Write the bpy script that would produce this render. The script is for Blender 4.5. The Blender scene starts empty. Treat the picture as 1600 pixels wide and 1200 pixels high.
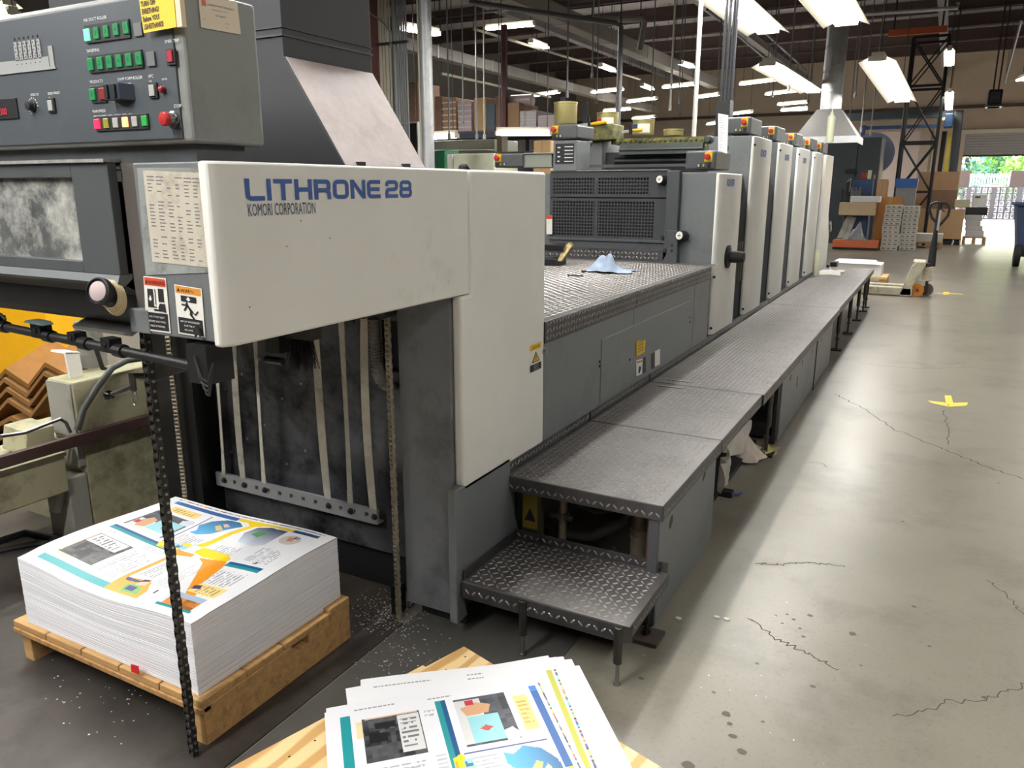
import bpy, bmesh, math, random
import numpy as np
from mathutils import Vector, Matrix

# ------------------------------------------------------------------ camera, world, exposure
S = bpy.context.scene
COL = S.collection
FPX, CAMH = 1221.0, 1.45                       # focal length in pixels of the 1600 px wide frame
PITCH = math.atan2(309, FPX); YAW = math.atan2(681, math.hypot(FPX, 309))
cd = bpy.data.cameras.new('camera'); cam = bpy.data.objects.new('camera', cd); COL.objects.link(cam)
cd.sensor_width = 36; cd.lens = FPX / 1600 * 36; cd.clip_start = .05; cd.clip_end = 300
cam.location = (0, 0, CAMH); cam.rotation_euler = (math.pi / 2 - PITCH, 0, YAW)
S.camera = cam
vs = S.view_settings
vs.view_transform = 'Standard'; vs.look = 'None'; vs.gamma = 1; vs.use_curve_mapping = False
vs.exposure = 0.44
S.cycles.use_denoising = True
S.cycles.max_bounces = 8; S.cycles.diffuse_bounces = 4; S.cycles.glossy_bounces = 4
S.cycles.transmission_bounces = 6; S.cycles.caustics_reflective = False; S.cycles.caustics_refractive = False
S.cycles.sample_clamp_indirect = 6
LAMP_W = 38.0                                   # watts per 2.4 m fluorescent fixture
TUBE = 18.0                                     # how bright the tubes themselves look

W = bpy.data.worlds.new('sky'); S.world = W; W.use_nodes = True
nt = W.node_tree; bg = nt.nodes['Background']
sky = nt.nodes.new('ShaderNodeTexSky'); sky.sky_type = 'NISHITA'
sky.sun_elevation = math.radians(48); sky.sun_rotation = math.radians(-18); sky.sun_disc = False; sky.air_density = 1.5; sky.dust_density = 4
nt.links.new(sky.outputs[0], bg.inputs[0]); bg.inputs[1].default_value = 2.0
sd = bpy.data.lights.new('sun', 'SUN'); sd.energy = 5.0; sd.angle = .01; sd.color = (1, .95, .86)
so = bpy.data.objects.new('sun', sd); COL.objects.link(so); so.location = (10, 60, 30)
so.rotation_euler = (math.radians(-48), 0, math.radians(-18))

# ------------------------------------------------------------------ helpers
FH = Vector((-math.sin(YAW), math.cos(YAW), 0)); RT = Vector((math.cos(YAW), math.sin(YAW), 0))
FW = FH * math.cos(PITCH) + Vector((0, 0, -math.sin(PITCH))); UP = RT.cross(FW); CC = Vector((0, 0, CAMH))
def ray(px, py): return FW + RT * ((px - 800) / FPX) - UP * ((py - 600) / FPX)
def PX(px, py, x): d = ray(px, py); return CC + d * (x / d.x)        # where a sight line meets a plane of the room
def PY(px, py, y): d = ray(px, py); return CC + d * (y / d.y)
def PZ(px, py, z): d = ray(px, py); return CC + d * ((z - CAMH) / d.z)
V = Vector
rnd = random.Random(7)

def lin(c):
    return tuple(((v / 255) / 12.92 if v / 255 <= .04045 else ((v / 255 + .055) / 1.055) ** 2.4) for v in c)

def mat(name, rgb, rough=.5, metal=0.0, var=0.0, scale=6.0, dirt=None, dirt_amt=.45, dirt_scale=3.0, bump=0.0, bscale=60.0,
        emit=0.0, stretch=None, spec=None, coat=0.0, rvar=0.0, alpha=None, trans=0.0):
    m = bpy.data.materials.new(name); m.use_nodes = True
    n = m.node_tree.nodes; L = m.node_tree.links; b = n['Principled BSDF']
    c = lin(rgb)
    b.inputs['Base Color'].default_value = (*c, 1); b.inputs['Roughness'].default_value = rough; b.inputs['Metallic'].default_value = metal
    if spec is not None: b.inputs['Specular IOR Level'].default_value = spec
    if coat: b.inputs['Coat Weight'].default_value = coat
    if trans: b.inputs['Transmission Weight'].default_value = trans
    if alpha is not None: b.inputs['Alpha'].default_value = alpha
    if emit:
        b.inputs['Emission Color'].default_value = (*c, 1); b.inputs['Emission Strength'].default_value = emit
    if var or dirt or bump or rvar:
        tc = n.new('ShaderNodeTexCoord'); mp = n.new('ShaderNodeMapping'); L.new(tc.outputs['Object'], mp.inputs[0])
        if stretch: mp.inputs['Scale'].default_value = stretch
        nz = n.new('ShaderNodeTexNoise'); nz.inputs['Scale'].default_value = scale; nz.inputs['Detail'].default_value = 6; nz.inputs['Roughness'].default_value = .62
        L.new(mp.outputs[0], nz.inputs[0])
        out = None
        if var or dirt:
            rp = n.new('ShaderNodeValToRGB'); rp.color_ramp.elements[0].position = .3; rp.color_ramp.elements[1].position = .7
            rp.color_ramp.elements[0].color = (*[max(0, v * (1 - var)) for v in c], 1); rp.color_ramp.elements[1].color = (*[min(1, v * (1 + var)) for v in c], 1)
            L.new(nz.outputs[0], rp.inputs[0]); out = rp.outputs[0]
        if dirt:
            n2 = n.new('ShaderNodeTexNoise'); n2.inputs['Scale'].default_value = dirt_scale; n2.inputs['Detail'].default_value = 9; n2.inputs['Roughness'].default_value = .7
            L.new(mp.outputs[0], n2.inputs[0])
            r2 = n.new('ShaderNodeValToRGB'); r2.color_ramp.elements[0].position = 1 - dirt_amt - .08; r2.color_ramp.elements[1].position = 1 - dirt_amt + .14
            L.new(n2.outputs[0], r2.inputs[0])
            mx = n.new('ShaderNodeMix'); mx.data_type = 'RGBA'; L.new(r2.outputs[0], mx.inputs[0]); L.new(out, mx.inputs[6]); mx.inputs[7].default_value = (*lin(dirt), 1)
            out = mx.outputs[2]
        if out: L.new(out, b.inputs['Base Color'])
        if rvar:
            mr = n.new('ShaderNodeMapRange'); mr.inputs[3].default_value = rough - rvar; mr.inputs[4].default_value = rough + rvar
            L.new(nz.outputs[0], mr.inputs[0]); L.new(mr.outputs[0], b.inputs['Roughness'])
        if bump:
            n3 = n.new('ShaderNodeTexNoise'); n3.inputs['Scale'].default_value = bscale; n3.inputs['Detail'].default_value = 4
            L.new(mp.outputs[0], n3.inputs[0])
            bp = n.new('ShaderNodeBump'); bp.inputs['Strength'].default_value = bump; bp.inputs['Distance'].default_value = .01
            L.new(n3.outputs[0], bp.inputs['Height']); L.new(bp.outputs[0], b.inputs['Normal'])
    return m

def WL(o):
    v = Vector((0, 0, 0))
    while o is not None:
        v = v + o.location; o = o.parent
    return v

class MB:
    def __init__(s): s.v = []; s.f = []; s.m = []; s.cur = 0
    def face(s, pts):
        i = len(s.v); s.v += [tuple(p) for p in pts]; s.f.append(tuple(range(i, i + len(pts)))); s.m.append(s.cur); return s
    def quadmesh(s, vs, fs):
        i = len(s.v); s.v += [tuple(p) for p in vs]; s.f += [tuple(i + k for k in f) for f in fs]; s.m += [s.cur] * len(fs); return s
    def obox(s, c, ax, ay, az):                  # centre and three half-axis vectors
        c, ax, ay, az = V(c), V(ax), V(ay), V(az)
        p = [c + ax * i + ay * j + az * k for k in (-1, 1) for j in (-1, 1) for i in (-1, 1)]
        f = [(0, 2, 3, 1), (4, 5, 7, 6), (0, 1, 5, 4), (2, 6, 7, 3), (0, 4, 6, 2), (1, 3, 7, 5)]
        if ax.cross(ay).dot(az) < 0: f = [q[::-1] for q in f]
        return s.quadmesh(p, f)
    def box(s, x0, x1, y0, y1, z0, z1):
        if x0 > x1: x0, x1 = x1, x0
        if y0 > y1: y0, y1 = y1, y0
        if z0 > z1: z0, z1 = z1, z0
        return s.obox(((x0 + x1) / 2, (y0 + y1) / 2, (z0 + z1) / 2), ((x1 - x0) / 2, 0, 0), (0, (y1 - y0) / 2, 0), (0, 0, (z1 - z0) / 2))
    def prism(s, poly, ext):                     # planar polygon (3D points) extruded along ext
        n = len(poly); ext = V(ext); a = [V(p) for p in poly]
        nn = sum(((a[i] - a[0]).cross(a[(i + 1) % n] - a[0]) for i in range(n)), V((0, 0, 0)))
        if nn.dot(ext) > 0: a = a[::-1]
        b = [p + ext for p in a]
        return s.quadmesh(a + b, [tuple(range(n)), tuple(range(2 * n - 1, n - 1, -1))] + [(i, n + i, n + (i + 1) % n, (i + 1) % n) for i in range(n)])
    def tube(s, path, r, n=8, cap=True, closed=False):
        P = [V(p) for p in path]; k = len(P); rs = r if isinstance(r, (list, tuple)) else [r] * k
        t0 = (P[1] - P[0]).normalized(); u = t0.orthogonal().normalized(); vs_ = []
        for i in range(k):
            t = (P[(i + 1) % k] - P[i - 1]).normalized() if closed or 0 < i < k - 1 else ((P[1] - P[0]) if i == 0 else (P[-1] - P[-2])).normalized()
            u = (u - t * u.dot(t)); u = u.normalized() if u.length > 1e-6 else t.orthogonal().normalized(); w = t.cross(u)
            vs_ += [P[i] + (u * math.cos(2 * math.pi * j / n) + w * math.sin(2 * math.pi * j / n)) * rs[i] for j in range(n)]
        fs = []
        for i in range(k if closed else k - 1):
            for j in range(n):
                a, b = i * n + j, i * n + (j + 1) % n; c, d = ((i + 1) % k) * n + (j + 1) % n, ((i + 1) % k) * n + j
                fs.append((a, b, c, d))
        if cap and not closed: fs += [tuple(range(n))[::-1], tuple(range((k - 1) * n, k * n))]
        return s.quadmesh(vs_, fs)
    def cyl(s, p0, p1, r, n=16, r1=None): return s.tube([p0, p1], [r, r if r1 is None else r1], n)
    def lathe(s, c, axis, prof, n=20):           # prof: (radius, distance along axis)
        c, axis = V(c), V(axis).normalized(); u = axis.orthogonal().normalized(); w = axis.cross(u); vs_ = []
        for (r, h) in prof: vs_ += [c + axis * h + (u * math.cos(2 * math.pi * j / n) + w * math.sin(2 * math.pi * j / n)) * max(r, 1e-4) for j in range(n)]
        fs = [(i * n + j, i * n + (j + 1) % n, (i + 1) * n + (j + 1) % n, (i + 1) * n + j) for i in range(len(prof) - 1) for j in range(n)]
        fs += [tuple(range(n))[::-1], tuple(range((len(prof) - 1) * n, len(prof) * n))]
        return s.quadmesh(vs_, fs)
    def ball(s, c, r, n=10):
        k = n // 2 + 1
        return s.lathe(c, (0, 0, 1), [(r * math.sin(math.pi * i / k), -r * math.cos(math.pi * i / k)) for i in range(k + 1)], n)
    def build(s, name, material, parent=None, loc=None, smooth=False, bevel=0.0, label=None, kind=None, seg=2):
        me = bpy.data.meshes.new(name); o = bpy.data.objects.new(name, me); COL.objects.link(o)
        off = V((0, 0, 0))
        if parent is not None: o.parent = parent; off = WL(parent)
        elif loc is not None: o.location = loc; off = V(loc)
        me.from_pydata([(p[0] - off.x, p[1] - off.y, p[2] - off.z) for p in s.v], [], s.f)
        ms = material if isinstance(material, (list, tuple)) else [material]
        for m in ms: me.materials.append(m)
        if len(ms) > 1: me.polygons.foreach_set('material_index', s.m)
        if smooth:
            me.polygons.foreach_set('use_smooth', [True] * len(me.polygons))
            if smooth != 'all':
                try: me.set_sharp_from_angle(angle=math.radians(40))
                except Exception: pass
        me.update()
        if bevel:
            b = o.modifiers.new('bevel', 'BEVEL'); b.width = bevel; b.segments = seg; b.limit_method = 'ANGLE'; b.angle_limit = math.radians(40); b.harden_normals = False
        if label: o['label'] = label
        if kind: o['kind'] = kind
        return o

def tag(o, label, cat, group=None, kind=None):
    if label: o['label'] = label
    if cat: o['category'] = cat
    if group: o['group'] = group
    if kind: o['kind'] = kind
    return o
def thing(name, label, cat, loc=(0, 0, 0), group=None):
    o = bpy.data.objects.new(name, None); COL.objects.link(o); o.location = loc; o.empty_display_size = .1
    return tag(o, label, cat, group)
def structure(mb, name, m, **k):
    o = mb.build(name, m, **k); o['kind'] = 'structure'; return o
def copy_tree(o, parent=None):
    c = o.copy(); COL.objects.link(c); c.parent = parent
    for ch in list(o.children): copy_tree(ch, c)
    return c
def text(s, size, org, xd, yd, m, parent, sx=1.0, bold=0.0, align='LEFT', name='lettering', spacing=1.0):
    cu = bpy.data.curves.new(name, 'FONT'); cu.body = s; cu.size = size; cu.align_x = align; cu.offset = bold; cu.space_line = .9 * spacing
    cu.resolution_u = 2; cu.materials.append(m)
    o = bpy.data.objects.new(name, cu); COL.objects.link(o); o.parent = parent
    xd, yd = V(xd).normalized(), V(yd).normalized(); zd = xd.cross(yd)
    M = Matrix((( xd.x * sx, yd.x, zd.x, 0), (xd.y * sx, yd.y, zd.y, 0), (xd.z * sx, yd.z, zd.z, 0), (0, 0, 0, 1)))
    M.translation = V(org) - WL(parent); o.matrix_local = M
    return o

EX, EY, EZ = V((1, 0, 0)), V((0, 1, 0)), V((0, 0, 1))

# ------------------------------------------------------------------ materials
white = mat('white_paint', (229, 228, 222), .38, var=.05, scale=2.5, dirt=(196, 190, 176), dirt_amt=.36, dirt_scale=2.2, rvar=.06)
white_edge = mat('worn_cream_edge', (214, 203, 190), .5, var=.08, scale=14)
gray = mat('grey_paint', (110, 114, 116), .42, var=.06, scale=5, dirt=(92, 94, 96), dirt_amt=.4, dirt_scale=4, rvar=.06)
gray_dk = mat('dark_grey_paint', (78, 81, 84), .42, var=.07, scale=5, dirt=(62, 62, 64), dirt_amt=.42, dirt_scale=5, rvar=.06)
gray_sm = mat('smudged_grey_paint', (116, 119, 122), .4, var=.08, scale=3, dirt=(66, 68, 71), dirt_amt=.45, dirt_scale=3.2, rvar=.08)
hood_dk = mat('charcoal_sheet', (58, 59, 63), .55, var=.06, scale=3)
hood_pk = mat('dusty_sheet', (190, 178, 178), .5, var=.06, scale=6, dirt=(168, 158, 156), dirt_amt=.5, dirt_scale=7, metal=.1)
black = mat('black_paint', (26, 27, 29), .45, var=.2, scale=9)
blk_oil = mat('oily_black', (20, 21, 24), .35, var=.3, scale=14, dirt=(70, 68, 62), dirt_amt=.3, dirt_scale=16)
plate_bk = mat('dark_steel_plate', (92, 94, 98), .36, metal=.4, var=.3, scale=5, dirt=(24, 25, 28), dirt_amt=.46, dirt_scale=6, rvar=.12)
steel = mat('bare_steel', (150, 150, 150), .32, metal=.9, var=.12, scale=20, rvar=.1)
steel_dk = mat('dark_steel', (84, 82, 80), .4, metal=.8, var=.2, scale=20)
galv = mat('galvanised', (186, 188, 190), .42, metal=.5, var=.12, scale=9, rvar=.1)
tread = mat('checker_plate', (98, 95, 94), .42, metal=.45, var=.16, scale=7, dirt=(60, 58, 58), dirt_amt=.42, dirt_scale=6, rvar=.08)
lug_m = mat('worn_tread_lug', (156, 153, 151), .34, metal=.6, var=.2, scale=30)
tread_dk = mat('checker_plate_edge', (84, 83, 84), .4, metal=.55, var=.15, scale=9, dirt=(58, 57, 58), dirt_amt=.42, dirt_scale=8)
strap_m = mat('webbing', (206, 202, 186), .8, var=.12, scale=25, dirt=(120, 116, 104), dirt_amt=.36, dirt_scale=12)
blue_ink = mat('blue_lettering', (62, 92, 158), .5, var=.08, scale=30)
navy_ink = mat('navy_lettering', (66, 74, 104), .5)
ink_k = mat('black_print', (28, 28, 30), .6)
ink_w = mat('white_print', (232, 234, 234), .6)
lab_w = mat('label_white', (224, 222, 214), .45, var=.04, scale=30)
lab_y = mat('label_yellow', (226, 186, 40), .5, var=.06, scale=20)
lab_o = mat('label_orange', (214, 140, 48), .5, var=.05, scale=20)
lab_r = mat('label_red', (204, 74, 44), .5, var=.05, scale=20)
paper = mat('paper_white', (236, 236, 238), .7)
wood = mat('pallet_wood', (188, 148, 96), .65, var=.18, scale=5, stretch=(1, 9, 9), dirt=(128, 92, 56), dirt_amt=.4, dirt_scale=4)
wood_y = mat('pallet_wood_cross', (176, 134, 84), .65, var=.2, scale=5, stretch=(9, 1, 9), dirt=(112, 82, 50), dirt_amt=.42, dirt_scale=4)
rubber = mat('black_rubber', (24, 24, 26), .6, var=.15, scale=20)
red_p = mat('red_plastic', (176, 34, 34), .4)
yel_p = mat('yellow_plastic', (222, 180, 30), .45)
grn_p = mat('green_lens', (40, 128, 78), .3, emit=.12)
grn_l = mat('lit_green_lens', (96, 250, 150), .3, emit=1.6)
red_l = mat('lit_red_lens', (255, 40, 70), .3, emit=1.4)
red_d = mat('unlit_red_lens', (140, 44, 44), .3)
amb_l = mat('lit_amber_lens', (255, 176, 112), .3, emit=1.2)
yel_d = mat('olive_lens', (150, 144, 56), .3)
wht_d = mat('grey_lens', (168, 168, 166), .35)
led_m = mat('red_digits', (200, 40, 60), .4, emit=.5)
cream = mat('cream_plastic', (232, 222, 190), .45)
glass = mat('acrylic_painted_haze', (92, 94, 94), .2, var=.45, scale=5, dirt=(184, 184, 178), dirt_amt=.46, dirt_scale=9, rvar=.12)  # pale blotches put haze and reflections into the pane colour
skin_k = mat('beige_cord', (214, 196, 160), .5)
pink_p = mat('dusty_pink_plastic', (176, 160, 160), .5)

def lugs(mb, org, u, v, nu, nv, pitch=.025, h=.0022, ln=.0112, wd=.0036, margin=.5, skip=None):
    """raised tread lugs, alternately turned, on the plane through org spanned by unit vectors u and v"""
    org, u, v = V(org), V(u), V(v); n = u.cross(v).normalized()
    for i in range(nu):
        for j in range(nv):
            c = org + u * ((i + margin) * pitch) + v * ((j + margin) * pitch)
            a = math.pi / 4 if (i + j) % 2 else -math.pi / 4
            d = u * math.cos(a) + v * math.sin(a); e = n.cross(d)
            p = [c - d * ln, c - d * ln * .45 - e * wd, c + d * ln * .45 - e * wd, c + d * ln, c + d * ln * .45 + e * wd, c - d * ln * .45 + e * wd,
                 c - d * ln * .55 + n * h, c + d * ln * .55 + n * h]
            mb.quadmesh(p, [(0, 1, 6), (1, 2, 7, 6), (2, 3, 7), (3, 4, 7), (4, 5, 6, 7), (5, 0, 6)])

def stroke(mb, pts, w, T, closed=False):
    """flat ribbon of width w along 2D points; T maps (a, b) to 3D"""
    P = [V((p[0], p[1])) for p in pts]; k = len(P); L = []; R = []
    for i in range(k):
        d1 = (P[i] - P[i - 1]).normalized() if (i > 0 or closed) else None
        d2 = (P[(i + 1) % k] - P[i]).normalized() if (i < k - 1 or closed) else None
        d1 = d1 or d2; d2 = d2 or d1
        n1 = V((-d1.y, d1.x)); n2 = V((-d2.y, d2.x)); m = (n1 + n2); m = m.normalized() if m.length > 1e-6 else n1
        s = w / 2 / max(.35, m.dot(n1)); L.append(T(*(P[i] + m * s))); R.append(T(*(P[i] - m * s)))
    for i in range(k if closed else k - 1):
        j = (i + 1) % k; mb.face([R[i], R[j], L[j], L[i]])
def arc(cx, cy, r, a0, a1, n=6): return [(cx + r * math.cos(math.radians(a0 + (a1 - a0) * i / n)), cy + r * math.sin(math.radians(a0 + (a1 - a0) * i / n))) for i in range(n + 1)]
def rrect(x0, x1, y0, y1, r, n=5):
    return arc(x1 - r, y1 - r, r, 0, 90, n) + arc(x0 + r, y1 - r, r, 90, 180, n) + arc(x0 + r, y0 + r, r, 180, 270, n) + arc(x1 - r, y0 + r, r, 270, 360, n)
def sheetq(mb, a, b, c, d): mb.face([a, b, c, d])
# ------------------------------------------------------------------ press delivery end
XW = -1.25                                       # plane of the white operator-side covers
dl = thing('press_delivery', 'delivery end of the printing press with white cover reading LITHRONE 28 over a paper pile', 'printing press', (-1.9, 1.8, 0))
m = MB(); m.prism([(-1.285, 1.092, 1.13), (-1.263, 1.092, 1.13), (-1.25, 1.12, 1.13), (-1.25, 2.039, 1.13), (-1.285, 2.039, 1.13)], (0, 0, .368))
cv = m.build('side_cover', white, dl, smooth=True, bevel=.006)
m = MB(); m.prism([(-1.25, 1.988, .497), (-1.25, 2.565, .497), (-1.25, 2.565, 1.498), (-1.25, 2.048, 1.498), (-1.25, 2.048, 1.127), (-1.25, 1.988, 1.127)], (-.035, 0, 0))
cv2 = m.build('side_cover', white, dl, smooth=True, bevel=.010, seg=3)
# stretched lettering, drawn as strokes on the cover face
def letters(parent, word, y0, y1, z0, h, m_, x, t=.21, adv=None):
    A = {'L': (.86, [[(.11, 1)] + arc(.27, .27, .16, 180, 270) + [(.86, .11)]]), 'I': (.22, [[(.11, 0), (.11, 1)]]),
         'T': (.9, [[(0, .89), (.9, .89)], [(.45, 0), (.45, .89)]]), 'H': (.9, [[(.11, 0), (.11, 1)], [(.79, 0), (.79, 1)], [(.11, .5), (.79, .5)]]),
         'R': (.92, [[(.11, 0), (.11, 1)], [(.11, .89)] + arc(.66, .76, .13, 90, 0) + arc(.66, .59, .13, 0, -90) + [(.11, .46)], [(.6, .44)] + arc(.66, .3, .13, 80, 0) + [(.8, 0)]]),
         'O': (.92, [rrect(.11, .81, .11, .89, .19)]), 'N': (.9, [[(.11, 0), (.11, 1)], [(.12, .92), (.78, .08)], [(.79, 0), (.79, 1)]]),
         'E': (.86, [[(.86, .89)] + arc(.27, .73, .16, 90, 180) + arc(.27, .27, .16, 180, 270) + [(.86, .11)], [(.11, .5), (.8, .5)]]), ' ': (.12, []),
         '2': (.86, [[(.1, .66)] + arc(.25, .74, .15, 180, 90) + arc(.62, .74, .15, 90, 0) + arc(.62, .64, .15, 0, -90) + arc(.26, .32, .15, 90, 180) + [(.11, .11), (.86, .11)]]),
         '8': (.9, [rrect(.13, .77, .5, .89, .15), rrect(.11, .79, .11, .5, .15)]),
         'K': (.86, [[(.11, 0), (.11, 1)], [(.14, .48), (.78, .98)], [(.3, .58), (.8, .02)]]), 'M': (1.05, [[(.11, 0), (.11, .98)], [(.11, .95), (.52, .25), (.93, .95)], [(.93, 0), (.93, .98)]])}
    tot = sum(A[c][0] for c in word) + .1 * (len(word) - 1); k = (y1 - y0) / tot; a = 0; mb = MB()
    for i, c in enumerate(word):
        for n_s, s_ in enumerate(A[c][1]): stroke(mb, s_, t, lambda p, q, a=a, i=i, n_s=n_s: (x + .0012 + n_s * 2.5e-4, y0 + (a + p) * k, z0 + q * h), closed=c in 'O8')
        a += A[c][0] + .1
    return mb.build('lettering', m_, parent)
ya, yb = PX(382, 296, XW).y, PX(643, 296, XW).y
zt, zb = PX(385, 279, XW).z, PX(388, 314, XW).z
letters(cv, 'LITHRONE 28', ya, yb, zb, zt - zb, blue_ink, XW)
p = PX(387, 338, XW); q = PX(501, 334, XW)
text('KOMORI CORPORATION', .036, (XW + .0015, p.y, p.z), EY, EZ, navy_ink, cv, sx=(q.y - p.y) / .435 * .98)
# caution label and lock on the lower cover
def label_caution(parent, x, y0, y1, z0, z1, head=lab_y, body=lab_w, foot=True):
    mb = MB(); mb.face([(x, y0, z0), (x, y1, z0), (x, y1, z1), (x, y0, z1)])
    lb = mb.build('warning_label', body, parent); e = .0006; h = z1 - z0; w = y1 - y0; c = (y0 + y1) / 2
    mb = MB(); mb.face([(x + e, y0, z1 - .22 * h), (x + e, y1, z1 - .22 * h), (x + e, y1, z1), (x + e, y0, z1)]); mb.build('label_header', head, lb)
    mb = MB(); mb.face([(x + e, c - .36 * w, z0 + .32 * h), (x + e, c + .36 * w, z0 + .32 * h), (x + e, c, z0 + .72 * h)]); mb.build('warning_triangle', ink_k, lb)
    mb = MB(); mb.face([(x + 2 * e, c - .26 * w, z0 + .35 * h), (x + 2 * e, c + .26 * w, z0 + .35 * h), (x + 2 * e, c, z0 + .65 * h)]); mb.build('triangle_fill', head, lb)
    mb = MB(); mb.face([(x + 3 * e, c - .03 * w, z0 + .38 * h), (x + 3 * e, c + .05 * w, z0 + .38 * h), (x + 3 * e, c, z0 + .48 * h), (x + 3 * e, c + .06 * w, z0 + .5 * h), (x + 3 * e, c - .02 * w, z0 + .6 * h)]); mb.build('lightning_mark', ink_k, lb)
    text('CAUTION', .15 * h, (x + 2 * e, c, z1 - .17 * h), EY, EZ, ink_k, lb, align='CENTER', sx=.9)
    if foot:
        mb = MB(); mb.face([(x + e, y0, z0), (x + e, y1, z0), (x + e, y1, z0 + .26 * h), (x + e, y0, z0 + .26 * h)]); mb.build('label_footer', ink_k, lb)
        for i in range(3): text('HAZARDOUS VOLTAGE', .05 * h, (x + 2 * e, c, z0 + (.19 - .075 * i) * h), EY, EZ, ink_w, lb, align='CENTER', sx=.8)
    return lb
a, b = PX(828, 540, XW), PX(845, 575, XW)
label_caution(cv2, XW + .001, a.y, b.y, b.z, a.z)
a = PX(850, 549, XW); m = MB(); m.lathe((XW - .002, a.y, a.z), EX, [(.014, 0), (.014, .006), (.010, .008), (.009, .012), (.004, .013)], 18); m.build('cover_lock', steel, cv2, smooth=True)
m = MB()
for (px, py) in ((448, 385), (470, 345), (390, 480), (700, 440), (560, 300), (515, 372)): 
    c = PX(px, py, XW); m.lathe((XW + .0003, c.y, c.z), EX, [(.0018, 0), (.0015, .0004)], 7)
m.build('paint_chips', ink_k, cv, kind='stuff')
# lower grey side sheet and front column
m = MB(); m.prism([(XW, 1.935, .052), (XW, 2.0, .056), (XW, 1.972, .20), (XW, 2.36, .22), (XW, 2.30, .40), (XW, 2.30, .52), (XW, 1.935, .52)], (-.03, 0, 0))
m.build('lower_side_sheet', gray, dl, bevel=.004)
m = MB(); m.box(-1.482, -1.284, 1.975, 2.5, .055, 1.497); m.build('front_column', gray_sm, dl, bevel=.004)
m = MB(); m.box(-1.45, -1.27, 2.02, 2.6, 0, .056); m.build('column_foot', black, dl)
m = MB(); m.box(-1.60, -1.46, 2.005, 2.03, 1.03, 1.128); m.build('bracket_plate', gray_dk, dl)
# upper body behind the covers
m = MB(); m.box(-2.62, -1.286, 1.14, 2.56, 1.16, 1.46); m.build('delivery_body', black, dl)
# pile-side frame, back plate, straps
m = MB(); m.box(-2.68, -2.46, 1.97, 2.16, 0, 1.14); m.build('far_column', blk_oil, dl)
YB = 2.075
m = MB(); m.box(-2.47, -1.62, YB, YB + .02, .16, 1.135); m.box(-1.62, -1.502, YB, YB + .02, .16, .84); m.build('back_plate', plate_bk, dl)
m = MB(); m.box(-2.47, -1.482, YB + .03, YB + .05, 0, 1.14); m.build('inner_panel', black, dl)
m = MB()
for i in range(9):
    for s_ in (0, 1):
        m.lathe((-2.4 + i * .1, YB, .42 + s_ * .26 + (i % 3) * .07), -EY, [(.006, 0), (.006, .003), (.003, .004)], 8)
m.build('rivets', steel, dl, kind='stuff')
ST = [((341, 575), (344, 650), (350, 748)), ((366, 515), (370, 640), (381, 754)), ((402, 545), (405, 640), (413, 760)), ((493, 515), (500, 640), (513, 786)), ((534, 525), (541, 650), (548, 800)), ((574, 515), (571, 630), (585, 812))]
YS = 2.03
for k, (a, b, c) in enumerate(ST):
    P = [PY(*a, YS), PY(*b, YS - .012), PY(*c, YS - .004)]; P[0].z = 1.15
    m = MB(); pts = []
    for i in range(17):
        t = i / 16; pts.append(P[0] * ((1 - t) * (1 - 2 * t)) + P[1] * (4 * t * (1 - t)) + P[2] * (t * (2 * t - 1)))
    w = .0125 if k < 3 else .014
    for i in range(16):
        a_, b_ = pts[i], pts[i + 1]; tw = .35 * math.sin(i / 16 * 3.1) * (1 if k % 2 else -1); tw2 = .35 * math.sin((i + 1) / 16 * 3.1) * (1 if k % 2 else -1)
        m.obox((a_ + b_) / 2, V((w * math.cos(tw), w * math.sin(tw), 0)), (0, .0012, 0), (b_ - a_) / 2 * 1.02)
    m.build('strap', strap_m, dl, label=None)
m = MB(); x0, x1 = -2.44, -1.635
hx = [x0 + .045 + i * (x1 - x0 - .09) / 12 for i in range(13)]; prev = x0; zb0, zb1 = .293, .345
for i, hxx in enumerate(hx):                      # bar with punched holes, built between the holes
    m.box(prev, hxx - .008, YS - .008, YS + .004, zb0, zb1); m.box(hxx - .008, hxx + .008, YS - .008, YS + .004, zb0, zb0 + .018); m.box(hxx - .008, hxx + .008, YS - .008, YS + .004, zb1 - .018, zb1); prev = hxx + .008
m.box(prev, x1, YS - .008, YS + .004, zb0, zb1); m.box(x0, x1, YS - .008, YS + .03, zb0 - .004, zb0)
bar = m.build('strap_bar', galv, dl)
for (a, b, c) in ST:
    q = PY(*c, YS - .01); m = MB(); m.lathe((q.x, YS - .008, .318), -EY, [(.012, 0), (.012, .003), (.008, .004), (.008, .009), (.003, .010)], 10); m.build('bolt', steel_dk, bar)
m = MB(); m.tube([PY(584, 500, 2.0), PY(588, 560, 2.0), PY(592, 588, 2.0), PY(603, 603, 2.02), PY(615, 606, 2.06)], .018, 12); 
P = [PY(584, 500, 2.0), PY(587, 545, 2.0), PY(590, 580, 2.0), PY(597, 597, 2.01), PY(612, 604, 2.04)]
for i in range(4):
    for t in (0, .14, .28, .42, .57, .71, .85):
        c = P[i].lerp(P[i + 1], t); d = (P[i + 1] - P[i]).normalized(); m.cyl(c - d * .0025, c + d * .0025, .0215, 12)
m.build('corrugated_hose', mat('hose_grey', (120, 120, 114), .6, var=.2, scale=40), dl, smooth=True)
m = MB(); m.box(-2.03, -1.70, 1.93, 1.955, 1.035, 1.06); m.cyl((-1.70, 1.943, 1.047), (-1.665, 1.943, 1.047), .016, 12); m.build('pile_guide_rod', steel, dl, bevel=.002)
m = MB(); m.box(-1.78, -1.53, 1.96, 1.995, 1.075, 1.10); m.cyl((-1.56, 1.95, 1.07), (-1.56, 1.90, 1.07), .022, 12); m.cyl((-1.66, 1.97, 1.09), (-1.66, 1.97, 1.02), .012, 10); m.build('gripper_linkage', steel_dk, dl)
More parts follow.
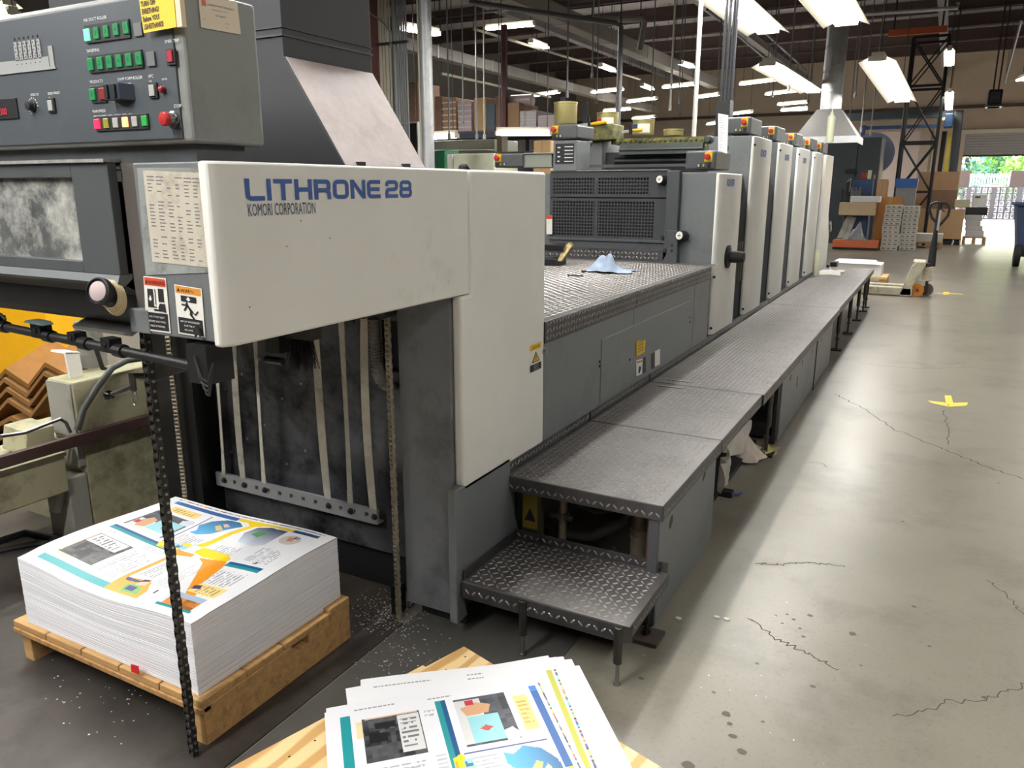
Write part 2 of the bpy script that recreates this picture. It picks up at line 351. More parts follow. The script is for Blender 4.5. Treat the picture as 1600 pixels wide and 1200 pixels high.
m = MB(); m.cyl((-1.50, 1.97, 1.075), (-1.50, 1.92, 1.075), .026, 16); m.cyl((-1.50, 1.92, 1.075), (-1.50, 1.915, 1.075), .018, 16); m.build('guide_wheel', black, dl)
# sheet brush and sensor block hanging behind the front cover
q = PY(432, 545, 1.5); m = MB(); m.box(q.x - .03, q.x + .02, 1.49, 1.53, q.z - .01, 1.16); m.cyl((q.x - .03, 1.49, q.z - .03), (q.x + .03, 1.49, q.z - .03), .010, 10); m.build('sensor_block', black, dl)
m = MB()
for i in range(90):
    x = q.x + .03 + rnd.random() * .07; m.tube([(x, 1.52 + rnd.random() * .02, q.z + .05), (x + rnd.uniform(-.01, .03), 1.52 + rnd.uniform(-.02, .03), q.z - .035 - rnd.random() * .02)], [.0016, .0006], 4)
m.build('brush_bristles', blk_oil, dl, kind='stuff')
m = MB(); m.box(q.x + .02, q.x + .115, 1.51, 1.55, q.z + .03, q.z + .075); m.build('brush_holder', steel_dk, dl)
# front face: information panel, strip, window door
YF = 1.105
m = MB(); m.box(-1.492, -1.264, YF, YF + .05, 1.137, 1.497); fp = m.build('front_panel', gray, dl, bevel=.003)
m = MB(); m.box(-1.556, -1.492, YF + .018, YF + .06, 1.165, 1.497); m.build('front_strip', mat('warm_grey_strip', (92, 86, 82), .5, var=.1, scale=5), dl)
m = MB(); m.box(-1.556, -1.492, YF - .004, YF + .05, 1.137, 1.19); m.build('strip_foot', gray, dl, bevel=.003)
wx, wz0, wz1 = -1.683, 1.288, 1.468; dx0 = -2.35
m = MB(); m.box(wx, -1.558, YF - .012, YF + .01, 1.262, 1.499); m.box(dx0, wx, YF - .012, YF + .01, wz1, 1.499); m.box(dx0, wx, YF - .012, YF + .01, 1.262, wz0); m.box(dx0, dx0 + .05, YF - .012, YF + .01, wz0, wz1)
dr = m.build('front_door', gray_dk, dl, bevel=.002)
m = MB(); m.box(dx0 + .05, wx, YF + .002, YF + .007, wz0, wz1); m.build('window_pane', glass, dr)
m = MB(); m.box(dx0, -1.556, YF - .02, YF + .03, 1.499, 1.506); m.build('top_lip', mat('worn_bright_edge', (168, 168, 164), .4, metal=.4, var=.3, scale=30), dl)
m = MB(); m.prism([(dx0, YF - .014, 1.262), (dx0, YF - .02, 1.245), (dx0, YF - .004, 1.236), (dx0, YF + .03, 1.262)], (-1.558 - dx0, 0, 0)); m.build('door_sill', gray, dl, smooth=True)
m = MB(); pr = [(YF - .004, 1.24), (YF + .02, 1.225), (YF + .05, 1.2), (YF + .08, 1.165), (YF + .09, 1.13)]
for i in range(4): m.face([(dx0, *pr[i]), (-1.556, *pr[i]), (-1.556, *pr[i + 1]), (dx0, *pr[i + 1])])
m.build('curved_underpanel', gray_dk, dl, smooth='all')
m = MB(); a = PY(112, 508, 1.2); m.obox((-1.75, 1.19, 1.125), (.11, 0, 0), (0, .03, .012), (0, -.001, .004)); m.build('sheet_baffle', steel, dl)
# the plastic-covered data sheet and two warning stickers on the front panel
def fq(y, pts): return [(PY(*p, y).x, y, PY(*p, y).z) for p in pts]
m = MB(); m.face(fq(YF - .0015, [(228, 430), (326, 426), (318, 262), (214, 262)])); m.build('clear_sleeve', mat('cloudy_sleeve', (146, 150, 148), .25, var=.2, scale=4, dirt=(60, 66, 68), dirt_amt=.42, dirt_scale=7), fp)
dsheet = MB(); D = fq(YF - .0025, [(238, 409), (325, 418), (314, 270), (223, 266)]); dsheet.face(D)
ds = dsheet.build('data_sheet', mat('aged_sheet', (190, 183, 168), .5, var=.08, scale=4, dirt=(128, 122, 112), dirt_amt=.4, dirt_scale=9), fp)
def bil(D, u, v): a, b, c, d = [V(p) for p in D]; return (a * (1 - u) + b * u) * (1 - v) + (d * (1 - u) + c * u) * v
m = MB()
for r in range(24):
    v = .93 - r * .038
    if r in (6, 16): continue
    for (u0, u1) in ((.06, .16), (.22, .33), (.4, .5), (.55, .64), (.7, .8), (.85, .94)):
        if rnd.random() < .2: continue
        u1 -= rnd.random() * .04
        if r < 2: u1 = u0 + .13
        m.face([bil(D, u0, v) - EY * .0004, bil(D, u1, v) - EY * .0004, bil(D, u1, v + .013) - EY * .0004, bil(D, u0, v + .013) - EY * .0004])
m.build('printed_lines', mat('faded_print', (128, 124, 128), .6), ds, kind='stuff')
def sticker(pts, head, lines, kind):
    D = fq(YF - .002, pts); mb = MB(); mb.face(D); lb = mb.build('warning_label', lab_w, fp); e = EY * -.0005
    def q(u0, u1, v0, v1, mt, nm, k=1):
        mb = MB(); mb.face([bil(D, u0, v0) + e * k, bil(D, u1, v0) + e * k, bil(D, u1, v1) + e * k, bil(D, u0, v1) + e * k]); return mb.build(nm, mt, lb)
    def poly(P, mt, nm, k=2):
        mb = MB()
        for pl in P: mb.face([bil(D, u, v) + e * k for (u, v) in pl])
        return mb.build(nm, mt, lb)
    q(.04, .96, .84, .98, head, 'label_header'); q(.05, .95, .03, .35, ink_k, 'label_footer')
    xd = (bil(D, 1, .9) - bil(D, 0, .9)); w = xd.length; h = (bil(D, .5, 1) - bil(D, .5, 0)).length
    poly([[(.1, .87), (.2, .87), (.15, .95)]], ink_k, 'warning_triangle')
    text('WARNING', .1 * h, bil(D, .23, .865) + e * 3, xd, EZ, ink_k, lb, sx=.68 * w / (.1 * h * 4.35))
    for i, s_ in enumerate(lines): text(s_, .05 * h, bil(D, .5, .26 - .085 * i) + e * 3, xd, EZ, ink_w, lb, align='CENTER', sx=min(1, .8 * w / (.05 * h * .62 * len(s_))))
    if kind == 'foot':
        poly([[(.15, .46), (.4, .46), (.4, .78), (.15, .78)], [(.47, .5), (.5, .5), (.5, .78), (.47, .78)], [(.62, .56), (.85, .56), (.85, .8), (.62, .8)], [(.15, .445), (.52, .445), (.52, .465), (.15, .465)], [(.4, .385), (.72, .385), (.72, .42), (.4, .42)],
              [(.62, .4), (.9, .37), (.88, .53), (.66, .53), (.58, .45)]], ink_k, 'crush_pictogram')
        poly([[(.25, .6), (.3, .6), (.3, .66), (.25, .66)], [(.2, .61), (.35, .61), (.275, .55)]], ink_w, 'arrow_mark', 3)
    else:
        poly([[(.22, .68), (.78, .68), (.78, .8), (.22, .8)], arc(.42, .64, .035, 0, 330, 9), [(.22, .60), (.42, .6), (.42, .63), (.22, .63)], [(.28, .5), (.34, .49), (.46, .6), (.4, .62)], [(.38, .63), (.46, .63), (.64, .5), (.52, .5)], [(.52, .5), (.62, .52), (.6, .42), (.7, .36), (.64, .34), (.5, .42)], [(.58, .52), (.7, .46), (.8, .53), (.84, .51), (.72, .42), (.56, .5)]], ink_k, 'running_figure')
        poly([[(.46, .735), (.54, .735), (.54, .78), (.46, .78)], [(.4, .745), (.6, .745), (.5, .7)]], ink_w, 'arrow_mark', 3)
    return lb
sticker([(229, 516), (267, 521), (259, 435), (224, 431)], lab_r, ['RISK OF FOOT INJURY', 'KEEP FEET AWAY WHEN', 'TABLE IS MOVING'], 'foot')
st2 = sticker([(279, 521), (321, 528), (315, 451), (272, 444)], lab_o, ['KEEP OUT WHILE DELIVERY', 'STOP THE UNIT', 'OR LOWERING'], 'run')
c0 = PY(309, 515, YF - .004); m = MB()                     # lifted corner of the second sticker
for i in range(6):
    a0, a1 = i * .5, (i + 1) * .5
    A = [c0 + V((.012 * math.sin(t) * .8 + k * .006, -.002 - .006 * (1 - math.cos(t)), .016 * math.sin(t) * .8 - k * .018)) for t in (a0, a1) for k in (0, 1)]
    m.face([A[0], A[1], A[3], A[2]])
m.build('peeled_corner', ink_k, st2)
# cord reel hooked on the strip
rl = thing('cord_reel', 'black round reel with pinkish disc and coiled beige cord hanging on grey front', 'reel', (-1.53, 1.07, 1.2))
c = PY(153, 455, 1.045); vd = ray(158, 455).normalized(); ax = -(vd * .80 + RT * .56 - UP * .08).normalized()
m = MB(); m.lathe(c - ax * .045, ax, [(.019, -.01), (.022, 0), (.022, .03), (.029, .032), (.030, .046), (.027, .048), (.027, .044), (.001, .044)], 28); m.build('spool', rubber, rl, smooth=True)
m = MB(); m.lathe(c - ax * .001, ax, [(.0215, 0), (.0215, .002), (.020, .003), (.001, .003)], 28); m.build('disc', pink_p, rl, smooth=True)
m = MB(); u = ax.cross(EZ).normalized(); cc = c - ax * .034
for k in range(5):
    P = [cc - ax * (.004 * k - .004) + u * math.cos(t) * (.025 + .001 * k) + EZ * (math.sin(t) * (.031 + .0015 * k) - .004 - .0015 * k) for t in [2 * math.pi * i / 24 for i in range(24)]]
    m.tube(P, .0028, 6, closed=True)
m.build('cord', skin_k, rl, smooth=True)
# black guide bar with clamp blocks under the front, lever with ball knob
A, B = PZ(-20, 505, 1.075), PZ(335, 578, 1.075)
m = MB(); m.cyl(A, B, .0115, 14); gb = m.build('guide_bar', black, dl, smooth=True)
d = (B - A).normalized(); s_ = d.cross(EZ)
for t, kk in ((.06, 1), (.30, 1.15), (.47, .8), (.62, .9)):
    c = A.lerp(B, t); m = MB(); m.obox(c + EZ * .012, d * .022 * kk, s_ * .016, EZ * .017 * kk); m.cyl(c + d * .03 - d * .012, c + d * .055, .0165, 12); m.lathe(c - s_ * -.016 + EZ * .012, s_, [(.007, 0), (.007, .004), (.003, .004)], 10); m.build('clamp_block', blk_oil, gb, bevel=.002)
c = A.lerp(B, .32); m = MB(); m.prism([c + EZ * .034 - d * .045, c + EZ * .034 + d * .05, c + EZ * .041 + d * .035, c + EZ * .041 - d * .03], s_ * .03); m.build('sensor_cap', mat('teal_grey_plastic', (86, 104, 104), .4), gb)
c = A.lerp(B, .03); m = MB(); m.obox(c + EZ * .055 - d * .02, (d * .04 + EZ * .03), s_ * .014, (EZ * .016 - d * .01)); m.build('chrome_bracket', steel, gb, bevel=.002)
m = MB(); m.tube([c + EZ * .03 + d * .0, c + EZ * .034 + d * .06, c + EZ * .022 + d * .085], .004, 8); m.build('hook_rod', steel, gb)
m = MB(); c = A.lerp(B, .97); m.box(c.x - .03, c.x + .03, c.y - .02, c.y + .05, 1.045, 1.128); m.build('bar_mount', black, dl)
m = MB()
for k in range(4): m.tube([c + V((.0, -.024, .03)), c + V((.015 + .006 * k, -.03, -.01 - .012 * k)), c + V((.04, -.03, -.02 - .01 * k)), c + V((.05, -.02, .02))], .0028, 6)
m.build('loose_wires', rubber, dl, smooth=True)
k0, k1 = PY(170, 618, 1.2), PY(208, 603, 1.22); k2 = PY(228, 590, 1.26); k3 = PY(325, 558, 1.3)
lv = MB(); lv.tube([k0, k1], [.006, .009], 10); lv.tube([k1 + EZ * -.012, k1 + EZ * .025, k2], [.008, .011, .012], 10)
lv = lv.build('lever', steel_dk, dl, smooth=True)
m = MB(); m.ball(k0, .0135, 16); m.build('ball_knob', mat('glossy_black', (12, 12, 14), .12), lv, smooth='all')
m = MB(); m.obox((k2 + k3) / 2, (k3 - k2) / 2, (0, .006, 0), (0, 0, .016)); m.build('lever_arm', steel_dk, lv)
m = MB(); m.tube([k1 + V((0, 0, -.015)) + V((.009 * math.cos(t), 0, -.018 + .018 * math.sin(t))) for t in [2 * math.pi * i / 14 for i in range(14)]], .0022, 6, closed=True); m.build('split_ring', steel, lv)

# ------------------------------------------------------------------ control console on top
cs = thing('control_console', 'grey press control console with rows of green and lit buttons above the front', 'control panel', (-1.7, 1.2, 1.5))
cx1, cy0, cy1, cz0, cz1 = -1.296, 1.10, 1.288, 1.532, 1.812
m = MB(); m.box(-2.45, cx1, cy0, cy1, cz0, cz1); body = m.build('housing', mat('console_shell', (132, 134, 132), .42, var=.05, scale=4, dirt=(112, 113, 111), dirt_amt=.38), cs, bevel=.009, seg=3)
m = MB(); m.box(-2.45, cx1 - .026, cy0 - .004, cy0 + .01, cz0 + .008, cz1 - .012); m.build('face_plate', mat('console_face', (74, 80, 86), .42, var=.05, scale=4, dirt=(68, 72, 76), dirt_amt=.4), cs, bevel=.002)
m = MB(); m.box(-2.45, -1.32, 1.125, 1.25, 1.495, cz0 + .005); m.build('neck', gray_dk, cs)
YC = cy0 - .004
def cb(p0, p1, m_, nm, par, d=.004, y=YC, bevel=.0006):
    a, b = PY(*p0, y), PY(*p1, y); mb = MB(); mb.box(min(a.x, b.x), max(a.x, b.x), y - d, y + .001, min(a.z, b.z), max(a.z, b.z)); return mb.build(nm, m_, par, bevel=bevel)
frame_k = mat('switch_bezel', (44, 46, 48), .4); blank_m = mat('blank_key', (104, 106, 108), .45)
def row(px0, py0, px1, py1, h, n, cols, w, blank=False):
    """a bezel of n keys from (px0,py0) to (px1,py1), centres on that line"""
    L0, R0 = PY(px0, py0, YC), PY(px1, py1, YC); dep = (L0 - CC).dot(FW); hh = h / 2 * dep / FPX
    mb = MB(); mb.box(L0.x - .008, R0.x + .008, YC - .0035, YC, min(L0.z, R0.z) - hh - .003, max(L0.z, R0.z) + hh + .003); bz = mb.build('switch_bezel', frame_k, cs, bevel=.0008)
    for i in range(n):
        t = i / max(1, n - 1); c = L0.lerp(R0, t); mb = MB(); ww = w / 2 / FPX * dep * 1.12; mb.box(c.x - ww, c.x + ww, YC - .0065, YC - .002, c.z - hh * .86, c.z + hh * .86)
        k = mb.build('push_button', cols[i], bz, bevel=.0012)
        if cols[i] in (grn_p, grn_l): text('12345C'[i % 6], .010, (c.x, YC - .007, c.z - .003), EX, EZ, ink_k, bz, align='CENTER')
    return bz
row(139, 55, 200, 44, 20, 5, [grn_l, grn_p, grn_p, grn_p, grn_p], 11)
row(145, 101, 220, 92, 21, 6, [grn_p] * 6, 12)
row(148, 148, 163, 147, 20, 2, [grn_p, red_d], 12)
row(155, 194, 229, 189, 17, 6, [red_l, yel_d, wht_d, amb_l, wht_d, mat('bright_green_key', (52, 158, 74), .3, emit=.1)], 11)
cb((210, 37), (225, 56), blank_m, 'blank_key', cs); cb((230, 82), (245, 103), blank_m, 'blank_key', cs)
bz = cb((261, 77), (277, 101), frame_k, 'switch_bezel', cs); cb((264, 80), (274, 97), mat('red_key', (164, 42, 58), .35), 'rocker_key', bz, d=.007)
bz = cb((233, 130), (249, 153), frame_k, 'switch_bezel', cs); cb((236, 133), (246, 150), wht_d, 'rocker_key', bz, d=.007)
bz = cb((75, 154), (89, 176), frame_k, 'switch_bezel', cs); cb((78, 157), (87, 173), wht_d, 'rocker_key', bz, d=.007)
a, b = PY(176, 133, YC), PY(205, 156, YC)
m = MB(); m.prism([(a.x, YC - .022, b.z), (b.x - .004, YC - .022, b.z), (b.x + .014, YC, b.z - .002), (a.x, YC, b.z)], (0, 0, a.z - b.z)); gd = m.build('switch_guard', mat('navy_guard', (48, 54, 66), .4), cs, bevel=.001)
for q in (.12, .56):
    xx = a.x + (b.x - a.x) * q; m = MB(); m.box(xx, xx + .010, YC - .026, YC - .021, b.z + .004, a.z - .003); m.build('rocker_key', black, gd)
c = PY(256, 140, YC); m = MB(); m.lathe((c.x, YC, c.z), -EY, [(.0065, 0), (.0065, .008), (.005, .010), (.001, .011)], 16); m.build('pilot_lamp', red_d, cs, smooth=True)
c = PY(272, 187, YC); m = MB(); m.lathe((c.x, YC, c.z), -EY, [(.0165, 0), (.0165, .004), (.012, .005), (.0115, .018)], 24); sb = m.build('stop_button_collar', mat('chrome_collar', (150, 150, 150), .2, metal=1), cs, smooth=True)
m = MB(); m.lathe((c.x, YC - .016, c.z), -EY, [(.0125, 0), (.0135, .004), (.0135, .008), (.011, .011), (.001, .012)], 24); m.build('stop_button', red_p, sb, smooth=True)
c = PY(52, 166, YC); m = MB(); m.lathe((c.x, YC, c.z), -EY, [(.012, 0), (.012, .003), (.010, .004), (.009, .014), (.001, .015)], 20); m.build('speed_knob', rubber, cs, smooth=True)
m = MB()
for i in range(11):
    t = math.radians(-210 + i * 24 - 30); m.box(c.x + .017 * math.cos(t) - .0012, c.x + .017 * math.cos(t) + .0012, YC - .001, YC, c.z - .017 * math.sin(t) - .0012, c.z - .017 * math.sin(t) + .0012)
m.build('dial_marks', ink_w, cs, kind='stuff')
dp = cb((-20, 157), (31, 185), black, 'digit_display', cs, d=.003)
c = PY(1, 180, YC - .004); text('300', .021, (c.x, YC - .0045, c.z), EX, EZ, led_m, dp, sx=.85)
# relief diagram of the press on the left of the face
mm = mat('mimic_silver', (150, 152, 152), .45); q0, q1 = PY(-30, 118, YC), PY(90, 118, YC)
m = MB(); m.box(q0.x, q1.x, YC - .003, YC, q0.z - .004, q0.z + .001); m.box(q0.x, q1.x - .02, YC - .002, YC, q0.z, q0.z + .022); m.box(q1.x - .018, q1.x - .003, YC - .002, YC, q0.z, q0.z + .042)
for i in range(6):
    xx = q1.x - .055 - i * .0165; m.box(xx, xx + .0115, YC - .002, YC, q0.z + .02, q0.z + .058)
mi = m.build('press_diagram', mm, cs)
m = MB()
for i in range(6):
    xx = q1.x - .055 - i * .0165
    for (dx_, dz) in ((.002, .052), (.006, .045), (.003, .037), (.008, .030), (.005, .025)): m.box(xx + dx_, xx + dx_ + .0022, YC - .0026, YC - .0019, q0.z + dz, q0.z + dz + .0025)
    m.box(xx + .003, xx + .0055, YC - .0012, YC, q0.z + .062, q0.z + .067); m.box(xx + .003, xx + .005, YC - .0026, YC - .0019, q0.z + .012, q0.z + .014)
m.build('diagram_marks', ink_k, mi, kind='stuff')
for (s_, px, py, sz) in (('INK DUCT ROLLER', 131, 32, .0085), ('SWEEPING', 136, 80, .0085), ('PRODUCTS', 141, 128, .0080), ('COUNT  STOP', 141, 135, .0045), ('DAMP FORM ROLLER', 184, 124, .0080), ('ALL ON   ALL OFF', 186, 131, .0045), ('APC', 232, 119, .0080), ('ON', 233, 126, .005), ('ERROR', 253, 123, .005), ('EMER. TRIP', 258, 65, .0080), ('STOP', 272, 166, .0088), ('MAIN PRESS', 145, 174, .0080), ('PRESS UP  REVERSE    INCH     SLOWLY    STOP     FEED', 147, 181, .0050), ('SPEED SET', 48, 148, .0070), ('SPEED PRESET', 75, 146, .0070), ('ON', 76, 152, .0045)):
    c = PY(px, py, YC); text(s_, sz, (c.x, YC - .0008, c.z - .003), EX, EZ, ink_w, cs)
# notes stuck to the console
yn = thing('sticky_note', 'yellow handwritten note taped to the top of the grey console', 'note', tuple(PY(245, 25, YC)))
a, b = PY(214, -40, YC - .012), PY(283, 44, YC - .012)
m = MB(); nx = (a.x, b.x); m.prism([(a.x + .002, YC - .011, b.z), (b.x - .012, YC - .011, b.z + .003), (b.x - .012, YC - .011, a.z), (a.x - .004, YC - .011, a.z)], (0, -.0015, 0)); m.build('note_sheet', mat('note_yellow', (232, 196, 66), .7, var=.05, scale=20), yn)
m = MB(); m.box(b.x - .013, b.x + .002, YC - .011, YC - .0005, b.z + .003, a.z); m.build('note_backing', mat('pale_card', (226, 206, 180), .7), yn)
for i, s_ in enumerate(['TURN OFF', 'EVRETHING!', 'Before YOU!', 'LEAVE!THANKS!']):
    text(s_, .0128, (a.x + .003 + .0008 * i, YC - .0132, b.z + .006 + .0133 * (3 - i)), V((1, 0, .03)), V((-.03, 0, 1)), mat('marker_ink', (48, 48, 50), .6) if i == 0 else bpy.data.materials['marker_ink'], yn, sx=.6 if i == 3 else .68, bold=.0004)
bc = thing('business_card', 'cream business card stuck on the side of the grey console', 'card', (cx1, 1.18, 1.78))
D = [PX(314, 43, cx1 + .0015), PX(376, 54, cx1 + .0015), PX(370, 3, cx1 + .0015), PX(309, -6, cx1 + .0015)]
m = MB(); m.prism(D, (.001, 0, 0)); m.build('card', mat('card_cream', (222, 208, 186), .6), bc)
e = EX * .0016; yd = (D[3] - D[0]); xd = (D[1] - D[0])
m = MB(); m.face([bil(D, u, v) + e for (u, v) in ((.06, .72), (.17, .72), (.17, .9), (.06, .9))]); m.build('card_logo', mat('card_red', (206, 108, 90), .6), bc)
for (s_, u, v, k) in (('Coating & Drying Technology Inc.', .2, .76, .10), ('Rebuilding, sales and service', .3, .62, .07), ('Sales Engineer', .38, .44, .09), ('Cell', .06, .26, .07), ('Phone', .62, .24, .07), ('Fax', .62, .12, .07)):
    text(s_, k * yd.length * 1.0, bil(D, u, v) + e * 1.1, xd, yd, ink_k if k > .08 else mat('card_grey', (120, 116, 112), .6), bc, sx=.9)
# ------------------------------------------------------------------ exhaust hood behind the console
hd = thing('exhaust_hood', 'charcoal sheet-metal hood with one pale sloping face rising behind the console', 'exhaust hood', (-1.9, 1.8, 1.5))
hy0, hy1 = 1.625, 1.99
m = MB(); m.prism([(-1.365, hy0, 1.50), (-1.55, hy0, 1.778), (-1.55, hy0, 2.6), (-2.5, hy0, 2.6), (-2.5, hy0, 1.50)], (0, hy1 - hy0, 0)); m.build('duct_body', hood_dk, hd, bevel=.002)
n = V((.278, 0, .185)).normalized(); m = MB(); m.prism([V((-1.368, hy0 + .004, 1.502)) + n * .0005, V((-1.368, hy1 - .004, 1.502)) + n * .0005, V((-1.548, hy1 - .004, 1.774)) + n * .0005, V((-1.548, hy0 + .004, 1.774)) + n * .0005], n * .002); m.build('sloping_sheet', hood_pk, hd)
m = MB(); m.box(-2.5, -1.546, hy0 - .005, hy1 + .003, 1.825, 1.829); m.box(-2.5, -1.546, hy0 - .004, hy1 + .003, 1.845, 1.847); m.build('flange_seam', gray_dk, hd)
m = MB()
for y in (hy0 + .05, hy0 + .25): m.box(-1.372, -1.352, y, y + .018, 1.498, 1.512)
m.build('clip', black, hd)
# ------------------------------------------------------------------ building shell
FX0, FX1, FY0, FY1, FZ = -16.0, 7.0, -7.0, 36.0, 6.4
fl = mat('polished_concrete', (126, 121, 110), .34, var=.12, scale=1.3, dirt=(100, 95, 86), dirt_amt=.42, dirt_scale=1.7, rvar=.07)
n_ = fl.node_tree; b_ = n_.nodes['Principled BSDF']     # fine speckle and worn blotches in the gloss
tc = n_.nodes.new('ShaderNodeTexCoord'); w1 = n_.nodes.new('ShaderNodeTexNoise'); w1.inputs['Scale'].default_value = 75; w1.inputs['Detail'].default_value = 5
n_.links.new(tc.outputs['Object'], w1.inputs[0]); r1 = n_.nodes.new('ShaderNodeValToRGB'); r1.color_ramp.elements[0].position = .34; r1.color_ramp.elements[1].position = .44
r1.color_ramp.elements[0].color = (.62, .6, .57, 1); r1.color_ramp.elements[1].color = (1, 1, 1, 1); n_.links.new(w1.outputs[0], r1.inputs[0])
mu = n_.nodes.new('ShaderNodeMix'); mu.data_type = 'RGBA'; mu.blend_type = 'MULTIPLY'; mu.inputs[0].default_value = .3
src = b_.inputs['Base Color'].links[0].from_socket; n_.links.new(src, mu.inputs[6]); n_.links.new(r1.outputs[0], mu.inputs[7]); n_.links.new(mu.outputs[2], b_.inputs['Base Color'])
m = MB(); m.box(FX0, FX1, FY0, FY1 + .02, -.12, 0); floor = structure(m, 'floor', fl)
# cracks and saw joints in the slab
crk = mat('crack_dark', (62, 58, 52), .8)
def ribbon(mb, pts, w, z=.0006):
    for a, b in zip(pts, pts[1:]):
        a, b = V(a), V(b); d = (b - a).normalized(); s_ = V((-d.y, d.x, 0)) * w / 2; mb.face([(a - s_).to_tuple()[:2] + (z,), (b - s_).to_tuple()[:2] + (z,), (b + s_).to_tuple()[:2] + (z,), (a + s_).to_tuple()[:2] + (z,)])
def crack(pxs, w=.006, jit=.012, nn=10):
    P = [PZ(*p, 0) for p in pxs]; out = []
    for a, b in zip(P, P[1:]):
        for i in range(nn): t = i / nn; q = a.lerp(b, t); out.append(q + V((rnd.uniform(-jit, jit), rnd.uniform(-jit, jit), 0)))
    out.append(P[-1]); mb = MB(); ribbon(mb, out, w); o = mb.build('floor_crack', crk, floor); o['kind'] = 'structure'
crack([(1305, 616), (1345, 636), (1400, 672), (1450, 692), (1500, 712), (1550, 733), (1605, 750)])
crack([(1475, 640), (1481, 668), (1482, 695)], .004)
crack([(1180, 880), (1215, 882), (1262, 878), (1320, 886)], .004); crack([(1170, 965), (1215, 1000), (1260, 1020), (1310, 1046)], .004)
crack([(1262, 722), (1285, 724), (1292, 730)], .004, .004, 5); crack([(1400, 1120), (1480, 1098), (1560, 1088), (1605, 1070)], .003); crack([(1540, 905), (1580, 935), (1605, 965)], .003)
crack([(1345, 568), (1430, 576), (1520, 574), (1605, 583)], .004)
m = MB(); m.box(-3.2, -1.46, -.4, 1.92, .0, .005); structure(m, 'pit_plate', mat('stained_steel', (70, 65, 61), .45, metal=.3, var=.3, scale=4, dirt=(44, 39, 35), dirt_amt=.45, dirt_scale=3), parent=floor)
m = MB(); m.box(-1.455, -.9, .2, 2.6, .0, .002); structure(m, 'floor_mat', mat('dark_mat', (84, 82, 78), .6, var=.12, scale=5, dirt=(64, 62, 60), dirt_amt=.4), parent=floor)  # dark rubber mat right of the pile plate
spot = MB()                                       # old drips and scuffs on the aisle
for (px, py, r) in ((1135, 1116, .016), (1140, 1131, .010), (1144, 1150, .013), (1160, 1175, .016), (1266, 962, .012), (1332, 990, .014), (1255, 995, .008), (1230, 960, .007), (1240, 968, .008), (1212, 962, .006), (1183, 1037, .008), (1115, 1082, .008), (1270, 1073, .010), (1192, 1128, .007), (1410, 815, .009), (1428, 948, .010), (1560, 755, .008), (1538, 1090, .010), (1002, 1060, .010), (1075, 1196, .02), (1250, 982, .007), (1222, 974, .006), (1345, 1040, .006), (1452, 1010, .008)):
    c = PZ(px, py, 0); n_v = 9; a0 = rnd.random() * 6
    spot.face([(c.x + r * rnd.uniform(.7, 1.1) * math.cos(a0 + 6.283 * i / n_v), c.y + r * rnd.uniform(.6, .9) * math.sin(a0 + 6.283 * i / n_v), .0007) for i in range(n_v)])
o = spot.build('floor_spots', mat('drip_dark', (84, 80, 72), .6), floor); o['kind'] = 'structure'
# walls
wall_b = mat('beige_wall', (214, 198, 180), .8, var=.04, scale=2); wall_g = mat('grey_wall', (128, 124, 122), .85, var=.06, scale=2)
DX0, DX1, DZ = PY(1497, 300, 36).x, 5.4, PY(1550, 203, 36).z
m = MB(); m.box(FX0, DX0, FY1, FY1 + .2, 0, FZ); m.box(DX0, DX1, FY1, FY1 + .2, DZ, FZ); m.box(DX1, FX1, FY1, FY1 + .2, 0, FZ); structure(m, 'wall_far', wall_b)
m = MB(); m.box(FX0 - .2, FX0, FY0, FY1, 0, FZ); structure(m, 'wall_left', wall_g)
m = MB(); m.box(FX1, FX1 + .2, FY0, FY1, 0, FZ); structure(m, 'wall_right', wall_g)
m = MB(); m.box(FX0, FX1, FY0 - .2, FY0, 0, FZ); structure(m, 'wall_back', wall_g)
# roof deck, red-brown purlins across, foil strips between
roof_m = mat('roof_deck', (172, 168, 168), .7, var=.12, scale=3, stretch=(.3, 4, 1))
m = MB(); m.box(FX0, FX1, FY0, FY1, FZ, FZ + .1); ceil_o = structure(m, 'ceiling', roof_m)
pur = mat('red_oxide_beam', (98, 80, 78), .7, var=.15, scale=3); foil = mat('foil_insulation', (176, 170, 174), .3, metal=.6, var=.2, scale=2, bump=.5, bscale=5)
purlin = None
def purl(y, z0, z1, x0=FX0, x1=FX1):
    mb = MB(); mb.box(x0, x1, y - .07, y + .07, z0, z1); mb.box(x0, x1, y - .12, y + .12, z0, z0 + .02); o = mb.build('purlin', pur, ceil_o); o['kind'] = 'structure'; return o
ys = [2.6 + i * 2.6 for i in range(13)]
for y in ys: purl(y, FZ - .34, FZ)
for i, y in enumerate(ys[4:12]):
    mb = MB(); mb.box(-1.0, 1.6, y + 1.1, y + 1.9, FZ - .03, FZ - .005); mb.box(2.0, 6.0, y + 1.1, y + 1.9, FZ - .03, FZ - .005); o = mb.build('foil_strip', foil, ceil_o); o['kind'] = 'structure'
gird = mat('grey_girder', (140, 136, 138), .6, var=.1, scale=3)
for x in (-10.2, -5.6, -.6, 3.4):
    mb = MB(); mb.box(x - .11, x + .11, FY0, FY1, FZ - .82, FZ - .79); mb.box(x - .02, x + .02, FY0, FY1, FZ - .8, FZ - .55); o = mb.build('girder', gird, ceil_o); o['kind'] = 'structure'

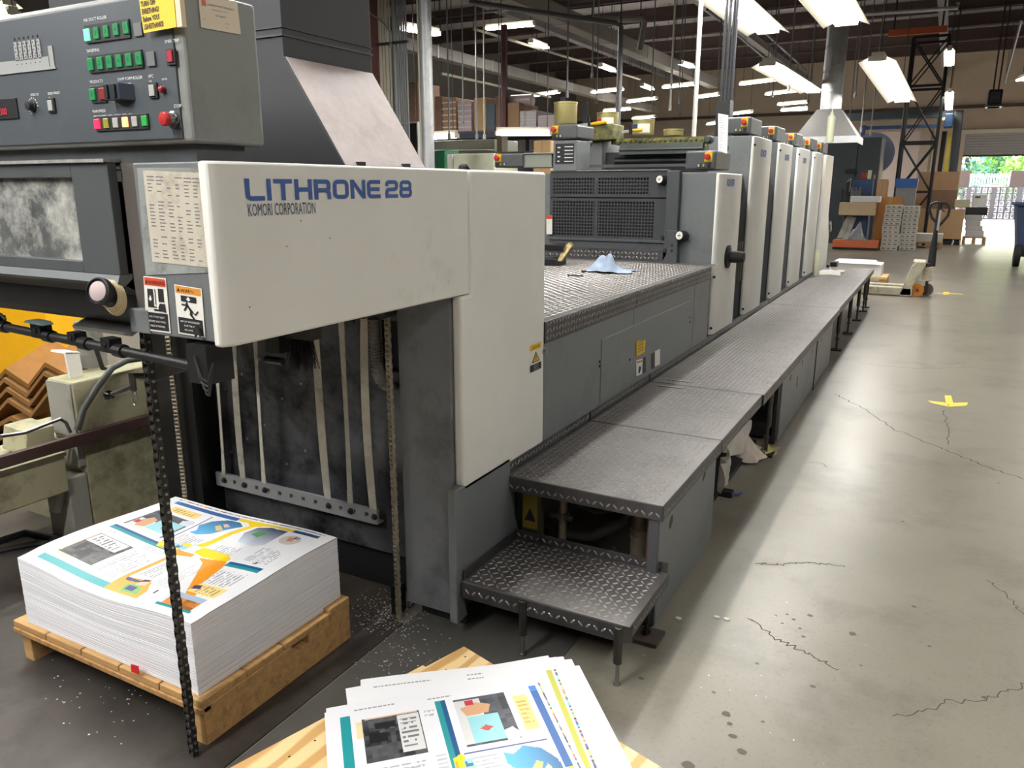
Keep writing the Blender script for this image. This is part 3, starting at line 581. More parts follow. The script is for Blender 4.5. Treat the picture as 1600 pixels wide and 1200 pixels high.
# ------------------------------------------------------------------ fluorescent fixtures
tube_m = mat('lamp_tube', (255, 252, 244), .4, emit=TUBE)
refl_m = mat('reflector_enamel', (222, 216, 200), .45, var=.03, scale=10)
def fixture(name, label, P, Q, group, light=True, w=.21, hang=True, z_top=FZ - .02, wings=True, power=None):
    P, Q = V(P), V(Q); d = (Q - P); Ln = d.length; d = d / Ln; s_ = V((-d.y, d.x, 0)).normalized(); u = s_.cross(d) * -1
    if u.z < 0: u = -u
    C0 = (P + Q) / 2
    t = thing(name, label, 'ceiling light', tuple(C0), group)
    mb = MB(); mb.obox(C0 + u * .035, d * Ln / 2, s_ * w * .34, u * .03)
    if wings:
        for k in (-1, 1):
            a = C0 + s_ * (k * w * .3) + u * .02; b = C0 + s_ * (k * w) - u * .045; h = d * Ln / 2
            mb.prism([a - h, a + h, b + h, b - h], u * .006)
    mb.build('reflector', refl_m, t)
    for k in (-1, 1):
        mb = MB(); o_ = s_ * (k * w * .42) - u * .018; mb.cyl(P + o_ + d * .03, Q + o_ - d * .03, .019, 8); mb.build('tube', tube_m, t, smooth=True)
    for e_ in (P, Q): mb = MB(); mb.obox(e_ - u * .01, d * .012, s_ * w * .5, u * .028); mb.build('end_cap', refl_m, t)
    if hang:
        for f in (.08, .92):
            q = P.lerp(Q, f); mb = MB(); mb.cyl(q + u * .06, (q.x, q.y, z_top), .006, 6); mb.build('hanger_rod', steel_dk, t)
    if light:
        ld = bpy.data.lights.new('lamp_light', 'AREA'); ld.shape = 'RECTANGLE'; ld.size = Ln * .96; ld.size_y = w * .35; ld.energy = (power or LAMP_W * Ln / 2.4); ld.color = (1, .99, .972)
        lo = bpy.data.objects.new('lamp_light', ld); COL.objects.link(lo); lo.parent = t
        z = u; x = d; y = z.cross(x); M = Matrix(((x.x, y.x, z.x, 0), (x.y, y.y, z.y, 0), (x.z, y.z, z.z, 0), (0, 0, 0, 1))); M.translation = -u * .045; lo.matrix_local = M
    return t
def at_z(p, z): return PZ(*p, z)
G1 = 'ceiling lights along the aisle'; G2 = 'ceiling lights across the far bays'
# the row over the operator side: in view
fixture('ceiling_light', 'reflector light cropped by the frame top, left of the galvanised duct', (-1.82, 6.5, 3.0), (-1.80, 8.85, 3.0), G1)
fixture('ceiling_light', 'reflector light cropped by the frame top, just in front of the galvanised duct', (-1.08, 6.4, 3.0), (-1.05, 8.78, 3.0), G1)
fixture('ceiling_light', 'long reflector light hanging left of the galvanised duct above the white units', (-2.24, 11.1, 3.0), (-2.16, 14.6, 3.0), G1, power=22)
fixture('ceiling_light', 'tilted reflector light hanging alone right of the galvanised duct', PZ(1371, 90, 2.95), PZ(1410, 156, 2.78), G1)
# the same rows go on unseen; left and doorway lights added for extra brightness
LB = 'unseen white reflector light set outside the frame over the near and right part of the hall'
for (x, y) in ((-1.75, 3.4), (-1.75, .6), (-1.75, -2.2), (1.6, 2.0), (1.6, -1.6), (2.4, 6.5), (2.6, 11.0), (2.6, 16), (3.2, 21), (4.4, 27), (-4.6, 1.2), (-4.6, -2.0)):
    fixture('ceiling_light', LB, (x, y, 3.4 if x > 0 else 3.2), (x, y + 2.4, 3.4 if x > 0 else 3.2), 'near row lights', power=LAMP_W * (2.4 if y < 0 and x < 0 else 2.0 if x < -4 or y > 18 else .55 if x > 0 else 1))
# far bays: short tubes across
FAR = [((760, 44), (835, 37), 4.6, 'long white tube light highest in the bays left of the thin hanging pole'), ((829, 64), (854, 74), 4.6, 'short tube light just right of and below the highest long tube'),
       ((829, 150), (874, 143), 4.2, 'tube light directly above the tallest gold ink can'), ((925, 144), (973, 139), 4.2, 'tube light above the ink can with red label'), ((981, 159), (1026, 153), 4.2, 'tube light above the ink can with blue label'),
       ((938, 102), (959, 110), 4.4, 'small tube light high above the middle ink can'), ((1003, 133), (1019, 139), 4.3, 'smallest tube light between two long tubes over the ink cans'), ((1036, 136), (1086, 131), 4.2, 'tube light left of the tall dark pipe rack'),
       ((1086, 152), (1124, 147), 4.2, 'tube light behind the thin white pole'), ((1157, 131), (1212, 124), 4.2, 'upper of the two tube lights left of the duct'), ((1197, 147), (1248, 141), 4.2, 'lower of the two tube lights left of the duct'),
       ((1216, 163), (1262, 159), 4.1, 'tube light touching the left side of the duct'), ((944, 173), (984, 170), 3.9, 'dim tube light behind the ink can with red label'), ((989, 185), (1023, 182), 3.9, 'tube light over the ink can with blue label rim'),
       ((1062, 98), (1082, 104), 4.4, 'small tube light high left of the thin white pole'), ((1143, 178), (1175, 174), 3.9, 'tube light low behind the second white unit'), ((1106, 194), (1122, 191), 3.7, 'tiny tube light beside the hanging paper tag'), ((1220, 172), (1262, 170), 3.9, 'lowest tube light left of the hood'),
       ((566, 22), (580, 30), 3.7, 'tube light glimpsed left of the red column, upper'), ((567, 62), (583, 66), 3.7, 'tube light glimpsed left of the red column, lower'), ((630, 42), (684, 52), 3.6, 'bright wide light behind the left spiral duct')]
for (p, q, z, lb) in FAR: fixture('tube_light', lb, PZ(*p, z), PZ(*q, z), G2, light=True, power=44, w=.14, z_top=FZ, wings=False)
for k, (p, q) in enumerate((((1484, 76), (1484, 96)), ((1484, 142), (1484, 150)), ((1483, 157), (1483, 169)))):
    a = PY(*p, 19 + 3 * k); b = PY(*q, 21 + 3 * k); b.z = a.z - .05; fixture('tube_light', ('upper', 'middle', 'lower')[k] + ' tube light of the string right of the lattice mast', a, b, G2, light=False, w=.1)
fixture('tube_light', 'tube light cut by the right edge of the frame below the roof', PZ(1596, 124, 3.6), PZ(1612, 118, 3.6), G2, light=False)

# ------------------------------------------------------------------ checker-plate walkway
ZP, XR, XK = .452, -.685, -1.262
def walk(name, y0, y1, label, zp=ZP, x0=XK, x1=XR, front=False, kick=True, lip=.055, loc=None, lipside=True):
    t = thing(name, label, 'walkway', ((x0 + x1) / 2, (y0 + y1) / 2, 0), 'checker plate walkway sections')
    mb = MB(); mb.box(x0, x1, y0, y1, zp - .006, zp); pl = mb.build('tread_plate', tread, t, bevel=.002)
    if lipside: mb = MB(); mb.box(x1 - .006, x1 + .001, y0, y1, zp - lip, zp - .002); mb.build('edge_lip', tread_dk, t, bevel=.002)
    if front: mb = MB(); mb.box(x0, x1, y0 - .001, y0 + .006, zp - lip, zp - .002); mb.build('front_lip', tread_dk, t, bevel=.002)
    if kick: mb = MB(); mb.box(x0 - .008, x0 - .002, y0 + .003, y1 - .003, zp - .004, zp + .048); mb.build('kick_plate', tread_dk, t, bevel=.001)
    lg = MB(); p_ = .0245; lugs(lg, (x0 + .01, y0 + .012, zp), EX, EY, int((x1 - x0 - .02) / p_), int((y1 - y0 - .024) / p_), p_)
    if lipside: lugs(lg, (x1 + .001, y0 + .006, zp - lip + .004), EY, EZ, int((y1 - y0 - .012) / p_), 1, p_, margin=.6)
    if front: lugs(lg, (x0 + .006, y0 - .001, zp - lip + .004), EX, EZ, int((x1 - x0) / p_), 1, p_, margin=.6)
    if kick: lugs(lg, (x0 - .002, y0 + .01, zp + .006), EY, EZ, int((y1 - y0 - .02) / p_), 1, p_, margin=.6)
    lg.build('tread_lugs', lug_m, t, kind='stuff')
    return t
w1 = walk('walkway_section', 2.292, 3.052, 'front walkway plate above the open end with pipes and the low step', front=True)
w2 = walk('walkway_section', 3.060, 3.860, 'second walkway plate, over the hanging plastic and rags, handle slot at its far edge')
w3 = walk('walkway_section', 3.868, 7.066, 'long walkway plate in front of the first white cover and yellow label', x1=XR + .008)
w4 = walk('walkway_section', 7.072, 10.70, 'farthest walkway plate beside the last white units, standing on thin legs')
for (t, y) in ((w2, 3.80), (w3, 3.95)):
    c = PZ(1048, 606, ZP).x; m = MB(); m.box(c - .075, c + .065, y - .007, y + .007, ZP - .001, ZP + .003); m.build('handle_slot', steel, t); m = MB(); m.box(c - .07, c + .06, y - .013, y - .007, ZP - .001, ZP + .0015); m.build('slot_shadow_gap', black, t)
# legs of the far sections, with screwed feet
def leg(par, x, y, r=.014, h=ZP - .01, foot=.045, dz=0):
    mb = MB(); mb.cyl((x, y, .16), (x, y, h), r * 1.25, 10); l = mb.build('leg', steel_dk, par, smooth=True)
    mb = MB(); mb.cyl((x, y, .012), (x, y, .18), r * .7, 8); mb.cyl((x, y, .10), (x, y, .112), r * 1.4, 6); mb.build('screw_foot', steel_dk, l, smooth=True)
    mb = MB(); mb.box(x - foot, x + foot, y - foot, y + foot, 0, .012); mb.build('foot_plate', black, l)
for y in (7.55, 8.5, 9.4, 10.15, 10.5): leg(w4, -.72, y)
for y in (7.9, 9.2): leg(w4, -1.0, y)
for (x, y) in ((-.72, 4.3), (-1.1, 4.4), (-1.1, 6.2)): leg(w3, x, y)
for (x, y) in ((-.95, 3.75), (-1.15, 3.4)): leg(w2, x, y)
# skirt sheets below the walkway edge
def skirt(y0, y1, label, z1=.395, cut=0, slots=(), x=-.70):
    t = thing('skirt_panel', label, 'panel', (x, (y0 + y1) / 2, 0), 'skirt panels under the walkway')
    mb = MB(); mb.prism([(x, y0, .012), (x, y1, .012), (x, y1, z1), (x, y0, z1)], (-.014, 0, 0)); mb.build('sheet', gray, t, bevel=.003)
    for (y, z, a, b) in slots:
        mb = MB(); mb.prism([(x + .0012, y + a * math.cos(q) , z + b * math.sin(q) + a * .4 * math.cos(q)) for q in [2 * math.pi * i / 16 for i in range(16)]], (-.002, 0, 0)); mb.build('finger_hole', black, t)
    return t
skirt(2.315, 3.045, 'grey skirt sheet with oval finger hole beside the low step', slots=((2.44, .335, .02, .02), (2.86, .36, .022, .012)))
skirt(4.56, 5.93, 'grey skirt sheet with three holes in the middle of the walkway', slots=((4.83, .33, .018, .016), (5.12, .24, .016, .035), (5.28, .34, .014, .012), (5.72, .33, .014, .012)))
skirt(5.97, 6.85, 'farther grey skirt sheet just before the thin legs', slots=((6.2, .33, .014, .012),))
m = MB(); m.box(-.716, -.695, 5.93, 5.955, .0, .39); m.build('skirt_post', black, w3); m = MB(); m.box(-.73, -.71, 4.5, 4.53, 0, .39); m.build('skirt_post', black, w3)
# machine side below the deck and behind the pipes
m = MB(); m.box(-.735, -.70, 2.30, 2.318, .01, .40); m.build('end_post', gray_dk, w1, bevel=.002)
# pipes and hoses in the open end of the first section
pg = mat('grimy_pipe', (156, 144, 124), .45, metal=.5, var=.3, scale=14)
def pipe_px(pts, y, r, name, par, m_=pg, n=10):
    mb = MB(); mb.tube([PY(*p, y) for p in pts], r, n); return mb.build(name, m_, par, smooth=True)
a = PY(880, 770, 2.45); m = MB(); m.cyl((a.x, 2.45, .02), (a.x, 2.45, .42), .016, 12); st = m.build('support_pipe', pg, w1, smooth=True)
for z in (.40, .27):
    m = MB(); m.cyl((a.x, 2.45, z - .012), (a.x, 2.45, z + .012), .024, 12); m.box(a.x - .045, a.x + .045, 2.43, 2.44, z - .01, z + .01); m.cyl((a.x - .036, 2.42, z), (a.x - .036, 2.45, z), .007, 6); m.cyl((a.x + .036, 2.42, z), (a.x + .036, 2.45, z), .007, 6); m.build('pipe_clamp', steel, st)
a = PY(1018, 830, 2.45); m = MB(); m.cyl((a.x, 2.45, .0), (a.x, 2.45, .43), .017, 12); m.build('support_pipe', mat('rusty_pipe', (160, 122, 94), .55, metal=.4, var=.3, scale=10), w1, smooth=True)
a = PY(1000, 840, 2.55); m = MB(); m.cyl((a.x, 2.55, .0), (a.x, 2.55, .33), .034, 14); m.cyl((a.x, 2.55, .2), (a.x, 2.55, .215), .038, 14); m.cyl((a.x, 2.55, .23), (a.x, 2.55, .24), .038, 14); m.build('filter_cylinder', pg, w1, smooth=True)
hose_m = mat('dull_hose', (120, 116, 106), .6, var=.2, scale=30)
for (pts, y, r) in (([(845, 800), (870, 830), (925, 838), (975, 815), (992, 795)], 2.6, .022), ([(848, 790), (862, 850), (900, 870), (960, 860)], 2.68, .018), ([(880, 775), (930, 800), (975, 792), (985, 775)], 2.62, .012)):
    pipe_px(pts, y, r, 'hose', w1, hose_m)
m = MB(); m.box(-1.24, -1.16, 2.37, 2.39, .16, .40); ub = m.build('terminal_box', mat('olive_box', (70, 68, 50), .6), w1)
m = MB(); m.face([(-1.235, 2.368, .23), (-1.175, 2.368, .23), (-1.175, 2.368, .36), (-1.235, 2.368, .36)]); lb = m.build('warning_label', mat('label_yellow_shaded', (136, 120, 48), .6), ub)  # label yellow darkened in its colour for the shade under the walkway
m = MB(); m.face([(-1.228, 2.367, .26), (-1.182, 2.367, .26), (-1.205, 2.367, .31)]); m.face([(-1.235, 2.367, .20), (-1.175, 2.367, .20), (-1.175, 2.367, .222), (-1.235, 2.367, .222)]); m.build('warning_triangle', ink_k, lb)
# low step in front
stp = thing('step', 'low checker plate step on two legs at the near end of the walkway', 'step', (-.95, 2.1, 0))
sx0, sx1, sy0, sy1, sz = -1.245, -.665, 1.955, 2.33, .203
m = MB(); m.box(sx0, sx1, sy0, sy1, sz - .006, sz); m.build('tread_plate', tread, stp, bevel=.003)
m = MB(); m.box(sx0, sx1 - .02, sy0 - .001, sy0 + .006, sz - .06, sz - .003); m.build('front_lip', tread_dk, stp, bevel=.003)
m = MB(); m.box(sx1 - .006, sx1 + .001, sy0 + .02, sy1, sz - .045, sz - .003); m.build('edge_lip', tread_dk, stp, bevel=.003)
m = MB(); m.prism([(sx1 - .022, sy0 - .001, sz - .06), (sx1 + .001, sy0 + .022, sz - .06), (sx1 - .006, sy0 + .022, sz - .06), (sx1 - .026, sy0 + .006, sz - .06)], (0, 0, .057)); m.build('corner_plate', tread_dk, stp)
m = MB(); m.box(sx0, sx1 - .004, sy1 - .006, sy1, sz - .003, sz + .034); m.build('back_upstand', tread_dk, stp, bevel=.001)
m = MB(); m.box(sx0, sx0 + .006, sy0 + .012, sy1 - .006, sz - .003, sz + .032); m.build('side_upstand', tread_dk, stp, bevel=.001)
lg = MB(); p_ = .025; lugs(lg, (sx0 + .010, sy0 + .010, sz), EX, EY, 22, 14, p_, h=.0026)
lugs(lg, (sx0 + .004, sy0 - .001, sz - .052), EX, EZ, 22, 1, p_, margin=.75); lugs(lg, (sx0 + .004, sy1 - .006, sz + .001), EX, EZ, 22, 1, p_, margin=.55); lugs(lg, (sx0 + .006, sy1 - .01, sz + .0), -EY, EZ, 14, 1, p_, margin=.5); lugs(lg, (sx1 + .001, sy0 + .03, sz - .04), EY, EZ, 12, 1, p_, margin=.6)
lg.build('tread_lugs', lug_m, stp, kind='stuff')
for (x, y) in ((-1.018, 1.985), (-.700, 1.985)):
    m = MB(); m.cyl((x, y - .03, .075), (x, y - .03, sz - .01), .0135, 12); l = m.build('leg', steel_dk, stp, smooth=True)
    m = MB(); m.cyl((x, y - .03, .0), (x, y - .03, .085), .0065, 10); m.cyl((x, y - .03, 0), (x, y - .03, .008), .010, 10); m.build('screw_foot', steel, l, smooth=True)
m = MB(); m.box(-.752, -.655, 2.19, 2.285, 0, .014); fb = m.build('anchor_plate', mat('brown_plate', (72, 62, 58), .6), w1, bevel=.001)
m = MB(); m.cyl((-.705, 2.24, .014), (-.705, 2.24, .16), .007, 8); m.cyl((-.705, 2.24, .02), (-.705, 2.24, .032), .015, 6); m.cyl((-.705, 2.24, .09), (-.705, 2.24, .17), .012, 8); m.build('screw_jack', black, fb, smooth=True)

# ------------------------------------------------------------------ upper deck between delivery and first unit
dk = thing('upper_deck', 'raised checker plate deck with grey side sheets between the delivery and the first unit', 'deck', (-1.9, 3.8, .45))
DZT, DY0, DY1 = .965, 2.57, 4.96
m = MB(); m.box(-2.62, XW, DY0, 5.06, DZT - .006, DZT); m.build('tread_plate', tread, dk, bevel=.002)
for (a, b) in ((DY0, 3.566), (3.572, 4.62), (4.625, 4.955)): m = MB(); m.box(XW - .006, XW + .001, a, b, .882, DZT - .002); m.build('edge_band', tread_dk, dk, bevel=.002)
m = MB(); m.box(-2.62, -1.60, 5.05, 5.056, DZT, DZT + .075); m.build('kick_plate', tread_dk, dk)
lg = MB(); lugs(lg, (-2.60, DY0 + .01, DZT), EX, EY, 49, 87, .027); lugs(lg, (XW + .001, DY0 + .006, .886), EY, EZ, 88, 3, .027); lugs(lg, (-2.6, 5.05, DZT + .008), EX, EZ, 36, 2, .027); lg.build('tread_lugs', lug_m, dk, kind='stuff')
def side(y0, y1, z0=.50, z1=.88, nm='side_sheet'):
    mb = MB(); mb.box(XW - .025, XW - .004, y0, y1, z0, z1); return mb.build(nm, gray, dk, bevel=.002)
side(2.57, 3.545); side(4.615, 4.96); side(3.55, 4.61)
m = MB(); m.box(XW - .004, XW - .001, 3.14, 4.50, .515, .80); ad = m.build('access_door', gray, dk, bevel=.0015)
m = MB()
for (px, py) in ((937, 565), (937, 572), (1078, 496), (1078, 503), (984, 562)): c = PX(px, py, XW); m.lathe((XW - .001, c.y, c.z), EX, [(.006, 0), (.006, .003), (.002, .004)], 10)
m.build('door_screw', black, ad)
D = [PX(994, 557, XW), PX(1007, 550, XW), PX(1008, 531, XW), PX(994, 533, XW)]; m = MB(); m.prism(D, (.002, 0, 0)); yl = m.build('caution_plate', lab_y, ad)
for i in range(4): text('DO NOT WASH', .016, bil(D, .12, .78 - i * .2) + EX * .0026, D[1] - D[0], EZ, ink_k, yl, sx=.75)
D = [PX(994, 588, XW), PX(1003, 584, XW), PX(1004, 560, XW), PX(994, 563, XW)]; m = MB(); m.prism(D, (.001, 0, 0)); wl = m.build('warning_label', lab_w, ad)
m = MB(); m.face([bil(D, u, v) + EX * .0016 for (u, v) in ((.1, .8), (.9, .8), (.9, .9), (.1, .9))]); m.build('label_header', lab_r, wl)
m = MB(); m.face([bil(D, u, v) + EX * .0016 for (u, v) in ((.3, .15), (.55, .12), (.75, .35), (.8, .6), (.6, .5), (.4, .62), (.35, .4))]); m.build('hand_mark', ink_k, wl)
D = [PX(1023, 573, XW), PX(1031, 569, XW), PX(1031, 545, XW), PX(1023, 549, XW)]; m = MB(); m.prism(D, (.001, 0, 0)); m.build('warning_label', lab_w, ad)
D = [PX(1004, 584, XW), PX(1009, 581, XW), PX(1009, 557, XW), PX(1004, 559, XW)]; m = MB(); m.prism(D, (.0008, 0, 0)); m.build('dark_patch', black, ad)
D = [PX(1018, 577, XW), PX(1023, 574, XW), PX(1023, 550, XW), PX(1018, 553, XW)]; m = MB(); m.prism(D, (.0008, 0, 0)); m.build('dark_patch', black, ad)
m = MB(); m.box(-2.5, -1.28, 2.6, 5.0, .3, .95); m.build('deck_frame', black, dk)
# ------------------------------------------------------------------ printing units
body_m = mat('unit_body_black', (44, 47, 50), .5, var=.12, scale=6)
inkgreen = mat('grimy_green', (58, 66, 60), .45, var=.2, scale=8, dirt=(112, 108, 52), dirt_amt=.3, dirt_scale=9)
grime = mat('yellow_grime', (118, 116, 62), .6, var=.35, scale=18, dirt=(46, 48, 38), dirt_amt=.5, dirt_scale=14)
def estop_box(par, x0, x1, y0, y1, z0, z1, stop_right=True):
    mb = MB(); mb.box(x0, x1, y0, y1, z0, z1); bx = mb.build('switch_box', gray_dk, par, bevel=.012); w = x1 - x0; h = z1 - z0; e = y0 - .001
    sx = x0 + w * (.76 if stop_right else .15)
    mb = MB(); mb.box(sx - .024, sx + .024, e - .002, e + .002, z0 + h * .42, z0 + h * .95); mb.build('yellow_plate', yel_p, bx)
    mb = MB(); mb.lathe((sx - .002, e - .002, z0 + h * .68), -EY, [(.010, 0), (.010, .012), (.019, .014), (.019, .024), (.015, .028), (.001, .029)], 18); mb.build('stop_button', red_p, bx, smooth=True)
    for i, mm_ in enumerate((wht_d, yel_d, black)):
        q = x0 + w * (.46 + .16 * i) if stop_right else x0 + w * (.38 - .13 * i)
        mb = MB(); mb.box(q - .010, q + .010, e - .003, e + .001, z0 + h * .12, z0 + h * .34); kf = mb.build('key_frame', black, bx); mb = MB(); mb.box(q - .006, q + .006, e - .006, e - .002, z0 + h * .15, z0 + h * .31); mb.build('push_key', mm_, bx)
    return bx
UN = [(5.08, 5.645, 1.53), (6.02, 6.60, 1.80), (7.03, 7.56, 1.80), (8.0, 8.57, 1.80), (8.99, 9.55, 1.80)]
ULAB = ['shorter printing unit with two perforated guards and black handwheel on its white cover', 'tall unit right after the handwheel unit, its white cover with blue logo', 'tall unit with third white cover counted from the handwheel unit', 'tall unit with fourth white cover counted from the handwheel unit', 'tall unit with fifth white cover, just before the feeder']
units = []
for k, (y0, y1, zt) in enumerate(UN):
    yn_ = UN[k + 1][0] if k < 4 else 9.86
    u = thing('printing_unit', ULAB[k], 'printing press', (-1.9, (y0 + y1) / 2, 0), 'printing units in line'); units.append(u)
    mb = MB(); mb.prism([(-1.288, y0, .497), (-1.272, y0, .497), (-1.25, y0 + .035, .497), (-1.25, y1, .497), (-1.288, y1, .497)], (0, 0, zt - .497)); c_ = mb.build('side_cover', white, u, smooth=True, bevel=.007)
    for (zz) in ((.545, zt - .06) if k else (.545, .88)):
        mb = MB(); mb.lathe((-1.262, y0 + .004, zz), V((.3, -1, 0)).normalized(), [(.009, 0), (.009, .005), (.003, .006)], 8); mb.build('cover_screw', black, c_)
    mb = MB(); mb.box(-1.60, -1.292, y0 + .02, y1 + .03, .46, zt + .005); mb.build('side_column', gray, u, bevel=.004)
    mb = MB(); mb.box(-1.62, -1.335, y1 + .03, yn_ + .02, .46, min(zt, 1.75) - .2 * (k > 0)); mb.build('link_panel', gray_dk, u)
    mb = MB(); mb.box(-2.76, -2.45, y0 + .02, y1 + .03, 0, zt + .005); mb.build('far_column', gray, u, bevel=.004)
    mb = MB(); mb.box(-2.46, -1.59, y0 + .10 + .06 * (k == 0), yn_ + .0, .3, zt - .30); mb.build('unit_body', body_m, u)
    estop_box(u, -1.50, -1.305, y0 + .03, y0 + .42, zt + .022, zt + .138)
    if k < 4:
        s_ = 'KOMORI'; h = .05 if k == 0 else .055; c = PX(1135.5, 290, XW) if k == 0 else V((XW, y0 + .17, 1.665))
        letters(c_, 'KOMORI' , c.y, c.y + .2, c.z if k else c.z - .004, h * .9, blue_ink, XW, t=.26)
    if k:
        zg = PY(1000, 241, 6.02).z
        mb = MB(); mb.prism([(-2.30, y0 + .0, zg), (-2.30, y0 + .01, zt - .03), (-2.30, y0 + .06, zt - .03), (-2.30, y0 + .05, zg)], (.66, 0, 0)); mb.build('roller_guard', inkgreen, u)
        mb = MB(); mb.cyl((-2.30, y0 - .004, zt - .075), (-1.64, y0 - .004, zt - .075), .008, 8); mb.build('guard_bar', gray_dk, u)
        mb = MB(); mb.box(-2.44, -1.60, y0 + .07, y0 + .09, zt - .45, zg + .02); mb.build('roller_gap', black, u)
        mb = MB(); mb.cyl((-2.36, y0 + .10, zg - .05), (-1.62, y0 + .10, zg - .05), .045, 14); mb.build('roller', blk_oil, u, smooth=True)
        mb = MB(); mb.box(-2.38, -1.62, y0 + .03, y0 + .30, zt - .03, zt + .012)
        for i in range(18): mb.lathe((-2.34 + i * .04, y0 + .026, zt - .01), -EY, [(.010, 0), (.010, .012), (.006, .014)], 8)
        mb.build('ink_fountain', grime, u, kind='stuff')
u1 = units[0]
# the first unit: perforated guards in front of a dark cavity
YG = 5.075; guard_m = mat('guard_paint', (62, 64, 67), .42, var=.08)
def guard(pl, pr_, zt, zb, holes, name, label=None):
    """frame with a field of square holes made of crossing bars"""
    x0, x1 = pl, pr_; hx0, hx1, hz0, hz1, nx, nz, mid = holes
    mb = MB(); mb.box(x0, x1, YG, YG + .012, hz1, zt); mb.box(x0, x1, YG, YG + .012, zb, hz0); mb.box(hx1, x1, YG, YG + .012, hz0, hz1); mb.box(x0, hx0, YG, YG + .012, hz0, hz1); mb.box(mid - .012, mid + .012, YG, YG + .012, hz0, hz1)
    g = mb.build(name, guard_m, u1)
    mb = MB(); sx = (hx1 - hx0) / nx; szz = (hz1 - hz0) / nz
    for i in range(nx + 1): mb.box(hx0 + i * sx - sx * .17, hx0 + i * sx + sx * .17, YG + .002, YG + .006, hz0, hz1)
    for j in range(nz + 1): mb.box(hx0, hx1, YG + .001, YG + .007, hz0 + j * szz - szz * .17, hz0 + j * szz + szz * .17)
    mb.build('perforated_sheet', guard_m, g, kind='stuff')
gx0, gx1 = -2.44, -1.597
z_ = lambda py: PY(950, py, YG).z
x_ = lambda px, py: PY(px, py, YG).x
guard(gx0, gx1, z_(267), z_(308), (gx0 + .02, x_(1014, 290), z_(304), z_(277), 33, 5, x_(931, 290)), 'guard')
guard(gx0, gx1, z_(310), z_(373), (gx0 + .02, x_(1022, 340), z_(370), z_(314), 34, 11, x_(931, 340)), 'guard')
m = MB(); m.box(gx0, gx1, YG - .014, YG + .02, z_(377), z_(373)); m.box(gx0, gx1 + .01, YG - .004, YG + .02, z_(391), z_(378)); m.build('guard_rail', gray_dk, u1, bevel=.002)
m = MB(); m.box(gx0, gx1, YG - .01, YG + .03, z_(267), z_(266) + .002); m.build('worn_top_edge', mat('worn_edge_grey', (140, 140, 136), .4, var=.3, scale=30), u1)
m = MB(); m.box(gx0, -1.6, YG + .055, YG + .06, .96, 1.56); m.build('cavity_back', black, u1)
m = MB(); m.box(-1.60, -1.515, YG - .018, YG + .02, 1.05, 1.548); m.build('hinge_post', mat('post_grey', (72, 75, 78), .42, var=.06), u1, bevel=.004)
m = MB(); m.prism([(-1.60, YG - .018, .965), (-1.505, YG - .018, .965), (-1.505, YG - .018, 1.17), (-1.575, YG - .018, 1.17), (-1.575, YG - .018, 1.02)], (0, -.012, 0)); br = m.build('hinge_bracket', gray_dk, u1, bevel=.002)
for z in (1.04, 1.075): m = MB(); m.lathe((-1.54, YG - .03, z), -EY, [(.009, 0), (.009, .002), (.004, .002)], 10); m.build('bracket_hole', black, br)
def dial(px, py, r, y, par):
    c = PY(px, py, y); d_ = V((-.25, -.95, .12)).normalized(); b_ = c - d_ * -.0
    mb = MB(); mb.lathe(b_, d_, [(r * 1.1, -.07), (r * 1.25, -.05), (r * 1.15, -.012), (r * 1.08, -.002), (r, 0), (r * .9, -.004)], 22); k_ = mb.build('dial_knob', black, par, smooth=True)
    mb = MB(); mb.lathe(b_, d_, [(r * .86, -.004), (r * .86, -.001), (.001, -.001)], 22); f_ = mb.build('dial_face', lab_w, k_)
    mb = MB(); mb.obox(b_ + d_ * .0006, d_.cross(EZ).normalized() * r * .5, d_ * .0006, EZ * r * .06); mb.obox(b_ + d_ * .0006, EZ * r * .4, d_ * .0006, d_.cross(EZ).normalized() * r * .05); mb.build('dial_marks', ink_k, k_)
dial(1030, 280, .027, 5.03, u1); dial(1061, 368, .030, 5.03, u1)
m = MB(); c = PY(1036, 371, YG); m.lathe((c.x, YG, c.z), -EY, [(.012, 0), (.012, .02), (.010, .024)], 12); m.build('small_knob', rubber, u1)
# handwheel on the white cover
c = PX(1136, 401, XW); m = MB(); m.lathe((XW, c.y, c.z), EX, [(.075, 0), (.078, .014), (.055, .02), (.040, .024), (.040, .085), (.036, .09), (.036, .11), (.030, .115), (.001, .115)], 24); m.build('handwheel', rubber, u1, smooth=True)
m = MB()
for i in range(4): m.cyl((-1.285, 5.70 + i * .07, .78), (-1.285, 5.70 + i * .07, 1.06), .028, 10)
m.build('louvre_rolls', steel_dk, u1, smooth=True, kind='stuff')
m = MB(); m.box(-1.31, -1.295, 5.66, 5.70, .9, 1.3); m.build('dark_slot', black, u1)
D = [PY(854, 366, 5.06), PY(863, 366, 5.06), PY(863, 336, 5.06), PY(854, 336, 5.06)]; m = MB(); m.prism(D, (0, -.002, 0)); lb = m.build('warning_label', lab_w, u1); m = MB(); m.face([bil(D, u, v) - EY * .003 for (u, v) in ((0, .8), (1, .8), (1, 1), (0, 1))]); m.build('label_header', lab_r, lb)
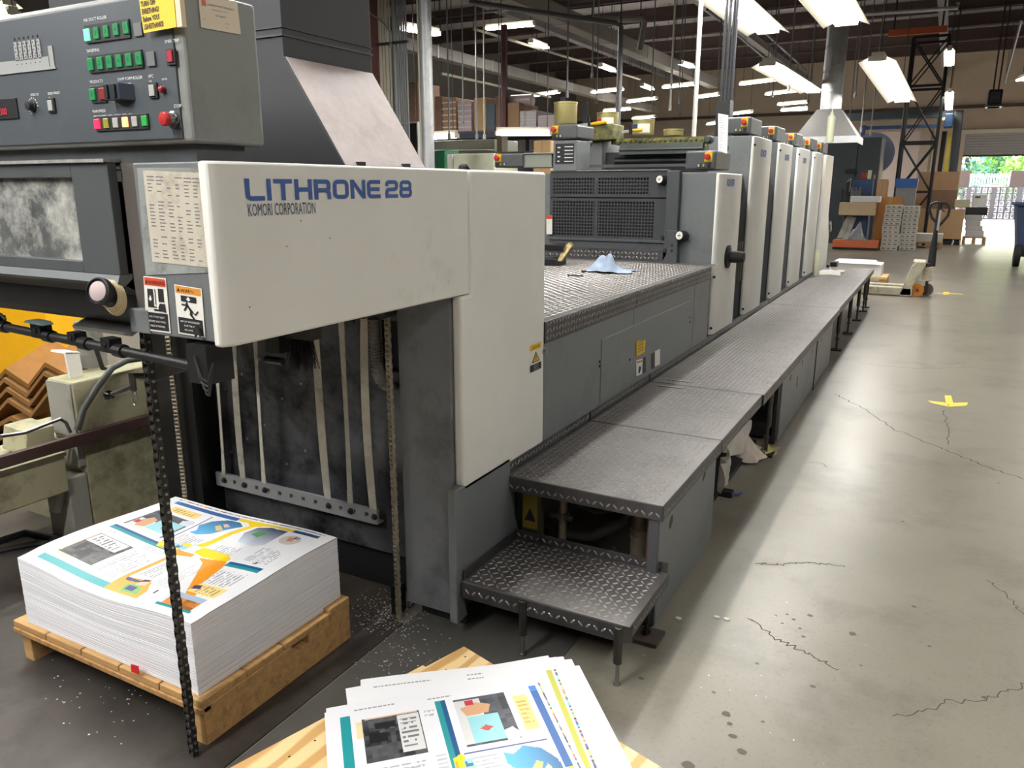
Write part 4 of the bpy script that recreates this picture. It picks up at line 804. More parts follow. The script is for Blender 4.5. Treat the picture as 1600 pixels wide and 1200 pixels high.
# far-side panel with legends and its switch box, levers and bearings beside the ink rollers
a, b = PY(864, 267, 5.06), PY(901, 219, 5.06)
m = MB(); m.box(a.x, b.x, 5.06, 5.3, a.z, b.z); fpn = m.build('far_panel', gray, u1, bevel=.004)
e = (b.x - a.x); h = b.z - a.z
m = MB(); m.box(a.x + .1 * e, a.x + .9 * e, 5.057, 5.061, a.z + .24 * h, b.z - .1 * h); lp = m.build('legend_plate', black, fpn)
m = MB()
for i in range(5): m.box(a.x + (.5) * e, a.x + .86 * e, 5.0555, 5.0571, a.z + (.3 + .12 * i) * h, a.z + (.325 + .12 * i) * h)
for i in range(4): m.box(a.x + .2 * e, a.x + (.28 + .04 * (i % 2)) * e, 5.0555, 5.0571, a.z + (.3 + .15 * i) * h, a.z + (.34 + .15 * i) * h)
m.build('legend_marks', ink_w, lp, kind='stuff')
a, b = PY(861, 219, 5.05), PY(902, 194, 5.05); estop_box(u1, a.x, b.x, 5.05, 5.35, a.z + .004, b.z, stop_right=False)
a, b = PY(772, 262, 5.05), PY(817, 239, 5.05); sb2 = estop_box(u1, a.x, b.x, 5.05, 5.25, a.z, b.z, stop_right=False)
a = PY(817, 262, 5.07); b = PY(862, 238, 5.07); m = MB(); m.box(a.x, b.x, 5.07, 5.3, a.z, b.z - .01); m.box(a.x, b.x + .02, 5.06, 5.31, b.z - .01, b.z); m.build('far_cover', mat('grey_green_paint', (134, 138, 128), .45, var=.05), u1, bevel=.003)
c = PY(914, 223, 5.6); m = MB(); m.lathe(c, -EY, [(.035, -.06), (.035, 0), (.024, .004), (.022, .03), (.015, .032)], 18); m.build('bearing_cap', inkgreen, units[1], smooth=True)
c = PY(1106, 218, 5.7); m = MB(); m.lathe(c, -EY, [(.03, -.05), (.03, 0), (.02, .004), (.018, .02)], 16); m.build('bearing_cap', inkgreen, units[1], smooth=True)
P = [PY(924, 218, 5.7), PY(921, 200, 5.68), PY(919, 180, 5.66)]; m = MB(); m.tube(P, [.010, .012, .009], 10); m.build('fountain_lever', black, units[1], smooth=True)
P = [PY(985, 210, 5.95), PY(986, 195, 5.95)]; m = MB(); m.tube(P, [.012, .014], 10); m.build('fountain_lever', black, units[1], smooth=True)
m = MB(); a, b = PY(907, 262, 5.75), PY(1100, 250, 5.75); m.box(a.x, -1.6, 5.74, 5.78, a.z, a.z + .02); m.build('cross_rail', gray_dk, units[1])
m = MB(); a, b = PY(903, 214, 5.98), PY(960, 193, 5.98); m.box(a.x, b.x, 5.96, 6.2, 1.80, b.z); m.build('ink_drive_cover', grime, units[1], bevel=.01)
# feeder at the far end
fd = thing('feeder', 'sheet feeder with narrow stepped white cover at the far end of the press', 'printing press', (-1.9, 10.2, 0))
m = MB(); m.prism([(XW, 9.86, .42), (XW, 10.74, .42), (XW, 10.74, .86), (XW, 10.62, .98), (XW, 10.50, 1.12), (XW, 10.48, 1.80), (XW, 9.88, 1.80), (XW, 9.86, 1.78)], (-.04, 0, 0)); c_ = m.build('side_cover', white, fd, bevel=.008)
m = MB(); m.prism([(XW + .002, 10.62, .99), (XW + .002, 10.72, .89), (XW + .002, 10.75, .92), (XW + .002, 10.65, 1.03)], (.02, 0, 0)); m.build('cover_catch', steel, c_)
m = MB(); m.box(-1.6, -1.295, 9.88, 10.5, .0, 1.805); m.build('side_column', gray, fd, bevel=.004)
m = MB(); m.box(-2.7, -1.59, 9.9, 10.7, 0, 1.3); m.build('feeder_body', body_m, fd)
m = MB(); m.box(-1.296, -1.29, 10.45, 10.6, .45, .9); m.build('cover_seam', black, fd)
estop_box(fd, -1.50, -1.305, 9.88, 10.3, 1.822, 1.935)
m = MB(); m.box(-1.34, -1.275, 2.40, 10.6, .02, .43); m.build('base_frame', black, dk)
# squeeze bottles, rags, tools lying on the press
def bottle(x, y, z, r, h, label, m_=cream):
    t = thing('squeeze_bottle', label, 'bottle', (x, y, z)); mb = MB(); mb.lathe((x, y, z), EZ, [(r * .95, 0), (r, .01), (r, h * .72), (r * .8, h * .78), (r * .45, h * .82)], 18); mb.build('bottle_body', m_, t, smooth=True)
    mb = MB(); mb.lathe((x, y, z + h * .815), EZ, [(r * .5, 0), (r * .5, h * .06), (r * .22, h * .07), (r * .1, h * .18)], 14); mb.build('nozzle', lab_w, t, smooth=True); return t
milky = mat('milky_plastic', (214, 216, 188), .4)
c = PZ(1275, 431, ZP); bottle(c.x, c.y, ZP + .002, .032, .33, 'cream squeeze bottle standing on the far walkway', milky)
c = PY(1296, 223, 9.95); bottle(c.x, c.y, 1.937, .042, .37, 'pale squeeze bottle on the farthest switch box in front of the hood', milky)
def cloth(name, label, cat, c, w, d, h, m_, seed, lumps=5, n=40, group=None, rot=0.0):
    r_ = random.Random(seed); L_ = [(r_.uniform(-.6, .6), r_.uniform(-.6, .6), r_.uniform(.22, .45), r_.uniform(.3, 1)) for _ in range(lumps)]; fold = [(r_.uniform(3, 9), r_.uniform(0, 3.14), r_.uniform(0, 6.28), r_.uniform(.06, .14)) for _ in range(7)]
    mb = MB(); vs_ = []
    for j in range(n + 1):
        for i in range(n + 1):
            u, v = i / n * 2 - 1, j / n * 2 - 1
            z = 1 - math.exp(-sum(a * math.exp(-((u - p) ** 2 + (v - q) ** 2) / (2 * s * s)) for (p, q, s, a) in L_) * 1.1)
            edge = max(0, 1 - max(abs(u), abs(v)) ** 5)
            uu = u + .18 * math.sin(3.1 * v + seed); vv = v + .18 * math.sin(2.7 * u + seed * 2)
            fz = sum(a * (.5 + .5 * math.cos(k * (uu * math.cos(t) + vv * math.sin(t)) + ph)) ** 2 for (k, t, ph, a) in fold)
            z = (z * .65 + fz * 1.0) * (.15 + .85 * edge) * (.55 + .45 * math.sin(2.2 * u + 1.3 * v + seed)) + .02
            wob = 1 - .22 * z + .12 * math.sin(5 * math.atan2(v, u) + seed)
            a = u * w / 2 * wob; b_ = v * d / 2 * wob
            vs_.append((c[0] + a * math.cos(rot) - b_ * math.sin(rot), c[1] + a * math.sin(rot) + b_ * math.cos(rot), c[2] + z * h))
    fs = [(j * (n + 1) + i, j * (n + 1) + i + 1, (j + 1) * (n + 1) + i + 1, (j + 1) * (n + 1) + i) for j in range(n) for i in range(n)]
    mb.quadmesh(vs_, fs); o = mb.build(name, m_, loc=tuple(c), smooth='all'); return tag(o, label, cat, group)
c = PZ(956, 425, DZT); cloth('rag', 'crumpled light blue rag lying on the raised deck', 'rag', (c.x, c.y, DZT + .003), .25, .22, .12, mat('blue_rag', (150, 166, 188), .9, var=.18, scale=14), 3)
c = PZ(1297, 426, ZP); cloth('rag', 'white rag lying on the far walkway beside the squeeze bottle', 'rag', (c.x, c.y, ZP + .003), .26, .6, .03, mat('white_rag', (216, 210, 204), .9, var=.1, scale=14), 5)
c = PZ(1298, 417, ZP); t = thing('hand_tools', 'small black fittings lying on the walkway near the feeder', 'tool', (c.x, c.y, ZP))
m = MB(); m.cyl((c.x - .02, c.y - .15, ZP + .02), (c.x - .02, c.y + .1, ZP + .02), .018, 8); m.build('barrel', black, t); m = MB(); m.box(c.x - .01, c.x + .07, c.y + .0, c.y + .2, ZP + .002, ZP + .06); m.build('clamp_head', black, t)
c = PZ(868, 416, DZT); t = thing('clamp_tool', 'black hinged clamp with worn brass edges on the deck beside the white cover', 'tool', (c.x, c.y, DZT))
brass = mat('worn_brass', (168, 152, 108), .4, metal=.6, var=.3, scale=20)
m = MB(); m.box(c.x - .14, c.x + .0, c.y, c.y + .16, DZT, DZT + .045); m.box(c.x - .14, c.x + .03, c.y + .04, c.y + .19, DZT + .09, DZT + .13); m.build('jaw', blk_oil, t, bevel=.004)
m = MB(); m.prism([(c.x + .0, c.y + .02, DZT + .03), (c.x + .03, c.y + .02, DZT + .03), (c.x + .075, c.y + .08, DZT + .12), (c.x + .055, c.y + .08, DZT + .145), (c.x + .02, c.y + .08, DZT + .12)], (0, .035, 0)); m.build('hinge_arm', brass, t, bevel=.003)
for (p, q, lb) in (((968, 402), (991, 403), 'thin steel pin lying at the back of the deck'), ((909, 424), (927, 423), 'rusty rod lying on the deck left of the blue rag'), ((887, 430), (911, 431), 'dark rod lying on the deck nearer than the rusty one')):
    a, b = PZ(*p, DZT + .006), PZ(*q, DZT + .006); m = MB(); m.cyl(a, b, .0045, 8); m.cyl(a, a + (b - a) * .1, .007, 8); o = m.build('loose_pin', steel_dk, loc=tuple((a + b) / 2)); tag(o, lb, 'rod')
# ink cans and ink knives above the rollers
gold = mat('tin_gold', (176, 166, 112), .32, metal=.5, var=.08, scale=4)
def can(px, pt, pb, y, hw, label, lab=None):
    b, t_ = PY(px, pb, y), PY(px, pt, y); r = hw / FPX * (b - CC).dot(FW); t = thing('ink_can', label, 'can', tuple(b))
    mb = MB(); H = t_.z - b.z; mb.lathe(b, EZ, [(r * .98, 0), (r, .004), (r, H - .012), (r * 1.04, H - .010), (r * 1.04, H), (r * .95, H), (r * .95, H - .02), (.001, H - .02)], 24); cb_ = mb.build('can_body', gold, t, smooth=True)
    if lab:
        mb = MB(); A0, A1 = math.radians(-150), math.radians(-35); pts = [A0 + (A1 - A0) * i / 10 for i in range(11)]
        for p, q in zip(pts, pts[1:]): mb.face([b + V((r * 1.006 * math.cos(p), r * 1.006 * math.sin(p), H * .12)), b + V((r * 1.006 * math.cos(q), r * 1.006 * math.sin(q), H * .12)), b + V((r * 1.006 * math.cos(q), r * 1.006 * math.sin(q), H * .7)), b + V((r * 1.006 * math.cos(p), r * 1.006 * math.sin(p), H * .7))])
        mb.build('can_label', lab_w, t); mb = MB()
        for p, q in zip(pts[:4], pts[1:5]): mb.face([b + V((r * 1.012 * math.cos(p), r * 1.012 * math.sin(p), H * .3)), b + V((r * 1.012 * math.cos(q), r * 1.012 * math.sin(q), H * .3)), b + V((r * 1.012 * math.cos(q), r * 1.012 * math.sin(q), H * .68)), b + V((r * 1.012 * math.cos(p), r * 1.012 * math.sin(p), H * .68))])
        mb.build('label_badge', lab, t)
    return t
can(883.5, 160, 193.5, 5.18, 18, 'tallest gold ink can standing on the far switch box')
can(949, 176, 205, 6.15, 16.5, 'gold ink can with red and white label behind the roller guard', mat('badge_red', (206, 74, 48), .5))
can(1005, 187, 211, 6.2, 16.5, 'gold ink can with blue and white label behind the roller guard', mat('badge_blue', (44, 66, 120), .5))
can(1052, 202, 212, 6.25, 15, 'low gold ink can right of the one with the blue label')
for (p0, p1, y, lb) in (((905, 196), (948, 191), 5.95, 'yellow handled ink knife in front of the red labelled can'), ((972, 206), (1004, 203), 6.0, 'yellow handled ink knife in front of the blue labelled can')):
    a, b = PY(*p0, y), PY(*p1, y); t = thing('ink_knife', lb, 'knife', tuple((a + b) / 2)); mb = MB(); mb.obox(a.lerp(b, .22), (b - a) * .24, (0, .003, 0), (0, 0, .011)); mb.build('blade', steel, t); mb = MB(); mb.tube([a.lerp(b, .42), a.lerp(b, .7), b], [.011, .015, .012], 8); mb.build('handle', yel_p, t, smooth=True)
D = [PY(1122, 236, 5.3), PY(1136, 240, 5.3), PY(1138, 180, 5.3), PY(1122, 177, 5.3)]
t = thing('paper_tag', 'tall white job sheet standing behind the switch box of the handwheel unit', 'paper', tuple(D[0])); m = MB(); m.prism(D, (0, .004, 0)); m.build('card', paper, t); m = MB()
for i in range(14): m.face([bil(D, u, v) - EY * .001 for (u, v) in ((.15, .05 + i * .065), (.15 + .6 * rnd.random() + .05, .05 + i * .065), (.15 + .6 * rnd.random() + .05, .062 + i * .065), (.15, .062 + i * .065))])
m.build('printed_lines', mat('pale_print', (176, 160, 176), .6), t, kind='stuff')
m = MB(); m.box(D[0].x, D[1].x, 5.302, 5.34, 1.675, D[0].z + .03); m.build('card_holder', black, t)

# ------------------------------------------------------------------ hoist chains
def chain(name, label, x, y, z0, z1, s=1.0, ang=0.0, lean=(0, 0), m_=None):
    t = thing(name, label, 'chain', (x, y, z0)); p = .0128 * s; n = int((z1 - z0) / p); mb = MB(); mr = MB(); ca, sa = math.cos(ang), math.sin(ang); A = V((ca, sa, 0)); B = V((-sa, ca, 0))
    for i in range(n):
        z = z0 + i * p; o = V((x + lean[0] * (1 - (z - z0) / (z1 - z0)), y + lean[1] * (1 - (z - z0) / (z1 - z0)), z)); w = (.0078 if i % 2 else .0058) * s
        for k in (-1, 1):
            c = o + A * (w * k) + EZ * p / 2; q = [c + B * (.0062 * s * math.cos(g)) * (1 if abs(math.sin(g)) > .5 else .72) + EZ * ((p * .5 + .0055 * s) * math.sin(g)) for g in [2 * math.pi * j / 8 + .39 for j in range(8)]]
            mb.prism(q, A * (.0016 * s))
        mr.cyl(o - A * (.0105 * s), o + A * (.0105 * s), .0020 * s, 6); mb.cyl(o - A * (.0055 * s), o + A * (.0055 * s), .0048 * s, 8)
    mb.build('link_plates', m_ or steel_dk, t, kind='stuff'); mr.build('chain_pins', steel, t, kind='stuff'); return t
ch_m = mat('oily_chain', (176, 166, 146), .45, metal=.4, var=.3, scale=30)
chain('hoist_chain', 'dark roller chain hanging in front of the paper pile', -1.567, 1.142, -.0 +   .002, 1.135, 1.8, -.22, m_=mat('dark_chain', (52, 49, 46), .45, metal=.5, var=.3, scale=30))
chain('hoist_chain', 'roller chain hanging beside the grey column at the right of the pile', -1.497, 1.945,   .006, 1.06, 1.3, -.3, m_=ch_m)
chain('hoist_chain', 'slender chain hanging at the left of the straps', -2.535, 1.945, .004, 1.13, 1.2, .3, m_=ch_m)
m = MB(); m.box(-1.535, -1.505, 1.955, 2.0, .0, .11); m.build('chain_anchor', blk_oil, dl)

# ------------------------------------------------------------------ pallet with the printed pile
pa = thing('pallet', 'wooden pallet under the tall printed paper pile', 'pallet', (-1.98, 1.47, 0))
px0, px1, py0, py1, pz = -2.405, -1.562, 1.178, 1.772, .14
for i in range(5):                                # deck boards run along the press
    w = (px1 - px0 - .02) / 5; x0 = px0 + i * (w + .005)
    ms = MB(); ms.box(x0, x0 + w, py0, py1, pz - .022, pz)
    if i < 4: ms.build('deck_board', wood, pa, bevel=.003)
    else:
        ms = MB(); q = py0
        for L_ in (.16, .14, .2): ms.box(x0, x0 + w, q, q + L_ - .004, pz - .022, pz); q += L_
        for L_, in ((.094,),): ms.box(x0, x0 + w, q, py1, pz - .03, pz)
        for a, b in ((py0, py0 + .155), (py0 + .16, py0 + .297), (py0 + .302, py0 + .497)):
            mm2 = MB(); mm2.box(x0, x0 + w, a, b, pz - .022, pz); mm2.build('deck_board', wood, pa, bevel=.003)
        mm2 = MB(); mm2.box(x0, x0 + w, py0 + .5, py1, pz - .022, pz + .012); mm2.build('deck_board', wood, pa, bevel=.003)
m = MB(); m.prism([(px1 - .045, py0 + .004, 0), (px1 - .045, py1 - .002, 0), (px1 - .045, py1 - .002, pz - .022), (px1 - .045, py0 + .4, pz - .022), (px1 - .045, py0 + .4, pz - .05), (px1 - .045, py0 + .33, pz - .05), (px1 - .045, py0 + .33, pz - .022), (px1 - .045, py0 + .004, pz - .022)], (.045, 0, 0)); m.build('stringer', wood, pa, bevel=.003)
for x in (px0 + .012, (px0 + px1) / 2): m = MB(); m.box(x, x + .045, py0 + (.012 if x < px0 + .1 else .20), py1 - .01, 0, pz - .022); m.build('stringer', wood, pa, bevel=.003)
m = MB(); m.box(px0, px1, py0 - .004, py0 + .03, pz - .040, pz - .0225); m.build('cross_board', wood_y, pa, bevel=.003)
c = PY(212, 1046, py0 - .006); m = MB(); m.prism([(c.x - .018, py0 - .006, c.z - .012), (c.x + .014, py0 - .006, c.z - .010), (c.x + .016, py0 - .006, c.z + .016), (c.x - .016, py0 - .006, c.z + .012)], (0, -.002, 0)); m.build('red_tag', mat('red_tag', (214, 40, 44), .5), pa)

# the printed page as vertex colours; u across the short side, v along the long side (both 0..1)
def lerp3(a, b, t): return tuple(a[i] * (1 - t) + b[i] * t for i in range(3))
PNX, PNY = 230, 300
def page_colors():
    U, Vv = np.meshgrid((np.arange(PNX) + .5) / PNX, (np.arange(PNY) + .5) / PNY)
    R = np.random.RandomState(4); img = np.zeros((PNY, PNX, 3)); img[:] = lin((236, 236, 240))
    nzs = R.rand(64, 64)
    def nz(s, ox=0): s = s * 2.2; return nzs[((Vv * s + ox).astype(int)) % 64, ((U * s * .8 + ox * 3).astype(int)) % 64]
    def rect(u0, u1, v0, v1, c): k = (U >= u0) & (U < u1) & (Vv >= v0) & (Vv < v1); img[k] = lin(c); return k
    def poly(pts, c):
        k = np.zeros(U.shape, bool); n = len(pts); j = n - 1
        for i in range(n):
            (xi, yi), (xj, yj) = pts[i], pts[j]
            k ^= ((yi > Vv) != (yj > Vv)) & (U < (xj - xi) * (Vv - yi) / (yj - yi + 1e-9) + xi); j = i
        if c is not None: img[k] = lin(c)
        return k
    def lines(u0, u1, v0, v1, n, c=(176, 176, 182), short=.25, vert=True):
        """rows of body text; text lines run along u when vert"""
        for i in range(n):
            a = v0 + (v1 - v0) * i / n; e = u1 - (u1 - u0) * (R.rand() * short)
            k = (Vv >= a) & (Vv < a + (v1 - v0) / n * .45) & (U >= u0) & (U < e) & (nz(48, i) > .22); img[k] = lin(c)
    teal, blue_d, orange, yellow = (40, 150, 156), (30, 86, 140), (242, 156, 44), (250, 212, 24)
    # quarter A: upper left page (v 0..0.5, u 0..0.5): teal edge strip, black and white picture, text
    rect(.055, .10, .06, .47, teal)
    rect(.06, .47, .47, .47, orange)
    return_rects = []
    k = rect(.12, .155, .10, .18, (236, 220, 170)); 
    k = rect(.15, .40, .09, .30, (190, 190, 190)); img[k] = (np.array(lin((60, 60, 62)))[None] * (.4 + 2.2 * nz(26)[k][:, None])); rect(.30, .395, .10, .28, (222, 222, 222)); rect(.16, .39, .09, .098, (228, 190, 160)); lines(.31, .385, .12, .27, 7, (120, 120, 120), .1); rect(.17, .25, .17, .215, (34, 34, 36)); rect(.2, .29, .12, .15, (40, 40, 42))
    lines(.42, .47, .10, .14, 2); 
    for i in range(7): rect(.425 + i * .0 , .47, .32 + i * .018, .328 + i * .018, (196, 196, 200))
    lines(.13, .40, .33, .455, 7)
    # band between the halves: teal and blue strip across
    rect(.48, .51, .06, .47, teal); rect(.505, .525, .06, .47, blue_d)
    # quarter B: upper right page: colour picture with pale blue box, yellow note, blue edge strip
    k = rect(.56, .80, .07, .31, (60, 64, 72)); img[k] = np.clip(np.array(lin((64, 66, 74)))[None] * (.5 + 1.5 * nz(20, 5)[k][:, None]), 0, 1)
    rect(.56, .68, .08, .30, (214, 214, 214)); rect(.60, .74, .17, .30, (150, 208, 216)); poly([(.64, .235), (.67, .22), (.70, .235), (.67, .252)], (200, 84, 76)); k = poly([(.58, .12), (.66, .10), (.72, .12), (.70, .16), (.60, .165)], (206, 158, 120)); rect(.61, .65, .085, .11, (190, 50, 60)); poly([(.74, .26), (.78, .25), (.81, .29), (.78, .32), (.74, .31)], (214, 214, 226))
    rect(.83, .895, .10, .28, (240, 212, 130)); lines(.84, .885, .13, .26, 6, (196, 160, 90), .1)
    rect(.92, .955, .06, .47, (38, 92, 160)); rect(.54, .90, .335, .341, (80, 92, 140)); rect(.92, .955, .06, .09, (60, 120, 200))
    # sea picture and lettering block
    k = poly([(.70, .36), (.74, .375), (.79, .345), (.86, .37), (.91, .43), (.915, .50), (.88, .545), (.82, .50), (.74, .46), (.70, .41)], (36, 90, 160)); d_ = ((U - .72) * 4); img[k] = np.clip(np.array(lin((90, 176, 224)))[None] * (1 - np.clip(d_[k], 0, .85))[:, None] + np.array(lin((28, 52, 110)))[None] * np.clip(d_[k], 0, .85)[:, None], 0, 1)
    poly([(.78, .46), (.82, .42), (.845, .43), (.83, .455), (.80, .485)], (226, 190, 120)); poly([(.83, .47), (.86, .44), (.87, .46), (.85, .49)], (226, 190, 170))
    lines(.57, .69, .36, .49, 8)
    # yellow branching band in the middle and orange fields
    poly([(.93, .47), (.955, .47), (.955, .80), (.93, .80), (.935, .66), (.90, .60), (.78, .56), (.62, .545), (.60, .53), (.60, .42), (.50, .47), (.49, .35), (.53, .33), (.545, .36), (.56, .47), (.66, .51), (.80, .53), (.90, .57), (.925, .54)], yellow)
    poly([(.60, .54), (.60, .62), (.585, .70), (.545, .745), (.51, .745), (.515, .60), (.54, .53)], yellow)
    rect(.53, .57, .36, .48, (150, 200, 220)); lines(.535, .565, .37, .47, 2, (70, 110, 140), .1)
    poly([(.055, .47), (.48, .47), (.50, .35), (.52, .47), (.52, .56), (.47, .56), (.30, .54), (.12, .66), (.055, .66)], orange)
    poly([(.18, .495), (.47, .495), (.49, .55), (.46, .60), (.20, .60)], (238, 238, 240)); poly([(.15, .5), (.18, .49), (.18, .6), (.165, .6)], (66, 66, 120)); lines(.22, .45, .515, .59, 6, (150, 150, 156), .45)
    poly([(.07, .55), (.12, .53), (.15, .56), (.13, .62), (.08, .64)], (120, 170, 90)); rect(.09, .125, .555, .60, (50, 50, 116)); poly([(.14, .57), (.185, .57), (.19, .605), (.15, .615)], (232, 190, 170)); poly([(.165, .565), (.20, .57), (.205, .60), (.19, .6)], (52, 36, 40))
    # quarter C: lower left page
    poly([(.055, .90), (.20, .80), (.46, .655), (.50, .60), (.52, .74), (.48, .765), (.30, .80), (.055, .93)], orange)
    lines(.18, .44, .62, .71, 9, (150, 150, 152), .5); poly([(.10, .68), (.14, .68), (.14, .72), (.10, .72)], (236, 236, 240)); lines(.10, .15, .69, .71, 1, (60, 60, 60), 0)
    rect(.48, .505, .76, .94, teal); rect(.503, .525, .76, .94, blue_d)
    lines(.30, .45, .79, .93, 8, (170, 170, 176), .2)
    rect(.20, .29, .80, .94, (240, 220, 150)); lines(.21, .28, .83, .93, 5, (190, 160, 96), .2); poly([(.225, .80), (.26, .79), (.275, .82), (.24, .835)], (80, 66, 120))
    k = rect(.075, .18, .78, .93, (170, 110, 60)); img[k] = np.clip(np.array(lin((190, 120, 60)))[None] * (.25 + 1.5 * nz(18, 9)[k][:, None]), 0, 1); rect(.14, .18, .78, .93, (170, 190, 210)); rect(.055, .075, .76, .94, teal)
    # quarter D: lower right page
    k = poly([(.90, .62), (.925, .68), (.92, .78), (.74, .78), (.70, .74), (.72, .64), (.82, .60)], (30, 60, 96)); d_ = (U - .70) * 4.4; img[k] = np.clip(np.array(lin((220, 228, 240)))[None] * (1 - np.clip(d_[k], 0, 1))[:, None] + np.array(lin((28, 56, 92)))[None] * np.clip(d_[k], 0, 1)[:, None] * (.5 + 1.0 * nz(24, 3)[k][:, None]), 0, 1); poly([(.82, .64), (.87, .66), (.86, .71), (.80, .69)], (80, 150, 90))
    lines(.58, .68, .60, .72, 7, (180, 180, 186), .3); lines(.56, .72, .80, .93, 10, (176, 176, 182), .3); lines(.55, .57, .86, .93, 1, (70, 80, 70), 0)
    k = ((U - .84) / .055) ** 2 + ((Vv - .85) / .05) ** 2 < 1; img[k] = lin((206, 200, 190)); poly([(.82, .84), (.87, .83), (.87, .85), (.83, .87)], (206, 130, 110)); rect(.855, .885, .855, .862, (40, 44, 70)); rect(.855, .885, .87, .877, (40, 44, 70))
    rect(.925, .955, .80, .94, (24, 70, 110))
    # colour bar
    cbar = [(60, 60, 66), (120, 110, 150), (238, 200, 120), (90, 80, 120), (90, 200, 230), (70, 110, 170), (226, 120, 130), (250, 214, 90), (60, 90, 150), (140, 100, 110)]
    nb = 90
    for i in range(nb): rect(.972, .984, .05 + .9 * i / nb, .05 + .9 * (i + 1) / nb, cbar[int(R.randint(10))])
    return img
PAGE = page_colors()
pm = bpy.data.materials.new('printed_sheet'); pm.use_nodes = True; n_ = pm.node_tree.nodes; at_ = n_.new('ShaderNodeAttribute'); at_.attribute_name = 'print'; pm.node_tree.links.new(at_.outputs['Color'], n_['Principled BSDF'].inputs['Base Color']); n_['Principled BSDF'].inputs['Roughness'].default_value = .42
def printed(name, f, parent, img, label=None):
    """a sheet whose print is stored on the faces; f maps (u, v) to a point"""
    ny, nx = img.shape[:2]; vs_ = [f(i / nx, j / ny) for j in range(ny + 1) for i in range(nx + 1)]
    idx = np.arange((nx + 1) * (ny + 1)).reshape(ny + 1, nx + 1); fs = np.stack([idx[:-1, :-1], idx[:-1, 1:], idx[1:, 1:], idx[1:, :-1]], -1).reshape(-1, 4)
    me = bpy.data.meshes.new(name); off = WL(parent); me.from_pydata([(p[0] - off.x, p[1] - off.y, p[2] - off.z) for p in vs_], [], fs.tolist()); me.polygons.foreach_set('use_smooth', [True] * len(me.polygons))
    ca = me.color_attributes.new('print', 'FLOAT_COLOR', 'CORNER'); c4 = np.ones((ny * nx, 4), np.float32); c4[:, :3] = img.reshape(-1, 3); ca.data.foreach_set('color', np.repeat(c4, 4, 0).ravel())
    me.materials.append(pm); o = bpy.data.objects.new(name, me); COL.objects.link(o); o.parent = parent
    if label: o['label'] = label
    return o
pile = thing('printed_pile', 'tall pile of freshly printed sheets with yellow and orange layout on pallet', 'paper stack', (-1.96, 1.47, pz))
qx0, qx1, qy0, qy1 = -2.348, -1.588, 1.192, 1.760; nly = 150
def ptop(u, v):                                   # u from the front edge to the back, v from the far side to the near side
    x = qx0 + (qx1 - qx0) * v; y = qy0 + (qy1 - qy0) * u
    z = .352 + .012 * math.cos(v * 6.28 * 1.0 + .3) * (1 - u * .6) - .014 * math.exp(-((u) / .10) ** 2) * (.4 + .6 * math.sin(v * 3.1)) + .006 * math.sin(u * 5 + v * 4)
    return (x, y, z)
edge_m = mat('paper_edges', (230, 230, 234), .75, var=.06, scale=3, stretch=(1, 1, 70), dirt=(204, 212, 224), dirt_amt=.38, dirt_scale=2.2)
side_m = MB(); R2 = random.Random(11)
def ring(j):
    t = j / nly; o_ = R2.uniform(-.0006, .0006); w_ = R2.uniform(-.0005, .0005); out = []
    for (a, b, n_) in (((0, 0), (1, 0), 14), ((1, 0), (1, 1), 20), ((1, 1), (0, 1), 14), ((0, 1), (0, 0), 20)):
        for i in range(n_):
            u = a[0] + (b[0] - a[0]) * i / n_; v = a[1] + (b[1] - a[1]) * i / n_; p = ptop(u, v); s = 1 + o_
            out.append((-1.968 + (p[0] + 1.968) * s + w_, 1.476 + (p[1] - 1.476) * s + w_, pz + .001 + (p[2] - pz - .001) * t))
    return out
rs = [ring(j) for j in range(nly + 1)]; rs[-1] = [p[:3] for p in ring(nly)]; N_ = len(rs[0])
side_m.quadmesh([p for r_ in rs for p in r_], [(j * N_ + i, j * N_ + (i + 1) % N_, (j + 1) * N_ + (i + 1) % N_, (j + 1) * N_ + i) for j in range(nly) for i in range(N_)])
side_m.build('sheet_edges', edge_m, pile, kind='stuff')
printed('top_sheet', lambda u, v: (ptop(u, v)[0], ptop(u, v)[1], ptop(u, v)[2] + .0012), pile, PAGE)

# ------------------------------------------------------------------ plywood skid with loose proof sheets in the foreground
sk = thing('plywood_skid', 'plywood-topped skid with loose proof sheets at the bottom of the frame', 'pallet', (-.9, 1.3, 0))
plym = mat('plywood', (214, 176, 116), .5, var=.12, scale=2, stretch=(1, 1, 1))
nn2 = plym.node_tree; tcs = nn2.nodes.new('ShaderNodeTexCoord'); mpp = nn2.nodes.new('ShaderNodeMapping'); mpp.inputs['Rotation'].default_value = (0, 0, math.radians(16.8)); mpp.inputs['Scale'].default_value = (1, .22, 1); nn2.links.new(tcs.outputs['Object'], mpp.inputs[0])
wv = nn2.nodes.new('ShaderNodeTexWave'); wv.inputs['Scale'].default_value = 5; wv.inputs['Distortion'].default_value = 14; wv.inputs['Detail'].default_value = 2.5; wv.inputs['Detail Scale'].default_value = .8; nn2.links.new(mpp.outputs[0], wv.inputs[0])
rr = nn2.nodes.new('ShaderNodeValToRGB'); rr.color_ramp.elements[0].color = (*lin((206, 162, 102)), 1); rr.color_ramp.elements[1].color = (*lin((238, 208, 154)), 1); rr.color_ramp.elements[0].position = .25; rr.color_ramp.elements[1].position = .6; nn2.links.new(wv.outputs[0], rr.inputs[0]); nn2.links.new(rr.outputs[0], nn2.nodes['Principled BSDF'].inputs['Base Color'])
ZS = .142; C_ = PZ(725, 1010, ZS); e1 = V((-.178, -.59, 0)).normalized(); e2 = V((.585, -.177, 0)).normalized()
nt_ = (PZ(665, 1042, ZS) - C_).dot(e1)
